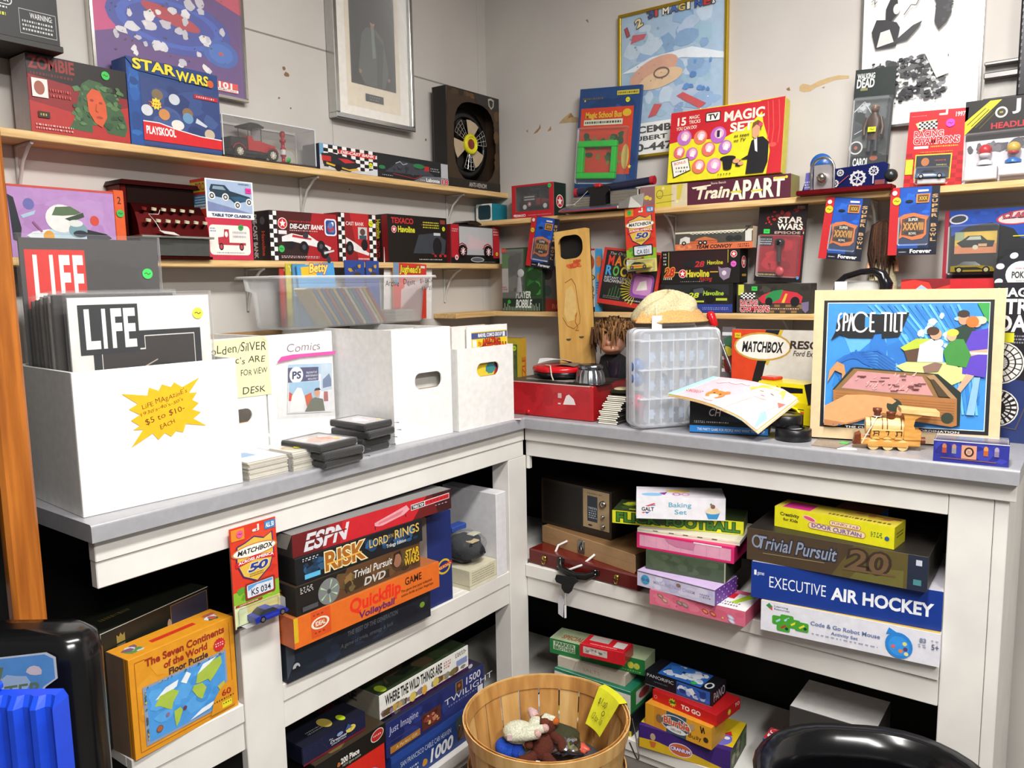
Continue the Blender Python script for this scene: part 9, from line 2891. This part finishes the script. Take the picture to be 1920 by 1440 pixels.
carton('game_box','white fronted box with a teal top and green end behind the basket','box',pt,.16,dict(F='#e0dcd4',T='#1f7a5c',R='#2a7a3c',L='#1f7a5c'),a_teal,group=GC)
z+=pt['h']+.0006
S3=stack(z,[('long_box','dull cream long box under the green game box on the bottom shelf',(1046,1249),(1172,1288),(1044,1229),.07,dict(F='#c8bcac',R='#b8ac9c'),a_long),('game_box','green game box with a pale square logo on the bottom shelf',(1031,1223),(1209,1268),(1031,1196),.08,dict(F='#1f7a3c',T='#b8c8a0',R='#a8b890'),a_park),('toy_box','small red box with picture panels on top of the green game box',(1087,1229),(1171,1249),(1085,1206),.07,dict(F='#c8202c:g',T='#c8202c:g',R='#a81a24:g'),a_redtin,dict(bev=.004)),],group=GC)
def a_pan(p):
 F=p['F'];F.r('#10121a',0,0,1,1);F.t('#d8dce4','PANORIFIC',.02,.6,.44,.82,0);F.r('#2c5cb0',.48,.06,.97,.96);F.b(['#e0e8f0','#3a6ac0','#1c3c80','#a8c0e0'],.48,.06,.97,.9,24,.34,3);F.fine('#6a7080',.14,.3,.36,.45,1);F.l('#a8b0b8',.02,[(.0,.02),(1,.02)])
 T=p['T'];T.r('#10121a',0,0,1,1);T.r('#2c68c0',.18,.04,.82,.98);T.b(['#e4ecf4','#3a78cc','#1c3a70','#c8d8ec'],.18,.05,.82,.97,34,.28,4);T.ring('#e0e4ea',.9,.3,.06,.2,.06);T.e('#38b850',.7,.16,.045,.09)
 R=p['R'];R.t('#c8ccd4','PANO',.1,.2,.9,.8,0)
def a_togo(p):
 F=p['F'];F.r('#c8181c',0,0,1,1);F.star('#c8d030',.32,.5,.42,10,.6);F.b(['#3a6a1c'],.26,.34,.38,.7,6,.4,2);F.t('#f4ece8','TO GO',.46,.3,.76,.66,2);F.l('#e05048',.02,[(.02,.9),(.3,.95)]);F.ring('#e8a090',.05,.4,.025,.16,.05)
 R=p['R'];R.r('#b8161a',0,0,1,1);R.star('#c8d030',.52,.45,.3,10,.6);R.t('#f0d8d8','TO',.76,.5,.96,.8,1)
def a_blur(p):
 F=p['F'];F.r('#e0a028',0,0,1,1);F.p('#d8902c',[(.14,.0),(.3,0),(.32,1),(.14,1)]);F.r('#3c5468',.33,0,.63,1);F.e('#e8e8e8',.47,.5,.23,.4);F.e('#3c5468',.47,.5,.215,.36);F.t('#d8502c','Blurble',.28,.42,.68,.72,2,out='#f0ece4',sh=.05);F.e('#f0ece8',.48,.24,.15,.14);F.t('#2c3038','DELUXE',.4,.19,.56,.29,1)
 F.e('#8a6a4c',.22,.5,.05,.2);F.e('#b89a7c',.72,.7,.04,.14);F.l('#2c1c14',.05,[(.84,.9),(.86,.6),(.88,.88),(.9,.62)]);F.t('#4a2c14','Busy',.66,.2,.86,.42,0,hand=1);F.c('#3a2a1c',.92,.36,.12)
 R=p['R'];R.r('#c89424',0,0,1,1)
def a_cran(p):
 F=p['F'];F.r('#3c2070',0,0,1,1);F.p('#d8b020',[(0,0),(1,0),(1,.1),(.8,.24),(.6,.4),(.4,.34),(.2,.46),(0,.42)]);F.e('#e0d4e4',.47,.38,.13,.3);F.e('#c8602c',.47,.38,.12,.26);F.r('#7a3a8c',.36,.3,.58,.48);F.t('#f0e8f0','CRANIUM',.36,.32,.58,.46,2);F.e('#b8a080',.16,.62,.03,.16);F.p('#c8682c',[(.12,.4),(.2,.4),(.18,.14),(.14,.14)]);F.l('#0c0c14',.03,[(0,.0),(0,1)])
 T=p['T'];T.r('#d8b820',0,0,1,1);T.p('#3c2070',[(0,0),(1,0),(1,.12),(0,.1)]);T.e('#6a6ac8',.86,.3,.1,.2);T.p('#c82a2c',[(.84,.46),(.94,.46),(.9,.6)]);T.c('#e8e8f0',.9,.36,.05)
 R=p['R'];R.r('#2c3a1c',0,0,1,1);R.b(['#4a6a2c','#8a8a6c','#2a2418'],0,0,1,1,18,.3,2)
stack(ZB,[('game_box','purple and yellow party game box at the bottom of the small stack',(1198,1399),(1369,1452),(1200,1359),.15,dict(F='#3c2070',T='#d8b820',R='#2c3a1c',L='#2c1858'),a_cran),('game_box','orange and yellow word game box above the purple and yellow one',(1210,1356),(1334,1407),(1210,1317),.075,dict(F='#e0a028',T='#d8902c',R='#c89424',L='#e8c048'),a_blur),('game_box','red travel game box with a green burst and white letters',(1224,1312),(1344,1363),(1224,1292),.12,dict(F='#c8181c',T='#b8161a',R='#b8161a'),a_togo),('jigsaw_box','black panorama jigsaw box with blue mountain pictures on the small stack top',(1210,1282),(1335,1326),(1210,1256),.085,dict(F='#10121a',T='#10121a',R='#10121a'),a_pan),],group=GC)
pl=pR(1428,1466,1383,-.4,ZB)
it=carton('toy_box','small blue box with an orange band beside the black plastic tub','box',pl,.06,dict(F='#24509c',T='#b82a30',R='#1c3c78'),lambda p:(p['F'].p('#d89060',[(0,.1),(1,.0),(1,.3),(0,.4)]),p['F'].r('#b8c8dc',.1,.72,.6,.86),p['T'].b(['#e8e8e8','#c82a34'],0,0,1,1,8,.4,2)),group=GC)
A=coly(1462,-.38,ZB)
pl=dict(A=V((A.x+.016,-.37,ZB)),w=.2,h=ony(1470,1320,-.37).z -ZB,rz=0)
it=carton('white_box','white topped box on the bottom shelf behind the black plastic tub','carton',pl,.16,dict(F='#3c3a38',T='#e8e6e2',L='#7a2c24'),None)
# ================================================================ bushel basket of soft toys
BC=onz(1024,1339,.285)
BZ,BR=.285,.205
o=empty('bushel_basket',(BC.x,BC.y,0))
NS=22
for i in range(NS):
 m=MB()
 a0,a1=2*math.pi*i/NS,2*math.pi*(i+.93)/NS
 ring=[]
 for k in range(6):
  z=.004+(BZ -.01)*k/5
  r=.155+(BR -.008-.155)*(k/5)**.8
  ring.append([(r*math.cos(a),r*math.sin(a),z) for a in (a0,(a0+a1)/2,a1)]+[((r -.003)*math.cos(a),(r -.003)*math.sin(a),z) for a in (a1,(a0+a1)/2,a0)])
 m.loft(ring,'basket_wood_pale' if i%3==0 else 'basket_wood',True,True,False)
 m.build('slat',o)
m=MB();m.lathe([(.0005,.006),(.155,.006),(.155,.002),(.0005,.002)],'basket_wood');m.build('bottom',o)
def hoop(z0,z1,r0,r1,t,nm,key='basket_wood_pale'):
 m=MB();n=48
 rings=[[(r*math.cos(2*math.pi*i/n),r*math.sin(2*math.pi*i/n),z) for i in range(n)] for r,z in ((r0,z0),(r0+t,z0),(r1+t,z1),(r1,z1),(r0,z0))]
 m.loft(rings,key,False,False,False)
 return m.build(nm,o)
hoop(BZ -.034,BZ,BR -.0105,BR -.006,.0028,'rim_hoop')
hoop(BZ -.034,BZ,BR -.018,BR -.0135,.0025,'inner_hoop','basket_wood')
hoop(.14,.162,.188,.19,.003,'middle_hoop')
for s_ in (-1,1):
 m=MB()
 ac=math.radians(205 if s_<0 else 25)
 ex,ey=math.cos(ac),math.sin(ac)
 m.tube([((BR+.004+.012*math.sin(math.pi*k/10))*math.cos(ac+(k -5)*.05),(BR+.004+.012*math.sin(math.pi*k/10))*math.sin(ac+(k -5)*.05),BZ -.02-.07*math.sin(math.pi*k/10)) for k in range(11)],.0018,'#6a6460:s',6)
 m.build('wire_handle',o)
tag(o,'round wooden bushel basket full of small soft toys on the floor','basket')
BT=V((BC.x,BC.y,0))
def inb(mb,name,label,cat,x,y,z,rz=0,rx=0,ry=0):
 q=mb.build(name,None,BT+V((x,y,z)),rz,rx,ry)
 return tag(q,label,cat)
def bpt(px,py,z,rmax=.12):
 q=onz(px,py,z)-BT
 k=min(1,rmax/max(math.hypot(q.x,q.y),1e-6))
 return q.x*k,q.y*k
m=MB()
rnd=random.Random(8)
m.sheet(lambda u,v:((.0+.158*v)*math.cos(2*math.pi*u),(.158*v)*math.sin(2*math.pi*u),.12+.012*math.sin(11*u)+.01*math.cos(9*v+14*u)),40,10,'#5c5a60:F')
q=inb(m,'filler_toys','jumbled dull toys filling the bottom of the bushel basket','toys',0,0,0)
q['kind']='stuff'
def limb(m,pts,rs,key):
 m.tube(pts,.01,key,12,rs=rs)
 m.ball(pts[0],rs[0],key,12,8);m.ball(pts[-1],rs[-1],key,12,8)
 # brown bear, lying on its back with its head to the rear
bx,by=bpt(1008,1358,.17,.06)
K='#5a2412:F'
m=MB();m.ball((0,0,0),.036,K,18,12,sx=.95,sy=1.3,sz=.85)
m.ball((.0,.058,.02),.032,K,18,12)
limb(m,[(.03,.03,.012),(.058,.012,.018),(.064,-.006,.016)],[.015,.015,.014],K)
limb(m,[(-.03,.03,.01),(-.045,.0,.022),(-.035,-.02,.03)],[.015,.015,.013],K)
limb(m,[(.02,-.036,.0),(.045,-.06,.008),(.054,-.07,.016)],[.018,.018,.019],K)
limb(m,[(-.02,-.036,.0),(-.042,-.058,.006),(-.05,-.064,.012)],[.018,.018,.018],K)
m.xf(Matrix.Diagonal((.82,.82,.82,1)))
ob=inb(m,'teddy_bear','brown soft teddy bear with orange ears lying in the bushel basket','soft toy',bx,by,.165,.35,.5)
for s_ in (-1,1):
 m=MB();m.ball((s_*.0246,.0541,.0295),.0105,'#c0621c:F',12,8,sz=.8);q=m.build('ear',ob);q['label']='orange ear'
m=MB();m.ball((.002,.041,.041),.0115,'#6a3018:F',12,8,sz=.6);m.build('muzzle',ob)
m=MB();m.box((-.005,-.058,.014),(.005,-.047,.016),'#ecebe8');m.build('care_tag',ob)
# cream rabbit
rx_,ry_=bpt(938,1348,.2,.1)
K='#dfe0c8:F'
m=MB();m.ball((0,0,0),.042,K,18,12,sx=1.25,sz=.8);m.ball((.052,.03,.012),.026,K,16,10)
limb(m,[(.02,-.02,.012),(.06,-.012,.02),(.082,-.006,.02)],[.017,.015,.013],K)
limb(m,[(-.01,-.026,.0),(.03,-.036,.012),(.06,-.034,.016)],[.018,.017,.014],K)
m.xf(Matrix.Diagonal((.8,.8,.8,1)))
ob=inb(m,'toy_rabbit','cream fluffy soft rabbit with pink paws at the left of the basket','soft toy',rx_,ry_,.195,.5)
for k,(a,b) in enumerate((((.04,.032,.016),(.024,.056,.027)),((.053,.024,.016),(.084,.027,.024)))):
 m=MB();limb(m,[a,((a[0]+b[0])/2,(a[1]+b[1])/2,.027),b],[.01,.013,.009],K if k else '#dcb8b8:F');q=m.build('ear',ob)
for p_ in ((.067,-.006,.018),(.05,-.029,.016)):
 m=MB();m.ball(p_,.0105,'#d8b0a8:F',12,8);q=m.build('paw',ob);q['label']='pale pink paw'
m=MB();m.box((-.024,-.04,.0),(-.012,-.037,.015),'#e8d0d0');m.build('care_tag',ob)
bx2,by2=bpt(930,1384,.16,.125)
m=MB();m.ball((0,0,0),.03,'#1c54d0:F',18,12,sx=1.15,sz=.85);m.ball((.03,.0,.0),.02,'#1848c0:F',14,10)
inb(m,'toy_ball','bright blue fluffy soft toy beside the cream rabbit','soft toy',bx2,by2,.15)
x,y=bpt(1085,1338,.17,.1)
m=MB();m.sheet(lump(.05,.04,.032,9,.1),26,14,'#3c3c22:F');
for k in range(26):
 rnd2=random.Random(k)
 a,r=rnd2.uniform(0,6.28),rnd2.uniform(0,.034)
 m.ball((r*math.cos(a),r*math.sin(a)*.8,.058-r*.35),.011,('#5c5a30:F','#2a2a18:F','#4a5028:F')[k%3],8,6,sz=.45)
inb(m,'camouflage_cap','crumpled camouflage cloth bundle at the right of the brown bear','cloth bundle',x,y,.135)
x,y=bpt(1056,1392,.17)
m=MB();m.sheet(lump(.042,.036,.022,12,.3),22,12,'#b4b8c4:M');inb(m,'foil_packet','crumpled silver foil packet at the front right of the basket','packet',x,y,.145)
x,y=bpt(1036,1338,.17)
m=MB();m.sheet(lump(.024,.018,.016,14,.3),18,10,'#dcdce4');m.ball((-.012,-.008,.02),.012,'#2c44a8',10,8,sz=.6);m.ball((.006,-.012,.02),.009,'#d8a030',10,8,sz=.6);inb(m,'sweet_wrapper','white and blue crinkled wrapper behind the brown bear arm','wrapper',x,y,.15)
for (px,py,c,lab) in ((1048,1375,'#d85a4c','small coral red scrap beside the silver foil packet'),(1090,1398,'#d8604c','long coral strip at the front right of the basket'),(985,1404,'#9cc8b8','pale green plastic bag at the basket front'),(955,1396,'#7a1c24','dark red scrap under the brown bear foot')):
 x,y=bpt(px,py,.16)
 m=MB();m.sheet(lump(.024,.014,.01,px,.2),16,8,c+(':k' if 'bag' in lab else ':p'));inb(m,'toy_scrap',lab,'toy',x,y,.145,px)
 # yellow note folded over the rim
m=MB()
q0,q1=onz(1136,1284,BZ)-BT,onz(1166,1322,BZ)-BT
t0,t1=math.atan2(q0.y,q0.x),math.atan2(q1.y,q1.x)
pol=lambda t,r,z:V((r*math.cos(t),r*math.sin(t),z))
ang=lambda u:t0+(t1-t0)*u
m.sheet(lambda u,v:pol(ang(u),BR -.021-.05*v,BZ+.003-.08*v),8,6,'#d8d828',.0004)
m.sheet(lambda u,v:pol(ang(u),BR -.021+.02*v,BZ+.0035),8,2,'#d8d828',.0004)
m.sheet(lambda u,v:pol(ang(u),BR+.0+.006*v,BZ+.003-.09*v*(.5+.5*u)),8,6,'#d8d828',.0004)
A0,A1=pol(t0,BR -.022,BZ),pol(t1,BR -.022,BZ)
B0,B1=pol(t0,BR -.071,BZ -.077),pol(t1,BR -.071,BZ -.077)
dn=(B0-A0+B1-A1)/2
m_=((A0+A1)/2).normalized()
uu=(A1-A0).normalized()
P=Panel(m,B0+(B1-B0)*.06-m_*.004+V((0,0,.004)),uu,(-dn -uu*(-dn).dot(uu)).normalized(),(B1-B0).length*.9,dn.length)
P.k=20
P.t('#3a3a1c','$1.00',.12,.7,.7,.86,0,hand=1);P.t('#3a3a1c','12 for 10',.1,.26,.86,.42,0,hand=1);P.ring('#3a3a1c',.7,.56,.1,.07,.02)
tag(m.build('price_note',None,BT),'bright yellow handwritten note folded over the basket rim','note')
# ================================================================ foreground: black tub at the right, black and blue plastic things at the left
TZ=.42
c0=onz(1560,1316,TZ);c1=onz(1778,1420,TZ);c2=onz(1458,1378,TZ)
o=empty('plastic_tub',((c1.x+c2.x)/2+.06,min(c1.y,c2.y)-.06,0))
ox,oy=o.location.x,o.location.y
m=MB()
def rr2(hx,hy,r,z,cx=0,cy=0):
 return [(x+cx,y+cy,z) for x,y,_ in rrect(hx,hy,r,0,8)]
hx_=max((c1-c2).length*.62,.2)
rw=[rr2(hx_*.72,hx_*.72,.12,.004),rr2(hx_*.86,hx_*.86,.14,TZ -.05),rr2(hx_*.9,hx_*.9,.15,TZ -.012)]
m.loft(rw,'#0b0b0d:g',True,False)
m.loft([rr2(hx_*.84,hx_*.84,.14,TZ -.05),rr2(hx_*.7,hx_*.7,.12,.01)],'#0b0b0d:g',False,True)
m.build('body',o)
m=MB()
m.loft([rr2(hx_*.9,hx_*.9,.15,TZ -.012),rr2(hx_*1.04,hx_*1.04,.17,TZ -.016),rr2(hx_*1.06,hx_*1.06,.175,TZ -.008),rr2(hx_*1.03,hx_*1.03,.17,TZ),rr2(hx_*.9,hx_*.9,.15,TZ -.004),rr2(hx_*.84,hx_*.84,.14,TZ -.05)],'#0b0b0d:g',False,False)
m.build('rim',o)
o.rotation_euler.z=.5
tag(o,'glossy black plastic tub with a wide rim at the bottom right','tub')
# boxed bank on a small high shelf at the upper left
q=onx(113,88,.12)
m=MB();m.box((.001,-1.66,q.z -.012),(.124,q.y+.004,q.z),'#1c1815',.001)
tag(m.build('wall_shelf'),'short dark shelf high on the left wall under the black bank box','shelf')
def a_(p):
 F=p['F']
 F.r('#100f10',0,0,1,1);F.p('#3a6ac8',[(.3,.62),(.96,.56),(.96,1),(.3,1)]);F.l('#e8e8ec',.02,[(.3,.62),(.96,.55)])
 F.p('#d8a080',[(.66,.66),(.68,.9),(.78,.9),(.84,.68),(.76,.6)])
 F.rr('#d8d8d8',-.0,.34,.5,.6,.2);F.rr('#100f10',.01,.35,.49,.59,.2)
 F.t('#e8e4dc','KENOBI',.03,.48,.46,.57,1);F.t('#e8e8e8','TALKING BANK',.03,.38,.46,.45,2);F.fine('#d8d83c',.05,.2,.42,.27,1);F.fine('#d8d8d8',.05,.29,.44,.33,1)
 F.r('#b8b8b8',.56,.06,.97,.34);F.r('#100f10',.565,.067,.965,.333);F.t('#d8d8d8','WARNING:',.68,.25,.93,.31,1);F.fine('#c8c8c8',.59,.09,.93,.23,3)
A,B=V((.12,-1.645,q.z+.0004)),V((.12,q.y,q.z+.0004))
carton('toy_box','black boxed bank with a blue picture on the short dark high shelf','box',dict(A=A,w=(B -A).y,h=.16,rz=math.pi/2),.1,dict(F='#100f10',R='#1c1a1a',L='#100f10'),a_)
# black moulded plastic body with an oval sticker, and a blue ribbed panel before it
S0=onx(60,1240,.62)
rzv=math.atan2(CR.y,CR.x)
o=empty('plastic_bin',(.60,-1.83,0),rzv)
zt=onx(75,1165,.60).z
m=MB()
m.loft([rr2(.1,.036,.03,.004),rr2(.105,.04,.034,zt -.04),rr2(.1,.036,.03,zt -.012),rr2(.08,.028,.024,zt),rr2(.02,.01,.008,zt+.003)],'#0e0e0f:g',True,True)
m.build('body',o)
m=MB();P=Panel(m,(-.098,-.0415,zt -.115),(1,0,0),(0,0,1),.17,.1)
pts=[(0,.1),(.3,.16),(.7,.36),(.84,.36),(.9,.5),(1,.62),(1,.92),(.93,.99),(.4,.9),(0,.76)]
P.p('#c8ccd8',pts);P.p('#5a94d4',[(.02+u*.96,.05+v*.92) for u,v in pts]);P.b(['#a8c0e0','#d8c8d0','#7aa8dc'],.1,.35,.9,.85,8,.3,2)
P.t('#6a7a5c','SKI',.14,.56,.56,.78,1,sh=.2);P.t('#6a7a5c','SCOOTER',.06,.3,.86,.48,1,sh=.2,rot=8)
q=m.build('label_sticker',o);q['label']='blue and white oval sticker'
tag(o,'black moulded plastic bin with a blue sticker at the lower left','bin')
z2=onx(75,1275,.72).z
o=empty('ribbed_panel',(.715,-1.9,0),rzv)
m=MB()
prof=[]
for i in range(25):
 u=i/24
 prof.append((-.09+.165*u,-.008*(1 if (i%4)<2 else 0)))
n=len(prof)
m.loft([[(x,y -.012,.0) for x,y in prof]+[(x,.015,.0) for x,y in prof[::-1]],[(x,y -.012,z2-.012) for x,y in prof]+[(x,.015,z2-.012) for x,y in prof[::-1]],[(x*.97,y*.5-.004,z2) for x,y in prof]+[(x*.97,.01,z2) for x,y in prof[::-1]]],'#1848d4:p',True,True,False)
m.build('ribs',o)
m=MB();m.box((-.06,-.008,z2),(.0,.012,z2+.014),'#1848d4:p',.005);m.build('grip',o)
tag(o,'bright blue ribbed plastic panel in front of the black bin at the lower left','plastic panel')
m=MB()
for i in range(3):
 m.lathe([(.04,.02*i),(.042,.02*i+.004),(.042,.02*i+.012),(.038,.02*i+.018)],'#c8ccd0:M',n=24)
pc=onx(10,1150,.3)
tag(m.build('metal_canister',None,(.3,-1.83,.7705)),'ridged chrome canister inside the dark cabinet at the left edge','canister')
